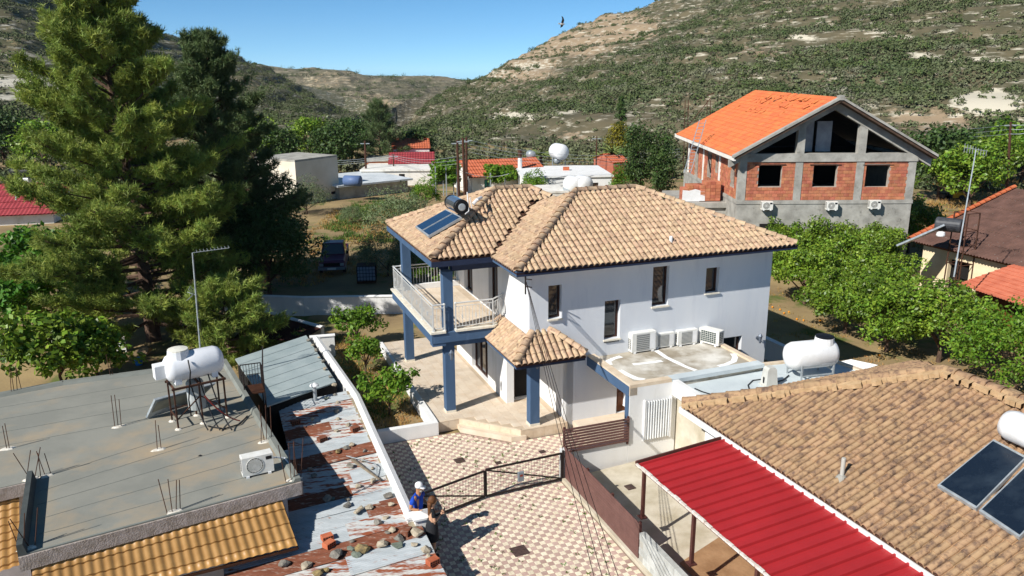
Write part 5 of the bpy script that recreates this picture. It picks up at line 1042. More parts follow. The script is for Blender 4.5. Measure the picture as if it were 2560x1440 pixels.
# roof
XA, ZA = 18.92-13.55, 10.35; tl = .558; y0, y1 = -.7, 16.6
r_ = MB(); pol = [(-.52, y0), (XA, y0), (XA, y1), (-.52, y1)]; zE = ZA-tl*(XA+.52); underlay(r_, pol, (-.52, y1), (-.52, y0), zE, tl, .12)
pol2 = [(XA, y0), (2*XA+.55, y0), (2*XA+.55, y1), (XA, y1)]; underlay(r_, pol2, (2*XA+.55, y0), (2*XA+.55, y1), ZA-tl*(XA+.55), tl, .12)
ur = r_.build('roof', mat('roof_boards', '#59463a', '#43342b', rough=.95, scale=3), uh)
mOr = mat('orange_tile', '#d17748', '#c86c40', rough=.8, scale=1.5, piece=.08, hue=.006); ot = [tile_mesh('tile', .3, .38, .045, mOr, .028, .002) for _ in range(2)]
its = [q_ for q_ in slope_items([(-.5, y0+.3), (XA, y0+.3), (XA, y1-.2), (-.5, y1-.2)], (-.5, y1), (-.5, y0), zE+.02, tl, .3, .38, 2)]
its = [q_ for q_ in its if not (q_[1].translation.x > 3.9 and 3 < q_[1].translation.y < 11 and random.random() < .12)]
pieces(ur, 'tile', ot, its, 300)
its = []
for k in range(46):                     # loose tiles stacked near the ridge
    x = random.choice([3.5, 4.3, 4.9])+random.uniform(-.15, .15); y = random.uniform(1.5, 14); its.append((0, Matrix.Translation((x, y, zE+tl*(x+.5)+.1)) @ Matrix.Rotation(-math.atan(tl)+random.uniform(-.2, .2), 4, 'Y') @ Matrix.Rotation(random.uniform(-.5, .5)+math.pi/2, 4, 'Z')))
pieces(ur, 'loose_tile', ot, its)
m = MB()
for sg in (-1, 1):
    for w_, (ya, yb), (t0, t1), nm in ((0, (y0-.06, y0+.32), (.02, .16), 'verge'), (1, (-.02, .38), (-.62, -.14), 'rafter')):
        L_ = XA+.6; x0, x1 = (XA-L_, XA) if sg < 0 else (XA, XA+L_)
        z = lambda x: ZA-tl*abs(x-XA)
        V_ = [(x, y, z(x)+t) for x in (x0, x1) for y in (ya, yb) for t in (t0, t1)]; m.add(V_, [(0, 1, 3, 2), (4, 6, 7, 5), (0, 4, 5, 1), (2, 3, 7, 6), (0, 2, 6, 4), (1, 5, 7, 3)])
m.box(XA-.15, XA+.15, y0-.07, y0+.34, ZA-.05, ZA+.22); m.build('concrete_gable', mFrameC, uh)
m = MB().box(-.6, -.45, y0, y1, zE-.2, zE+.0).box(-.6, 0, y1-.1, y1+.05, zE-.1, zE+.05); m.build('white_eave', mWhiteO, uh)
m = MB(); z = lambda x: ZA-tl*abs(x-XA)-.6
for a, b in (cols_[1], cols_[2]): m.prism([(a-13.55, 0), (b-13.55, 0), (b-13.55, .4), (a-13.55, .4)], 7.2, lambda p: z(p[0]))
m.build('attic_column', mFrameC, uh)
pn = MB().box(3.65, 4.65, 1.2, 1.3, 7.2, 9.0).box(4.85, 5.75, 1.2, 1.3, 7.2, 9.0); pn.build('formwork_panel', mat('ply', '#a6a6a8', '#8c8c90', rough=.8, scale=2), uh)
for k, (px, py, lb) in enumerate(((1917, 514, 'left air conditioner on the raw concrete wall under the brick house'), (2079, 514, 'middle air conditioner on the raw concrete wall under the brick house'), (2186, 511, 'right air conditioner on the raw concrete wall under the brick house'))):
    p = Yp(px, py, YF-.25); p.z -= .28; ac_unit(p, 0, lb, .66, .54, .28, 'fan', 'air conditioners on the unfinished house')
m = MB(); ub(m, 15.0, 16.5, YF-.0, YF+.015, .2, 3.0); m.build('opening_shade', mDark, uh)  # thin black sheet paints a shaded opening on the solid wall
# terrace with brick pallets, ladder, scaffold
tp = Yp(1745, 500, 51.5); ter = thing('terrace_slab', 'rough concrete terrace in front of the brick house side wall', 'terrace', (tp.x, tp.y, 0)); MB().box(-1.6, 2.2, -1.5, 4, 3.6, 3.9).box(-1.4, 2.1, -1.3, 3.8, -.3, 3.6).build('slab', mFrameC, ter)
for px, w_, n3, lb, wrap in ((1727, 1.5, (4, 3, 5), 'pallet of bricks half wrapped in white plastic on the terrace', 1), (1769, 1.5, (4, 3, 6), 'unwrapped stack of hollow red bricks on the terrace', 0)):
    p = Yp(px, 498, 51.2); t = thing('brick_pallet', lb, 'brick pallet', (p.x, p.y, 3.9), .05, 'brick pallets on the terrace'); its = []
    for a in range(n3[0]):
        for b in range(n3[1]):
            for c_ in range(n3[2]-(1 if a == 0 else 0)): its.append((0, Matrix.Translation((-.5+a*.33, -.4+b*.33, .1+c_*.21)) @ Matrix.Rotation(math.pi/2, 4, 'X')))
    bb = MB().cbox(-.155, .155, -.1, .1, -.155, .155, .01).mesh('brick', mBrickU); pieces(t, 'brick', [bb], its); MB().box(-.7, .7, -.6, .6, 0, .04).build('pallet', mWood, t)
    if wrap: MB().add([(-.74, -.62, .02), (.74, -.62, .02), (.72, -.6, .62), (.1, -.6, .8), (-.3, -.6, .7), (-.72, -.6, .75), (.74, .5, .02), (.72, .5, .6)], [(0, 1, 2, 3, 4, 5), (1, 6, 7, 2)]).build('plastic_wrap', mWhiteP, t)
la, lb_ = Yp(1718, 432, 53.), Yp(1757, 300, 55.5); ldr = thing('ladder', 'aluminium ladder leaning on the eave of the brick house', 'ladder', la); m = MB(); s_ = Vector((.22, 0, 0))
m.bar(la-s_, lb_-s_, .05).bar(la+s_, lb_+s_, .05)
for k in range(1, 16): m.tube(la.lerp(lb_, k/16)-s_, la.lerp(lb_, k/16)+s_, .02, n=5)
m.build('ladder_frame', mSteel, ldr, True)
sc = thing('scaffold', 'thin steel hoist frame standing behind the orange roof', 'scaffold', Yp(1715, 330, 66)); m = MB(); 
for px in (1713, 1721, 1768, 1776): m.bar(Yp(px-4, 420, 66), Yp(px, 250, 66), .05)
m.bar(Yp(1708, 318, 66), Yp(1735, 316, 66), .08); m.bar(Yp(1722, 312, 66), Yp(1777, 245, 66), .06); m.bar(Yp(1766, 240, 66), Yp(1784, 232, 66), .06)
for py in (268, 290, 310): m.bar(Yp(1712, py, 66), Yp(1722, py, 66), .04); m.bar(Yp(1767, py, 66), Yp(1777, py, 66), .04)
m.build('frame', mRustBar, sc, True)
# ================================================================ RIGHT HOUSE WITH BROWN CORRUGATED ROOF
rh = thing('corrugated_house', 'cream house with dark brown corrugated roof at the right edge', 'house', LW(29, 0), VA); z0 = 2.8; tr_ = .33
mCorr = mat('brown_corrugated', '#6f5248', '#574038', rough=.9, scale=1.5, col3='#8c8078', s3=6, lo3=.62, hi3=.75, stretch=(1, 1, 1)); mCreamW = mat('cream_wall', '#e9d8b6', '#dcc9a4', rough=.9, scale=1.2, bump=.2)
per = .18
for k in range(6):                      # six courses of sheets up the slope
    u0, u1 = k*1.25, k*1.25+1.33; m = MB(); n = int(14/per*6); V_ = []
    for i in range(n+1):
        v_ = 7.6-14*i/n; h = .03*math.cos(2*math.pi*i/6); V_ += [(u0, v_, z0+tr_*u0+h+.02), (u1, v_, z0+tr_*u1+h)]
    m.add(V_, [(2*i, 2*i+2, 2*i+3, 2*i+1) for i in range(n)]); o = m.build('roof_sheet', mCorr, rh); smooth(o.data)
its = ridge_items((0, 7.6, 2.86), (7.6, 7.6, z0+tr_*7.6+.05), .4, .02); mRT = mat('orange_ridge', '#d0764d', '#bb633c', rough=.85, scale=3, piece=.1); pieces(rh, 'ridge_tile', [ridge_mesh('ridge_tile', .14, .4, mRT)], its)
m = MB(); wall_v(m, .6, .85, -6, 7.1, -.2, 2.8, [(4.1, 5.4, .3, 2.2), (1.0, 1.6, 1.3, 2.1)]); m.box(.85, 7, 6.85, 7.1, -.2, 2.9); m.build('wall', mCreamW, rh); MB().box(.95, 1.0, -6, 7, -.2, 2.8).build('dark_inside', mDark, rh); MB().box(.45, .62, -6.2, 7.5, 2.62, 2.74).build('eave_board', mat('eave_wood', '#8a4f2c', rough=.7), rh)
lr = thing('red_tile_lean_to', 'red tile-sheet lean-to roof over dark wooden walls at the right edge', 'lean-to', LW(25.5, 0), VA); mRedT = mat('red_tile_sheet', '#b86a50', '#a85a42', rough=.7, scale=2)
tile_sheet('roof_sheet', LW(25.5, 1.4, 2.15), LW(24.6, -6, 2.15), LW(28.6, -6, 2.95), LW(28.6, 1.0, 2.95), lr, mRedT, .16, .36, .02)
m = MB().box(.7, .9, -6, .9, -.2, 2.2); m.build('wooden_wall', mat('orange_wood', '#7d4526', '#5e3219', rough=.7, scale=4, stretch=(1, 1, 8)), lr); MB().box(.66, .7, -6, -1.2, .2, 2.0).build('shade_sheet', mDark, lr)  # black sheet before the boards, painted as the shade of an open bay
tw = thing('solar_tower', 'rusty steel tower with black tank and tilted solar panel beside the cream house', 'solar heater', P(2385, 760, 0), VA); tx = P(2385, 760, 0); m = MB(); hT = 4.3
for sx in (-.45, .45):
    for sy in (-.45, .45): m.bar((sx, sy, -.2), (sx*.9, sy*.9, hT+.6), .05)
for zz in (1.2, 2.2, 3.2, hT-.3, hT+.6):
    for a, b in (((-.42, -.42), (.42, -.42)), ((.42, -.42), (.42, .42)), ((.42, .42), (-.42, .42)), ((-.42, .42), (-.42, -.42))): m.bar((*a, zz), (*b, zz), .035)
m.build('tower_frame', mRustBar, tw)
c_ = wm(tw).inverted() @ Yp(2372, 562, tx.y); MB().lathe([(.33, -.6), (.36, -.55), (.36, .55), (.33, .6)], 20, Matrix.Translation(c_) @ Matrix.Rotation(math.pi/2, 4, 'X') @ Matrix.Rotation(.5, 4, 'Y')).build('tank', mat('black_tank', '#2b2c30', '#4a4c50', rough=.5, scale=3), tw, sm=False)
yy = tx.y; m = MB(); m.slab(Yp(2240, 612, yy-.5), Yp(2360, 560, yy-.5), Yp(2368, 562, yy+.9), Yp(2262, 606, yy+.9), .09); m.build('solar_panel', mSteel, tw, True)
m = MB().lathe([(.2, 0), (.22, .06), (.2, .2), (.1, .24)], 14, Matrix.Translation(wm(tw).inverted() @ Yp(2351, 590, yy-.4))); m.build('white_cap', mWhiteP, tw)
mt_ = thing('television_mast', 'tall thin steel mast with aerial beside the solar tower on the right', 'aerial', P(2392, 720, 0)); a, b = Yp(2385, 690, 33.5), Yp(2440, 375, 34.5); MB().tube(a, b, .035, .025).tube(P(2388, 740, 0), a, .035).build('mast', mSteel, mt_, True)
m = MB(); 
for k in range(9): m.tube(b+Vector((-.5+.12*k, 0, -.1-.02*k)), b+Vector((-.5+.12*k, .0, .28-.04*k)), .012, n=4)
m.tube(b+Vector((-.5, 0, .1)), b+Vector((.5, 0, -.05)), .015, n=5); m.build('aerial_elements', mSteel, mt_, True)
# ================================================================ VILLAGE BEYOND
def boxhouse(name, label, A, B, depth, h, wall, z0=0., roof='flat', rmat=None, over=.15, wins=(), rise=1.2, cat='house', wmt=None):
    A = Vector(A); B = Vector(B); A.z = B.z = 0; x = (B-A).normalized(); t = thing(name, label, cat, A, math.atan2(x.y, x.x)); L_ = (B-A).length
    h_ = h; h = h-(.16 if roof == 'gable' else 0); m_ = MB(); wall_u(m_, 0, L_, 0, .25, z0-.5, z0+h, [(w_[0]*L_, w_[1]*L_, z0+w_[2]*h, z0+w_[3]*h) for w_ in wins]); m_.box(0, .25, .25, depth, z0-.5, z0+h); m_.box(L_-.25, L_, .25, depth, z0-.5, z0+h); m_.box(.25, L_-.25, depth-.25, depth, z0-.5, z0+h); m_.build('wall', wall, t)
    for w_ in wins: window(t, ('v', 0), w_[0]*L_, w_[1]*L_, z0+w_[2]*h, z0+w_[3]*h, .18, False, 2, wmt)
    h = h_
    if roof == 'flat': MB().box(-over, L_+over, -over, depth+over, z0+h+.002, z0+h+.18).build('roof', rmat, t)
    elif roof == 'gable':     # ridge along x, sheets as courses
        MB().add([(-over+.02, -over+.03, z0+h-.14), (L_+over-.02, -over+.03, z0+h-.14), (L_+over-.02, depth/2, z0+h+rise-.14), (-over+.02, depth/2, z0+h+rise-.14), (-over+.02, depth+over-.03, z0+h-.14), (L_+over-.02, depth+over-.03, z0+h-.14)], [(0, 1, 2, 3), (3, 2, 5, 4)]).build('roof_deck', rmat, t)
        for sg in (0, 1):
            n = 5
            for k in range(n):
                a, b = k/n, (k+1.08)/n; ya, yb = (-over+(depth/2+over)*a, -over+(depth/2+over)*b) if sg == 0 else (depth+over-(depth/2+over)*a, depth+over-(depth/2+over)*b); za, zb = z0+h-.1+rise*a, z0+h-.1+rise*b
                per_ = .3; nn = int((L_+2*over)/per_*4); V_ = []
                for i in range(nn+1): xx = -over+(L_+2*over)*i/nn; hh = .02*math.cos(math.pi*i/2); V_ += [(xx, ya, za+hh+.05), (xx, yb, zb+hh)]
                MB().add(V_, [((2*i, 2*i+2, 2*i+3, 2*i+1) if sg == 0 else (2*i+1, 2*i+3, 2*i+2, 2*i)) for i in range(nn)]).build('roof_course', rmat, t)
        MB().add([(0.01, 0, z0+h-.1), (0.01, depth, z0+h-.1), (0.01, depth/2, z0+h+rise-.15), (L_-.01, 0, z0+h-.1), (L_-.01, depth, z0+h-.1), (L_-.01, depth/2, z0+h+rise-.15)], [(0, 2, 1), (3, 4, 5)]).build('gable', wall, t)
    return t
mShadeW = mat('grey_render', '#b6b8bd', '#a5a7ac', rough=.95, scale=.6); mTerr = mat('terracotta', '#cb7253', '#b8603f', rough=.85, scale=1.2); mDkRed = mat('dark_red_sheet', '#a8474a', '#963c40', rough=.6, scale=1.5); mCorrW = mat('white_tin', '#d9dde0', '#bfc6ca', rough=.5, scale=.8); mGreenS = mat('green_shutter', '#3f8f86', rough=.6)
boxhouse('block_house', 'tall windowless cream and grey box building beyond the field', P(745, 512, 0), Yp(850, 506, 78.6), 5.5, 3.95, mat('cream_render', '#e6dccb', '#d8ccb8', rough=.95, scale=.5, bump=.2), roof='flat', rmat=mConc, over=.0, wins=[(.8, .92, .1, .17)])
boxhouse('barn', 'low grey barn with white corrugated roof beside the box building', P(850, 497, 0), P(1020, 478, 0), 8, 1.15, mConc, roof='flat', rmat=mCorrW, over=.4)
boxhouse('white_house', 'long low white house with parapet behind the barn', P(905, 463, 0), P(1085, 462, 0), 8, 1.5, mWhiteO, roof='flat', rmat=mWhiteO, wins=[(.52, .6, .3, .8)])
boxhouse('red_roof_house', 'white house with dark red sheet roof behind the long white house', P(975, 448, 0), P(1085, 446, 0), 7, 1.2, mWhiteO, z0=.6, roof='gable', rmat=mDkRed, rise=1.0)
boxhouse('brick_shed', 'raw brick shed with flat roof left of the dark red roof', P(918, 445, 0), P(975, 444, 0), 5, 1.3, mBrickU, z0=.6, roof='flat', rmat=mConc)
boxhouse('tall_shed', 'grey rendered house with orange sloping roof behind the red roof', P(985, 430, 0), P(1075, 428, 0), 6, 1.7, mWhiteO, z0=1.2, roof='gable', rmat=mTerr, rise=1.0)
boxhouse('cottage', 'cottage with terracotta roof and green shutters behind the villa', P(1180, 488, 0), P(1360, 478, 0), 7, 1.9, mWhiteO, roof='gable', rmat=mTerr, rise=1.3, over=.4, wins=[(.17, .27, .4, .85)], wmt=mGreenS)
wh = boxhouse('white_flat_house', 'white flat-roofed house with tanks on its roof behind the villa ridge', P(1308, 502, 0), P(1528, 498, 0), 8, 2.15, mWhite, roof='flat', rmat=mWhite, wins=[(.18, .24, .55, .8), (.78, .85, .5, .75)])
boxhouse('white_annex', 'low white annex with roof clutter in front of the white flat house', P(1295, 535, 0), P(1420, 530, 0), 4, 1.7, mWhiteO, roof='flat', rmat=mWhiteO, over=.05, wins=[(.3, .4, .3, .7)])
boxhouse('brick_hut', 'small hut with red brown tiled roof beside the white flat house', P(1532, 452, 0), P(1568, 450, 0), 5, 1.6, mBrickU, z0=.5, roof='gable', rmat=mTerr, rise=.8)
boxhouse('red_tile_house', 'house with wide red tiled roof at the left edge behind the pine', P(-90, 566, 0), P(135, 556, 0), 10, 1.7, mWhiteO, z0=-.8, roof='gable', rmat=mDkRed, rise=1.9, over=.5)
boxhouse('orange_roof_house', 'small house with bright orange barrel tiles peeping through the pine', P(150, 525, 0), P(225, 522, 0), 5, 1.5, mWhiteO, roof='gable', rmat=mat('bright_orange_tile', '#d9742e', '#c25f22', rough=.8, scale=1), rise=1.2, over=.3)
boxhouse('hillside_house', 'far house with orange roof below the white chalk cut', Yp(2500, 283, 140), Yp(2600, 283, 140), 8, 1.9, mWhite, z0=Yp(2500, 283, 140).z, roof='gable', rmat=mTerr, rise=1.3, over=.4, wins=[(.15, .3, .2, .8)])
tw2 = thing('rooftop_tank_tower', 'white tanks and solar panels on a steel tower above the white flat house', 'water tank', P(1395, 470, 1.5)); yy = 86.
for px, py, r_, mt2 in ((1397, 379, .85, mWhiteP), (1433, 461, .72, mWhiteP), (1457, 459, .7, mWhiteP), (1327, 386, .42, mSteel), (1392, 402, .32, mSteel)):
    MB().lathe([(r_*.2, -r_*1.2), (r_*.9, -r_*1.1), (r_, -r_*.9), (r_, r_*.9), (r_*.9, r_*1.1), (r_*.2, r_*1.2)], 18, Matrix.Translation(wm(tw2).inverted() @ Yp(px, py, 70. if py > 450 else yy)) @ Matrix.Rotation(math.pi/2, 4, 'X') @ Matrix.Rotation(.35, 4, 'Y')).build('tank', mt2, tw2, sm=True)
m = MB()
for px in (1381, 1413): m.bar(Yp(px, 445, yy), Yp(px, 390, yy), .1); m.bar(Yp(px, 445, yy+1), Yp(px, 390, yy+1), .1)
for px in (1318, 1335): m.bar(Yp(px, 425, yy), Yp(px, 392, yy), .08)
q_ = Yp(1445, 475, 70); m.box(q_.x-1.3, q_.x+1.3, q_.y-.6, q_.y+.8, -.3, q_.z+.1); m.slab(Yp(1352, 437, yy), Yp(1382, 412, yy), Yp(1392, 414, yy+1), Yp(1362, 439, yy+1), .1); m.build('tower_frame', mSteel, tw2, True)
ch = thing('flue_pipe', 'white and rust flue pipe on the white flat house', 'flue', Yp(1300, 430, 82)); MB().tube(Yp(1300, 425, 82), Yp(1300, 395, 82), .22).build('pipe', mWhiteP, ch, True); MB().tube(Yp(1300, 395, 82), Yp(1300, 375, 82), .2).build('top', mRustBar, ch, True)
ck = thing('chimney', 'orange brick chimney on the white flat house roof', 'chimney', Yp(1414, 440, 80)); a = Yp(1408, 442, 80); MB().box(a.x, a.x+.6, a.y, a.y+.5, a.z, a.z+.95).build('stack', mBrick, ck, True)
bt = thing('solar_water_heater', 'black tank and solar panel above the red tiled roof at the left edge', 'solar heater', Yp(55, 500, 62)); mm = MB().lathe([(.2, -.9), (.4, -.85), (.45, -.6), (.45, .6), (.4, .85), (.2, .9)], 16, Matrix.Translation(wm(bt).inverted() @ Yp(57, 430, 62)) @ Matrix.Rotation(math.pi/2, 4, 'Y')); mm.build('tank', mBlack, bt, sm=True)
MB().lathe([(.25, -.5), (.25, .5)], 14, Matrix.Translation(wm(bt).inverted() @ Yp(58, 448, 62)) @ Matrix.Rotation(math.pi/2, 4, 'Y')).build('tank', mWhiteP, bt); m = MB()
for px in (40, 75): m.bar(Yp(px, 500, 62), Yp(px, 440, 62), .08); m.bar(Yp(px, 500, 63), Yp(px, 440, 63), .08)
m.slab(Yp(22, 478, 61.5), Yp(40, 455, 61.5), Yp(52, 456, 62.5), Yp(36, 480, 62.5), .08); m.build('frame', mSteel, bt, True)
# fuel-style tank, blue drum, red bucket in the field edge
dr = thing('blue_tank', 'blue grey cylinder tank lying on the white corrugated barn roof', 'tank', P(882, 465, 1.4)); MB().lathe([(.2, -.9), (.5, -.8), (.52, .8), (.2, .9)], 16, Matrix.Translation((0, 0, .5)) @ Matrix.Rotation(math.pi/2, 4, 'Y') @ Matrix.Rotation(.3, 4, 'X')).build('tank', mat('blue_grey', '#5a6f96', rough=.5), dr, sm=True)
# poles and wires
poles = [((916, 458), (912, 352), 88, 'dark utility pole with street lamp arm beside the dark conifer'), ((1148, 500), (1143, 350), 70, 'left of three brown utility poles behind the villa roof'), ((1165, 545), (1157, 345), 66, 'middle of three brown utility poles behind the villa roof'), ((1166, 500), (1166, 343), 72, 'right of three brown utility poles with insulator crossarm'), ((2519, 492), (2527, 305), 70, 'tall rusty brown utility pole at the right edge'), ((985, 455), (983, 385), 90, 'short utility pole above the dark red roof'), ((1490, 430), (1492, 340), 90, 'thin dark mast with aerial right of the white flat house')]
tops = []
for (a, b, y_, lb) in poles:
    p, q_ = Yp(*a, y_), Yp(*b, y_); t = thing('utility_pole', lb, 'utility pole', p, 0, 'utility poles'); MB().tube(p-Vector((0, 0, 1)), q_, .14 if y_ < 89 else .09, .1 if y_ < 89 else .06).build('pole', mRustBar, t, True); tops.append(q_)
    MB().bar(q_+Vector((-.5, 0, -.3)), q_+Vector((.5, 0, -.3)), .08).build('crossarm', mSteel, t, True)
def wire(label, spans, r=.012, mt=None, name='overhead_wire'):
    o = thing(name, label, 'wire', spans[0][0]); m_ = MB()
    for a, b, d_ in spans: m_.path(sag(a, b, d_, 12), r, 4)
    m_.build('cable', mt or mSteel, o, True); return o
z_ = lambda v, dz: Vector((v.x, v.y, v.z+dz))
wire('bundle of overhead wires running right from the middle poles past the white tanks', [(z_(tops[3], -.2-.35*k), Yp(1700, 372+7*k, 78), 1.0) for k in range(4)], .018)
wire('overhead wires running left from the middle poles above the village', [(z_(tops[3], -1.5-.35*k), z_(tops[5], -.1-.2*k), .5) for k in range(3)]+[(z_(tops[5], -.1-.2*k), Yp(640, 392+5*k, 96), .6) for k in range(3)], .018)
wire('overhead wires reaching the right hand pole', [(z_(tops[4], -.2-.4*k), Yp(2310, 318+8*k, 90), .3) for k in range(3)]+[(z_(tops[4], -.2-.4*k), Yp(2620, 300+9*k, 68), .2) for k in range(3)], .018)
hk = LW(1.9, -2.75, 5.75)
wire('four service wires dropping from the villa corner to the camera', [(hk+Vector((.03*k, 0, -.1*k)), Yp(1500+22*k, 1500, 13.5), .25) for k in range(4)], .009, mGateM)
ins = thing('wire_bracket', 'dark insulator bracket at the villa eave corner', 'bracket', hk); MB().bar(hk+Vector((0, 0, .15)), hk+Vector((0, 0, -.5)), .05).bar(hk, hk+Vector((.2, -.1, 0)), .03).bar(hk+Vector((0, 0, -.25)), hk+Vector((.2, -.1, -.25)), .03).build('bracket', mGateM, ins, True)
wire('white wire strung from the pole towards the white flat house', [(Yp(1148, 425, 70), Yp(1290, 427, 80), .6)], .03, mWhiteP)
# ================================================================ VEGETATION
def unit(v): return v/np.maximum(np.linalg.norm(v, axis=-1, keepdims=True), 1e-9)
def leaves(cent, rad, n, ll, lw_, r_, upb=.5, shell=.45):
    """diamond leaves scattered round clump centres; returns verts, faces, rnd"""
    K = len(cent); c_ = np.repeat(cent, n, 0); R = np.repeat(rad, n)[:, None]; N = K*n
    d_ = unit(r_.normal(size=(N, 3))); p = c_+d_*R*(shell+(1-shell)*r_.random((N, 1)))*np.array([1, 1, .8])
    nm = unit(d_*.7+r_.normal(size=(N, 3))*.55+np.array([0, 0, upb])); t = unit(np.cross(nm, r_.normal(size=(N, 3)))); b = np.cross(nm, t)
    s = r_.uniform(.7, 1.3, (N, 1)); L2 = t*ll*s; W2 = b*lw_*s
    V = np.stack([p-L2*.5, p+W2*.5-nm*lw_*.12, p+L2*.5-nm*ll*.12, p-W2*.5-nm*lw_*.12], 1).reshape(-1, 3)
    return V, np.arange(N*4).reshape(-1, 4), np.clip(np.repeat(r_.random(K), n)*.6+r_.random(N)*.4, 0, .999)
def crown_clumps(K, rx, ry, rz, zc, r_, rc, low=-.45, lump=.18):
    d_ = unit(r_.normal(size=(K*3, 3))); d_ = d_[d_[:, 2] > low][:K]; k = (.55+.45*r_.random(len(d_))**.6)*(1+r_.normal(0, lump, len(d_)))
    c_ = d_*k[:, None]*np.array([rx, ry, rz])*.86+np.array([0, 0, zc]); return c_, rc*r_.uniform(.7, 1.25, len(c_))
def trunk_mesh(name, h, r0, ends, r_, mt=None):
    m_ = MB(); p = Vector((0, 0, -.15)); pts = [p]
    for k in range(1, 5): pts.append(Vector((r_.normal(0, .05)*h*.3, r_.normal(0, .05)*h*.3, h*k/4)))
    for i, (a, b) in enumerate(zip(pts, pts[1:])): m_.tube(a, b, r0*(1-.14*i), r0*(1-.14*(i+1)), 7)
    for e in ends:
        e = Vector(e); s_ = pts[2+int(r_.integers(0, 3))]; mid = s_.lerp(e, .5)+Vector((0, 0, .1*h)); m_.tube(s_, mid, r0*.45, r0*.3, 5, False); m_.tube(mid, e, r0*.3, r0*.1, 5, False)
    return m_.mesh(name, mt or mBark)
class TreeKind:
    def __init__(s, seed, rx, rz, zc, th, K, n, ll, lw_, mt, rc, tr=.09, low=-.45, lump=.18, upb=.5, inner=True):
        r_ = np.random.default_rng(seed); c_, cr_ = crown_clumps(K, rx, rx, rz, zc, r_, rc, low, lump)
        V, F_, q_ = leaves(c_, cr_, n, ll, lw_, r_, upb)
        s.crown = mesh_np('crown', V, F_, q_); s.crown.materials.append(mt); s.trunk = trunk_mesh('trunk', th, tr, c_[::max(1, len(c_)//7)], r_)
def plant(kind, name, label, loc, sc=1., rz=0., group=None, cat='tree', sz=None):
    t = thing(name, label, cat, loc, rz, group); t.scale = (sc, sc, sz or sc); link('trunk', kind.trunk, t); link('crown', kind.crown, t); return t
def on(px, py, z=None):
    p = P(px, py, 0.)
    for _ in range(3): p = P(px, py, float(gz(p.x, p.y)))
    return p
cit = [TreeKind(20+i, 2.1, 1.55, 1.75, 1.0, 95, 95, .155, .085, mLeafC, .48, .1) for i in range(3)]
orch = [((2112, 832), 1.05, 'orange tree with visible trunk nearest the villa end'), ((2215, 880), 1.0, 'round orange tree left of the foreground orchard pair'), ((2345, 905), 1.1, 'large orange tree in the orchard foreground below the cream house'), ((2010, 760), 1.05, 'orange tree close behind the villa corner'), ((2110, 745), 1.1, 'orange tree in the second orchard row'), ((2190, 775), .9, 'orange tree in front of the solar tower'), ((1985, 690), 1.1, 'orange tree beside the villa eave'), ((2080, 680), 1.0, 'orange tree in the middle of the orchard'), ((2180, 690), 1.0, 'orange tree left of the dark carport'), ((2060, 632), 1.15, 'orange tree under the left air conditioner of the brick house'), ((2160, 630), 1.2, 'orange tree under the middle of the brick house'), ((2270, 632), 1.15, 'bright orange tree under the right corner of the brick house'), ((1905, 640), 1.1, 'orange tree at the left corner of the brick house'), ((1820, 590), 1.0, 'orange tree behind the villa ridge')]
for i, (q_, s_, lb) in enumerate(orch): plant(cit[i % 3], 'orange_tree', lb, on(*q_), s_, i*1.3, 'orchard trees')
big = TreeKind(31, 1.9, 1.5, 1.5, .8, 110, 80, .12, .06, mLeafL, .45, .08)
plant(big, 'shrub', 'dense light green shrub at the right edge below the lean-to', on(2540, 985), 1.25, 0, cat='shrub')
lem = [TreeKind(40+i, .85, .62, 1.15, .75, 34, 46, .17, .085, mLeafL, .3, .05, lump=.3) for i in range(3)]
for k, (q_, s_, lb) in enumerate((((975, 1037), 1.05, 'small lemon tree nearest the porch steps'), ((915, 935), .9, 'small lemon tree in the middle of the garden strip'), ((893, 872), 1.15, 'taller lemon tree at the far end of the garden strip'))): plant(lem[k], 'lemon_tree', lb, on(*q_), s_, k, 'lemon trees in the garden strip')
oli = [TreeKind(50+i, 2.2, 1.7, 1.6, .8, 80, 90, .13, .045, mLeafO, .6, .08, low=-.6) for i in range(2)]
for k, (q_, s_, lb) in enumerate((((1000, 600), 1.25, 'large grey green olive bush behind the solar heater'), ((970, 690), .95, 'dark olive bush beside the villa back pillar'), ((1045, 690), .8, 'olive bush behind the villa balcony'), ((768, 535), .95, 'silvery olive bush in front of the box building'), ((880, 560), .5, 'low grey olive bush in the field'))): plant(oli[k % 2], 'olive_bush', lb, on(*q_), s_, k*2, 'olive bushes in the field', 'shrub')
yb = TreeKind(55, 1.3, 1.3, 1.3, .6, 50, 70, .13, .07, mLeafL, .4); plant(yb, 'shrub', 'yellow green shrub beside the vine pergola', on(1062, 525), 1.1, 0, cat='shrub'); plant(yb, 'shrub', 'bright green shrub seen through the balcony railing', on(1085, 720), .9, 1, cat='shrub'); plant(yb, 'shrub', 'green shrub in front of the white flat house', on(1335, 510), 1.2, 2, cat='shrub'); plant(yb, 'shrub', 'green shrub right of the white flat house', on(1565, 500), 1.3, 3, cat='shrub'); plant(yb, 'shrub', 'green shrub by the brick house terrace', on(1690, 560), 1.0, 4, cat='shrub'); plant(yb, 'shrub', 'shrub in front of the brick house side wall', on(1800, 560), 1.2, 1, cat='shrub')
dk_ = [TreeKind(60+i, 2.7, 2.3, 2.9, 2.0, 130, 90, .17, .09, mLeafD, .7, .16, low=-.75) for i in range(2)]
plant(dk_[0], 'broadleaf_tree', 'dark dense tree right of the pine above the garden wall', on(678, 748), 1.0, 0); plant(dk_[1], 'broadleaf_tree', 'dark tree between the pine and the box building', on(640, 720), 1.2, 2)
lf = [TreeKind(70+i, 1.8, 1.4, 2.2, 1.4, 55, 55, .24, .15, mat('leaf_fresh', '#5d8a2a', '#3f6b1d', rough=.45, scale=1, piece=.35, hue=.02, trans=.3) if i == 0 else None or mLeafC, .5, .08) for i in range(2)]
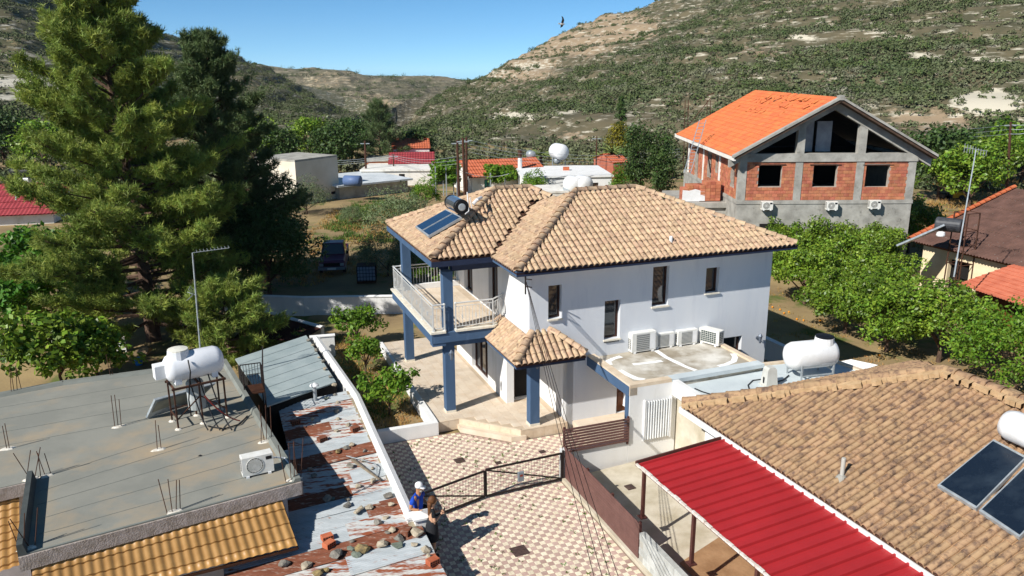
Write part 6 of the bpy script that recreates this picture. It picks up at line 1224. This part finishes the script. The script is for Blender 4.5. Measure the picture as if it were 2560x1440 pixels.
plant(lf[0], 'mulberry_tree', 'bright broadleaf tree at the left edge under the pine', on(55, 890), 1.3, 0); plant(lf[0], 'mulberry_tree', 'bright broadleaf tree at the left edge behind the first', on(95, 760), 1.2, 2); plant(lf[1], 'shrub', 'glossy green citrus bush behind the far edge of the flat roof', on(165, 1010), 1.15, 0, cat='shrub'); plant(lf[1], 'shrub', 'green citrus bush left of the flat roof corner', on(250, 985), .85, 1, cat='shrub')
# pines
def pine(name, label, loc, hgt, rad, seed, mt, nb=95, per=80, nl=.3, tilt=(0, 0), lowest=.12, shape=.75, dens=14, tper=12):
    r_ = np.random.default_rng(seed); t = thing(name, label, 'tree', loc); m_ = MB(); pts = [Vector((tilt[0]*(k/10)**2, tilt[1]*(k/10)**2, hgt*k/10)) for k in range(11)]
    for k in range(10): m_.tube(pts[k]-Vector((0, 0, .2 if k == 0 else 0)), pts[k+1], .34*(1-k/10.5)*hgt/15, .34*(1-(k+1)/10.5)*hgt/15, 8, False)
    m_.build('trunk', mBark, t); bm__ = MB(); C_ = []; D_ = []; Bk = []
    for i in range(nb):
        f_ = lowest+(1-lowest)*(i+.5)/nb; z = f_*hgt*.98; L_ = rad*(1-f_)**shape*(1.12 if f_ > .2 else .85)*r_.uniform(.62, 1.18)+.35; a = i*2.399+r_.normal(0, .3); el = .12+.75*f_**1.5+r_.normal(0, .12)
        k_ = int(f_*10); o_ = np.array(pts[min(k_, 9)].lerp(pts[min(k_+1, 10)], f_*10-k_)); dr = np.array([math.cos(a)*math.cos(el), math.sin(a)*math.cos(el), math.sin(el)]); sd = np.array([-math.sin(a), math.cos(a), 0]); upv = np.cross(dr, sd)
        ctl = lambda s_: o_+dr*L_*s_+np.array([0, 0, 1.])*L_*.16*(s_*s_-s_*.9)
        prev = o_
        for s_ in (.25, .5, .75, 1.): q_ = ctl(s_); bm__.tube(prev, q_, .07*(1.15-s_)*L_/4+.012, .07*(1.0-s_)*L_/4+.008, 5, False); prev = q_
        ns = int(per*(.3+L_/rad))
        for s_ in r_.uniform(.25, 1.0, ns):
            b0_ = ctl(s_); sl_ = (.22*L_*(1.15-s_)+.35)*r_.uniform(.6, 1.2); d1 = unit(dr*.75+sd*r_.normal(0, .75)+np.array([0, 0, r_.uniform(.1, .75)])); e_ = b0_+d1*sl_; bm__.tube(b0_, e_, .022, .008, 4, False)
            q_ = r_.uniform(.3, 1.05, tper); C_.append(b0_+d1*(q_*sl_)[:, None]+r_.normal(0, .12, (tper, 3))); D_.append(unit(d1+np.array([0, 0, .25])+r_.normal(0, .3, (tper, 3)))); Bk.append(np.full(tper, r_.random()))
    bm__.build('branches', mBark, t); C_ = np.concatenate(C_); D_ = np.concatenate(D_); Bk = np.concatenate(Bk); n = len(C_)
    e = unit(D_[:, None, :]*.75+r_.normal(0, .62, (n, dens, 3))); ln = nl*r_.uniform(.6, 1.2, (n, dens, 1)); w_ = unit(np.cross(e, r_.normal(size=(n, dens, 3))))*.02
    b0 = C_[:, None, :]-D_[:, None, :]*r_.uniform(0, .22, (n, dens, 1)); V = np.stack([b0-w_, b0+w_, b0+e*ln], 2).reshape(-1, 3)
    me_ = mesh_np('needles', V, np.arange(n*dens*3).reshape(-1, 3), np.clip(np.repeat(Bk*.55+r_.random(n)*.45, dens), 0, .999)); me_.materials.append(mt); link('needles', me_, t); return t
pine('pine_tree', 'huge sunlit pine tree filling the left side beyond the flat roof', on(385, 850), 16.4, 6.3, 5, mNeedle, 165, 20, .27, (-.9, 0), .05, .74, 10, 17)
pine('pine_tree', 'darker conifer rising behind the right side of the big pine', P(560, 745, -.1)+Vector((0, 1.5, 0)), 13.6, 4.8, 6, mNeedleD, 120, 16, .28, (-.3, 0), .08, .62, 9, 14)
pine('pine_tree', 'low young pine overhanging the flat roof and pale shed', on(575, 915)+Vector((0, 0, -.1)), 3.4, 2.3, 8, mNeedle, 30, 9, .26, (0, 0), .12, .5, 14)
pine('dark_conifer', 'tall dark conifer behind the barn in the village', P(925, 452, 0)+Vector((0, 8, 0)), 8.2, 3.6, 9, mNeedleD, 60, 9, .5, (0, 0), .08, .8, 8, 7)
def cypress(label, p, h, r0, mt, seed, name='cypress_tree'):
    r_ = np.random.default_rng(seed); t = thing(name, label, 'tree', p); K = 70; f_ = r_.random(K); a = r_.random(K)*6.28; rr = r0*np.sin(np.pi*np.clip(f_*.9+.08, 0, 1))**.7*r_.uniform(.3, .9, K); c_ = np.stack([np.cos(a)*rr, np.sin(a)*rr, f_*h], -1)
    V, F_, q_ = leaves(c_, np.full(K, r0*.55), 45, .3, .12, r_, .8); me_ = mesh_np('crown', V, F_, q_); me_.materials.append(mt); link('crown', me_, t); MB().tube((0, 0, -.3), (0, 0, h*.7), .15, .05).build('trunk', mBark, t)
cypress('slim dark cypress on the hillside right of centre', Yp(1551, 335, 118), 5.2, .75, mLeafD, 1); cypress('yellow green conifer behind the white flat house', Yp(1545, 392, 100), 4., 1.6, mat('leaf_gold', '#8a7f24', '#6c6a1e', rough=.6, scale=1, piece=.3, trans=.2), 2, 'golden_conifer'); cypress('golden cypress beside the right orchard edge', Yp(2378, 432, 78), 2.9, .9, mat('leaf_gold2', '#9a8d25', '#7d7a22', rough=.6, scale=1, piece=.3, trans=.2), 3, 'golden_conifer')
tt = [TreeKind(80+i, 1.35, 3.2, 3.6, 1.5, 90, 60, .22, .1, mLeafD, .6, .1, low=-.8) for i in range(2)]
plant(tt[0], 'poplar_tree', 'tall green tree right of the white flat house', on(1590, 510), 1.15, 0, 'tall trees by the brick house'); plant(tt[1], 'poplar_tree', 'tall green tree left of the brick house terrace', on(1650, 515), 1.05, 1, 'tall trees by the brick house')
vt = [TreeKind(90+i, 2.6, 2.2, 2.6, 1.4, 70, 55, .3, .16, (mLeafD, mLeafC, mLeafL)[i], .85, .14, low=-.6) for i in range(3)]
mid = [((2345, 500), 1.5, 0, 'dark green tree behind the right corner of the brick house'), ((2420, 520), 1.2, 1, 'green tree behind the television mast'), ((2470, 480), 1.2, 1, 'green tree left of the tall brown pole'), ((2550, 470), 1.5, 2, 'light green tree at the right edge beyond the pole'), ((2400, 470), 1.3, 0, 'dark tree at the foot of the right hill'), ((2500, 440), 1.4, 0, 'dark tree below the dry grass slope'), ((840, 440), 1.3, 0, 'tree behind the box building'), ((700, 430), 1.2, 0, 'dark tree left of the box building'), ((640, 430), 1.4, 1, 'green tree far behind the dark conifer'), ((1040, 420), 1.1, 0, 'dark tree right of the village conifer'), ((20, 430), 1.6, 0, 'dark tree at the left edge below the hill'), ((120, 440), 1.4, 1, 'green tree behind the red tiled roof'), ((2200, 530), .9, 1, 'green tree right of the brick house corner'), ((780, 410), 1.3, 1, 'green tree at the valley mouth'), ((880, 405), 1.3, 0, 'dark tree at the valley mouth beside the pole')]
for i, (q_, s_, k, lb) in enumerate(mid): plant(vt[k], 'tree', lb, on(*q_), s_, i*.9, 'trees round the village')
r0_ = np.random.default_rng(77); a_ = r0_.uniform(-.72, .68, 5200); rr_ = r0_.uniform(92, 176, 5200)**1.0; pts_ = np.stack([np.sin(a_)*rr_, np.cos(a_)*rr_, np.zeros(5200)], -1); pts_[:, 2] = gz(pts_[:, 0], pts_[:, 1]); k_ = fbm(pts_[:, 0]/14, pts_[:, 1]/14) > .45; pts_ = pts_[k_]
bushes('foothill_shrubs', pts_, r0_.uniform(.45, 1.5, len(pts_)), mShrub, 40, .8, 'olive and green scrub on the flat land at the foot of the hills')
def palm(label, p, h, seed):
    r_ = np.random.default_rng(seed); t = thing('palm_tree', label, 'palm tree', p, 0, 'palm trees in the village'); MB().tube((0, 0, -.3), (0, 0, h), .22, .18).build('trunk', mBark, t); m_ = MB()
    for k in range(22):
        a = 2*math.pi*k/22*1.618*2; el = r_.uniform(-.1, 1.1); prev = Vector((0, 0, h)); L_ = r_.uniform(1.6, 2.2)
        for s_ in (.33, .66, 1.):
            q_ = Vector((math.cos(a)*L_*s_*math.cos(el), math.sin(a)*L_*s_*math.cos(el), h+L_*s_*math.sin(el)-.9*s_*s_)); sd = Vector((-math.sin(a), math.cos(a), 0))*.3*(1.1-s_); dn = Vector((0, 0, -.1)); m_.quad(prev, prev+sd+dn, q_+sd*.7+dn, q_); m_.quad(q_, q_-sd*.7+dn, prev-sd+dn, prev); prev = q_
    m_.build('fronds', mat_palm, t)
mat_palm = mat('palm_leaf', '#7d8a4c', '#5c6a35', rough=.6, scale=1, trans=.2)
palm('palm behind the cottage roof left of the tanks', Yp(1352, 420, 96), 1.6, 1); palm('palm behind the white flat house right of the tanks', Yp(1505, 430, 96), 1.8, 2); palm('palm beside the tall tree left of the brick house', Yp(1645, 430, 90), 1.8, 3); palm('palm near the golden conifer', Yp(1530, 425, 92), 2., 4)
# vine pergolas
def pergola(label, a, b, d_, z0, z1, seed):
    a, b = Vector(a), Vector(b); x = (b-a).normalized(); t = thing('vine_pergola', label, 'pergola', a, math.atan2(x.y, x.x)); L_ = (b-a).length; r_ = np.random.default_rng(seed)
    for sx in (.1, L_*.5, L_-.1):
        for sy in (.1, d_-.1): MB().bar((sx, sy, -.3), (sx, sy, z1-.2), .1).build('post', mSteel, t)
    c_ = np.stack([r_.uniform(0, L_, 60), r_.uniform(0, d_, 60), r_.uniform(z0, z1, 60)], -1); V, F_, q_ = leaves(c_, np.full(60, .5), 50, .26, .22, r_, .6); me_ = mesh_np('foliage', V, F_, q_); me_.materials.append(mLeafL); link('foliage', me_, t)
pergola('vine pergola with bright leaves left of the brown poles', P(1088, 500, 0), P(1146, 498, 0), 3, 1.6, 3.4, 1); pergola('vine pergola with hanging leaves in front of the cottage', P(1225, 492, 0), P(1300, 488, 0), 3, 1.5, 2.6, 2)
# field grass, weeds and leaf litter
def tufts(name, label, pts, hgt, mt, seed, nbl=7, spread=.12):
    r_ = np.random.default_rng(seed); n = len(pts); h = hgt*r_.uniform(.5, 1.3, (n, nbl, 1)); b0 = pts[:, None, :]+r_.normal(0, spread, (n, nbl, 3))*np.array([1, 1, 0]); d_ = unit(r_.normal(0, .45, (n, nbl, 3))+np.array([0, 0, 1])); w_ = unit(np.cross(d_, r_.normal(size=(n, nbl, 3))))*.018*(1+h*2)
    V = np.stack([b0-w_, b0+w_, b0+d_*h], 2).reshape(-1, 3); me_ = mesh_np(name, V, np.arange(n*nbl*3).reshape(-1, 3), np.repeat(r_.random(n), nbl)); me_.materials.append(mt); tag(link(name, me_), label, 'grass', kind='stuff')
def scatter(n, x0, x1, y0, y1, seed, f=None):
    r_ = np.random.default_rng(seed); p = np.stack([r_.uniform(x0, x1, n), r_.uniform(y0, y1, n)], -1); k = fbm(p[:, 0]*.3+seed, p[:, 1]*.3) > .45; p = p[k]
    if f is not None: p = p[[f(*q_) for q_ in p]]
    return np.column_stack([p, gz(p[:, 0], p[:, 1])])
mGrassG = mat('grass_green', '#5f7a30', '#4a6428', rough=.7, scale=.6, piece=.3, hue=.03, trans=.2); mGrassY = mat('grass_dry', '#b8955a', '#9a7a44', rough=.8, scale=.5, piece=.25, hue=.02, trans=.15)
tufts('green_grass', 'green weeds growing in the field beside the box building', scatter(3200, -15, 2, 57, 76, 1), .32, mGrassG, 1); tufts('dry_grass', 'dry straw coloured grass in the field behind the villa', scatter(4200, -16, 2, 45, 72, 7), .2, mGrassY, 2)
tufts('orchard_weeds', 'thin weeds on the orchard soil', scatter(1800, 9, 30, 24, 50, 3), .12, mGrassY, 3); tufts('garden_weeds', 'weeds and dry leaves in the garden strip', scatter(1500, -8.5, -2.6, 25, 36, 4, lambda x, y: -2.6 < WL((x, y, 0))[0] < -.8 and WL((x, y, 0))[1] > -.5), .13, mGrassY, 4); tufts('garden_weeds', 'green weeds in the garden strip', scatter(900, -8.5, -2.6, 25, 36, 5, lambda x, y: -2.6 < WL((x, y, 0))[0] < -.8 and WL((x, y, 0))[1] > -.5), .14, mGrassG, 5)
tufts('far_grass', 'dry grass on the plot beyond the orchard', scatter(5000, 26, 60, 50, 95, 6), .4, mGrassY, 6)
tufts('paving_weeds', 'tiny weeds sprouting in the paving joints', np.array([tuple(LW(*q_))[:2]+(0.,) for q_ in np.column_stack([rng.uniform(-2.6, 2., 150), rng.uniform(-10.5, -.9, 150)]) if inpoly(q_, dpoly)]), .06, mGrassG, 9, 6, .03)
mOrange = mat('orange_fruit', '#d98a1f', rough=.5)
for k, (px, py) in enumerate(((1931, 770), (1950, 776), (1960, 785), (2009, 803), (2050, 804), (1992, 800), (2197, 891), (1972, 782))): o = MB().ball((0, 0, .05), .055, 8, 5).build('orange', mOrange); o.location = on(px, py); tag(o, 'fallen orange on the orchard soil beside the villa', 'fruit', 'fallen oranges')
# ================================================================ PICKUP, IBC TANK, PEOPLE, BIRD, SMALL THINGS
pu = thing('pickup_truck', 'old purple pickup truck parked in the field behind the garden wall', 'pickup', P(836, 672, 0)+Vector((-.1, .6, -.05)), math.radians(-82)); mPurp = mat('purple_paint', '#6d3850', '#582c45', rough=.35, scale=1.2, col3='#8a7280', s3=1.5, lo3=.62, hi3=.8); mSilv = mat('silver_paint', '#8d8f94', rough=.4)
def loft(m_, secs):
    n = len(secs[0]); V_ = [v for s_ in secs for v in s_]; m_.add(V_, [(k*n+i, k*n+(i+1) % n, (k+1)*n+(i+1) % n, (k+1)*n+i) for k in range(len(secs)-1) for i in range(n)]+[tuple(range(n))[::-1], tuple((len(secs)-1)*n+i for i in range(n))])
def sec(x, w_, z0, z1, b=.08): return [(x, -w_, z0), (x, w_, z0), (x, w_+.02, (z0+z1)/2), (x, w_, z1-b), (x, w_-b, z1), (x, -w_+b, z1), (x, -w_, z1-b), (x, -w_-.02, (z0+z1)/2)]
m = MB(); loft(m, [sec(-.9, .8, .45, .98), sec(.75, .8, .45, 1.0), sec(2.0, .78, .45, .92), sec(2.15, .74, .5, .82)]); bod = m.build('body', mPurp, pu)
m = MB(); loft(m, [[(-.95, -.74, .98), (-.95, .74, .98), (-.8, .62, 1.62), (-.8, -.62, 1.62)], [(.8, -.74, 1.0), (.8, .74, 1.0), (.3, .62, 1.66), (.3, -.62, 1.66)]]); m.build('cab', mPurp, pu)
MB().quad((.79, -.66, 1.05), (.79, .66, 1.05), (.36, .57, 1.6), (.36, -.57, 1.6)).v; m = MB(); m.quad((.815, -.68, 1.05), (.815, .68, 1.05), (.36, .58, 1.6), (.36, -.58, 1.6)); m.build('windscreen', mGlass, pu)
for sg in (-1, 1): m = MB(); V_ = [(-.8, .755*sg, 1.05), (.6, .755*sg, 1.05), (.28, .645*sg, 1.58), (-.72, .645*sg, 1.58)]; m.add(V_, [(0, 1, 2, 3) if sg < 0 else (3, 2, 1, 0)]); m.build('side_window', mGlass, pu)
m = MB().box(-2.5, -.97, -.78, -.72, .5, 1.0).box(-2.5, -.97, .72, .78, .5, 1.0).box(-2.55, -2.5, -.78, .78, .5, 1.0).box(-2.5, -.97, -.72, .72, .5, .6).build('cargo_bed', mPurp, pu)
MB().box(2.12, 2.3, -.8, .8, .38, .54).box(-.9, 2.1, -.815, -.8, .45, .56).box(-.9, 2.1, .8, .815, .45, .56).build('bumper', mSilv, pu); MB().box(2.14, 2.17, -.6, .6, .58, .78).build('grille', mBlack, pu)
for sg in (-1, 1): MB().box(2.13, 2.18, sg*.62-.12, sg*.62+.12, .6, .77).build('headlight', mSteel, pu); MB().box(.6, .7, sg*.88-.08, sg*.88+.08, 1.02, 1.2).build('mirror', mBlack, pu)
MB().box(2.3, 2.312, -.26, .26, .4, .52).build('number_plate', mWhiteP, pu)
for sx in (1.4, -1.7):
    for sg in (-1, 1): w_ = MB().lathe([(.18, -.1), (.33, -.09), (.33, .09), (.18, .1)], 16, Matrix.Translation((sx, sg*.7, .33)) @ Matrix.Rotation(math.pi/2, 4, 'X')).build('wheel', mBlack, pu); MB().lathe([(.17, -.11), (.17, .11)], 12, Matrix.Translation((sx, sg*.7, .33)) @ Matrix.Rotation(math.pi/2, 4, 'X')).build('rim', mSilv, w_)
ib = thing('ibc_tank', 'caged grey plastic bulk tank on a pallet beside the purple pickup', 'tank', P(918, 703, -.05), .1); MB().cbox(-.5, .5, -.45, .45, .14, 1.0, .06).build('bladder', mat('ibc', '#8fa0b4', '#7a8ca2', rough=.5, scale=3), ib); MB().box(-.55, .55, -.5, .5, 0, .12).build('pallet', mWood, ib); m = MB()
for k in range(7): x = -.54+k*.18; m.bar((x, -.49, .12), (x, -.49, 1.02), .025); m.bar((x, .49, .12), (x, .49, 1.02), .025); y_ = -.49+k*.163; m.bar((-.54, y_, .12), (-.54, y_, 1.02), .025); m.bar((.54, y_, .12), (.54, y_, 1.02), .025)
for k in range(5):
    zz = .18+k*.21
    for a, b in (((-.54, -.49), (.54, -.49)), ((.54, -.49), (.54, .49)), ((.54, .49), (-.54, .49)), ((-.54, .49), (-.54, -.49))): m.bar((*a, zz), (*b, zz), .025)
m.build('cage', mGateM, ib); MB().box(-.5, .52, -.48, .46, 1.0, 1.03).build('cover_rag', mWood, ib)
# small garden odds and ends on the left
bn = thing('white_board', 'pale grey board standing in the shade of the pine', 'board', on(305, 880)); MB().cbox(-.22, .22, -.03, .03, 0, .95, .01).build('board', mAC, bn)
bb = thing('blue_bucket', 'bright blue bucket by the rubbish under the pine', 'bucket', on(348, 912)); MB().lathe([(.14, 0), (.19, .3), (.2, .31)], 12).build('bucket', mat('blue_plastic', '#1b78c8', rough=.4), bb)
sk = thing('sack', 'crumpled brown sack with rubbish under the pine', 'sack', on(366, 890)); sm_ = stone_mesh(900, mat('sacking', '#b59a7c', '#8c7358', rough=1, scale=6)); o = link('sack_body', sm_, sk, Matrix.Translation((0, 0, .25)) @ Matrix.Diagonal((.45, .4, .6, 1)))
rw = line_wall('retaining_wall', 'old cracked concrete retaining wall at the left edge under the bright tree', [on(-40, 905), on(90, 880)], -.6, .3, .5, mWhiteO)
mw_ = thing('mower', 'yellow and black machine parked on the dry plot beyond the orchard', 'machine', P(2388, 500, 0)); MB().cbox(-.5, .6, -.4, .4, .25, .8, .1).build('hood', mat('yellow_paint', '#e0a019', rough=.4), mw_); MB().cbox(-1.3, -.5, -.45, .45, .25, .65, .08).build('seat_body', mBlack, mw_)
for sx in (-1, .35):
    for sy in (-.45, .4): MB().lathe([(.28, 0), (.28, .12)], 12, Matrix.Translation((sx, sy, .26)) @ Matrix.Rotation(-math.pi/2, 4, 'X')).build('wheel', mBlack, mw_)
# people
def skin(verts, edges, radii, sub=2):
    me_ = bpy.data.meshes.new('sk'); me_.from_pydata([tuple(v) for v in verts], edges, []); o = bpy.data.objects.new('sk', me_); COL.objects.link(o)
    md = o.modifiers.new('s', 'SKIN'); md.use_smooth_shade = True; md.branch_smoothing = .4; sv = me_.skin_vertices[0].data
    for i, r_ in enumerate(radii): sv[i].radius = (r_, r_) if not hasattr(r_, '__len__') else r_; sv[i].use_root = (i == 0)
    s_ = o.modifiers.new('d', 'SUBSURF'); s_.levels = s_.render_levels = sub
    dg = bpy.context.evaluated_depsgraph_get(); out = bpy.data.meshes.new_from_object(o.evaluated_get(dg)); bpy.data.objects.remove(o); return out
def join_meshes(name, parts, mt):
    V_, F_ = [], []
    for me_ in parts:
        v, f, _ = meshdata(me_); b = len(V_); V_ += v.tolist(); F_ += [tuple(b+i for i in q_) for q_ in f]
    me_ = bpy.data.meshes.new(name); me_.from_pydata(V_, [], F_); me_.materials.append(mt); smooth(me_); return me_
def person(loc, rz, label, ht, arms, cl, woman):
    S = ht/1.75; mSkin = mat('skin', '#b5835f' if not woman else '#c79a7c', rough=.55)
    J = {'pel': (0, 0, .95), 'wa': (0, 0, 1.1), 'ch': (.01, 0, 1.32), 'nk': (.02, 0, 1.49), 'hb': (.04, 0, 1.56), 'ht': (.05, 0, 1.66)}
    for s_, y in (('r', -1), ('l', 1)): J.update({'hip'+s_: (0, .09*y, .9), 'kn'+s_: (.03, .1*y, .5), 'an'+s_: (-.01, .1*y, .09), 'to'+s_: (.15, .12*y, .04), 'sh'+s_: (.0, (.16 if woman else .19)*y, 1.42), 'el'+s_: arms[s_][0], 'wr'+s_: arms[s_][1]})
    names = list(J); ix = {n: i for i, n in enumerate(names)}; E = [('pel', 'wa'), ('wa', 'ch'), ('ch', 'nk'), ('nk', 'hb'), ('hb', 'ht')]
    for s_ in 'rl': E += [('pel', 'hip'+s_), ('hip'+s_, 'kn'+s_), ('kn'+s_, 'an'+s_), ('an'+s_, 'to'+s_), ('ch', 'sh'+s_), ('sh'+s_, 'el'+s_), ('el'+s_, 'wr'+s_)]
    R = {'pel': .135, 'wa': .125, 'ch': .14, 'nk': .055, 'hb': .08, 'ht': .085, 'hip': .085, 'kn': .058, 'an': .042, 'to': .035, 'sh': .058, 'el': .042, 'wr': .03}
    rad = lambda n, k=1.: R[n] * k if n in R else R[n[:-1]]*k
    sc = lambda v: tuple(np.array(v)*S)
    def grow(keep, k, cut=None): 
        nm = [n for n in names if n in keep]; ii = {n: i for i, n in enumerate(nm)}; vs = [sc((cut or {}).get(n, J[n])) for n in nm]; return skin(vs, [(ii[a], ii[b]) for a, b in E if a in ii and b in ii], [rad(n, k)*S for n in nm])
    parts = [grow(names, 1.)]
    for s_, y in (('r', -1), ('l', 1)):         # hands: palm + five fingers
        w_ = np.array(J['wr'+s_]); d_ = unit(w_-np.array(J['el'+s_])); sd = unit(np.cross(d_, np.array([0, 0, 1.]))); upv = np.cross(sd, d_); c_ = w_+d_*.05
        parts.append(skin([sc(w_), sc(c_), sc(c_+d_*.04)], [(0, 1), (1, 2)], [.026, .036, .03], 1))
        for f_, (o_, L_) in enumerate(((-.03, .06), (-.01, .075), (.01, .07), (.03, .055))):
            a = c_+d_*.04+sd*o_; b = a+d_*L_*.55; e = b+(d_*.3-upv*.6)*L_*.6; parts.append(skin([sc(a), sc(b), sc(e)], [(0, 1), (1, 2)], [.0095, .009, .008], 1))
        a = c_-sd*.03*y; parts.append(skin([sc(a), sc(a-sd*.035*y+d_*.02), sc(a-sd*.03*y+d_*.055-upv*.02)], [(0, 1), (1, 2)], [.011, .01, .009], 1))
    hd = MB(); hc = Vector(sc((.055, 0, 1.635))); hd.ball(hc, (.098*S, .078*S, .122*S), 14, 10); hd.ball(hc+Vector((.098*S, 0, -.015)), (.022, .014, .024), 6, 5)
    for y in (-1, 1): hd.ball(hc+Vector((0, .079*y*S, -.01)), (.018, .01, .03), 6, 5)
    parts.append(hd.mesh('h')); body = join_meshes('person', parts, mSkin); root = link('person', body); root.location = loc; root.rotation_euler = (0, 0, rz); tag(root, label, 'person', 'people at the gate')
    f_ = MB()
    for y in (-1, 1): f_.ball(hc+Vector((.088*S, .032*y, .012)), (.008, .014, .007), 6, 4)
    f_.ball(hc+Vector((.088*S, 0, -.06)), (.012, .026, .006), 6, 4); f_.build('face_features', mat('face_dark', '#4a2c22', rough=.7), root)
    def wear(name, me_, mt): me_.materials.clear(); me_.materials.append(mt); smooth(me_); return link(name, me_, root)
    half = {'el'+s_: tuple(np.array(J['sh'+s_])*.3+np.array(J['el'+s_])*.7) for s_ in 'rl'}
    sh_ = skin([sc((half if n in half else J).get(n, J[n])) for n in ('pel', 'wa', 'ch', 'shr', 'elr', 'shl', 'ell', 'nk')], [(0, 1), (1, 2), (2, 3), (3, 4), (2, 5), (5, 6), (2, 7)], [.155*S, .145*S, .158*S, .075*S, .072*S, .075*S, .072*S, .07*S] if not woman else [.13*S, .115*S, .14*S, .064*S, .058*S, .064*S, .058*S, .06*S])
    wear('shirt' if not woman else 'top', sh_, cl['top'])
    if not woman:
        wear('trousers', grow(('pel', 'hipr', 'hipl', 'knr', 'knl', 'anr', 'anl'), 1.28), cl['low'])
        cp_ = MB(); cp_.lathe([(.102*S, -.02), (.108*S, .03), (.095*S, .08), (.05*S, .115), (.01, .12)], 16, Matrix.Translation(hc+Vector((-.005, 0, .03)))); cp_.add([tuple(hc+Vector(v)) for v in ((.07, -.08, .03), (.07, .08, .03), (.15, .07, .018), (.19, .0, .012), (.15, -.07, .018), (.07, -.08, .02), (.07, .08, .02), (.15, .07, .008), (.19, 0, .002), (.15, -.07, .008))], [(0, 4, 3, 2, 1), (5, 6, 7, 8, 9), (1, 2, 7, 6), (2, 3, 8, 7), (3, 4, 9, 8), (4, 0, 5, 9)]); o = cp_.build('cap', mat('cap_white', '#ececea', rough=.8), root); smooth(o.data)
        br_ = MB().ball(hc+Vector((.055, 0, -.085)), (.05, .06, .045), 10, 6); br_.build('beard', mat('grey_hair', '#9a938b', rough=.9), root)
    else:
        prof = [(.118, 1.12), (.15, 1.0), (.185, .88), (.19, .72), (.185, .6), (.2, .5), (.19, .5)]; sk_ = MB().lathe([(a*S, b*S) for a, b in prof], 18, Matrix.Diagonal((.92, 1, 1, 1))); o = sk_.build('skirt', cl['low'], root); smooth(o.data)
        hr = MB(); hr.ball(hc+Vector((-.02, 0, .02)), (.115*S, .1*S, .125*S), 14, 8); loft(hr, [[tuple(hc+Vector((-.06+.0*k, 0, -.02-.06*k))+Vector((math.cos(t_)*.06-.03, math.sin(t_)*.1*(1-.07*k), 0))) for t_ in [2*math.pi*i/10 for i in range(10)]] for k in range(7)]); o = hr.build('hair', mat('brown_hair', '#6b4528', '#523018', rough=.6, scale=20), root); smooth(o.data)
        MB().cbox(-.004, .004, -.04, .04, -.08, .08, .002, Matrix.Translation(Vector(sc(J['wrr']))*.5+Vector(sc(J['wrl']))*.5+Vector((.11, 0, .04))) @ Matrix.Rotation(.5, 4, 'Y')).build('phone', mBlack, root)
    wear('shoes', skin([sc(J[n]) for n in ('anr', 'tor')], [(0, 1)], [.05, .048]), mBlack); wear('shoes', skin([sc(J[n]) for n in ('anl', 'tol')], [(0, 1)], [.05, .048]), mBlack)
    return root
pm_ = P(1043, 1207, 1.76); pw_ = P(1077, 1241, 1.7)
person((pm_.x, pm_.y, 0), math.radians(-25), 'man in white cap and blue T-shirt leaning beside the white wall end', 1.76, {'r': ((-.06, -.3, 1.14), (.17, -.2, 1.1)), 'l': ((-.02, .27, 1.14), (.18, .2, 1.08))}, {'top': mat('blue_shirt', '#1d4fc0', '#173f9e', rough=.9, scale=8), 'low': mat('black_trousers', '#16171b', rough=.9)}, False)
person((pw_.x, pw_.y, 0), math.radians(20), 'woman in black top and dark skirt looking at a phone by the gate', 1.68, {'r': ((.02, -.24, 1.14), (.22, -.1, 1.24)), 'l': ((.02, .24, 1.14), (.22, .1, 1.24))}, {'top': mat('black_top', '#1c1c1e', rough=.9), 'low': mat('charcoal_skirt', '#26272b', rough=.9)}, True)
# bird
bp = Yp(1405, 60, 24); bd = thing('bird', 'dark bird with white breast and raised wings in the sky above the ridge', 'bird', bp); MB().ball((0, 0, 0), (.075, .03, .03), 10, 6).ball((-.085, 0, .012), .022, 8, 5).build('body', mat('bird_white', '#cfccc6', '#3a3a40', rough=.7, scale=30), bd)
mBird = mat('bird_dark', '#1c1d22', rough=.7); m = MB()
m.add([(-.03, -.01, .02), (.04, -.01, .02), (.06, -.05, .1), (.03, -.06, .18), (-.02, -.055, .22), (.0, -.05, .13)], [(0, 1, 2, 5), (5, 2, 3, 4)]); m.build('wing', mBird, bd); m = MB(); m.add([(-.03, .01, 0), (.05, .01, 0), (.03, .08, -.06), (-.04, .12, -.1)], [(0, 1, 2, 3)]); m.build('wing', mBird, bd); MB().add([(.06, -.015, 0), (.15, -.03, .0), (.15, .03, .0), (.06, .015, 0)], [(0, 1, 2, 3)]).build('tail', mBird, bd)
# ================================================================ AIR
hz = MB().box(-2600, 2600, -700, 3600, -84, 175)
hm = bpy.data.materials.new('haze_air'); hm.use_nodes = True; hn = hm.node_tree; hn.nodes.remove(hn.nodes['Principled BSDF']); pv_ = hn.nodes.new('ShaderNodeVolumePrincipled')
pv_.inputs['Color'].default_value = (.78, .87, 1, 1); pv_.inputs['Density'].default_value = .00006; pv_.inputs['Anisotropy'].default_value = .2
hn.links.new(pv_.outputs[0], hn.nodes['Material Output'].inputs['Volume']); tag(hz.build('haze', hm), kind='stuff')
scn.cycles.volume_bounces = 0
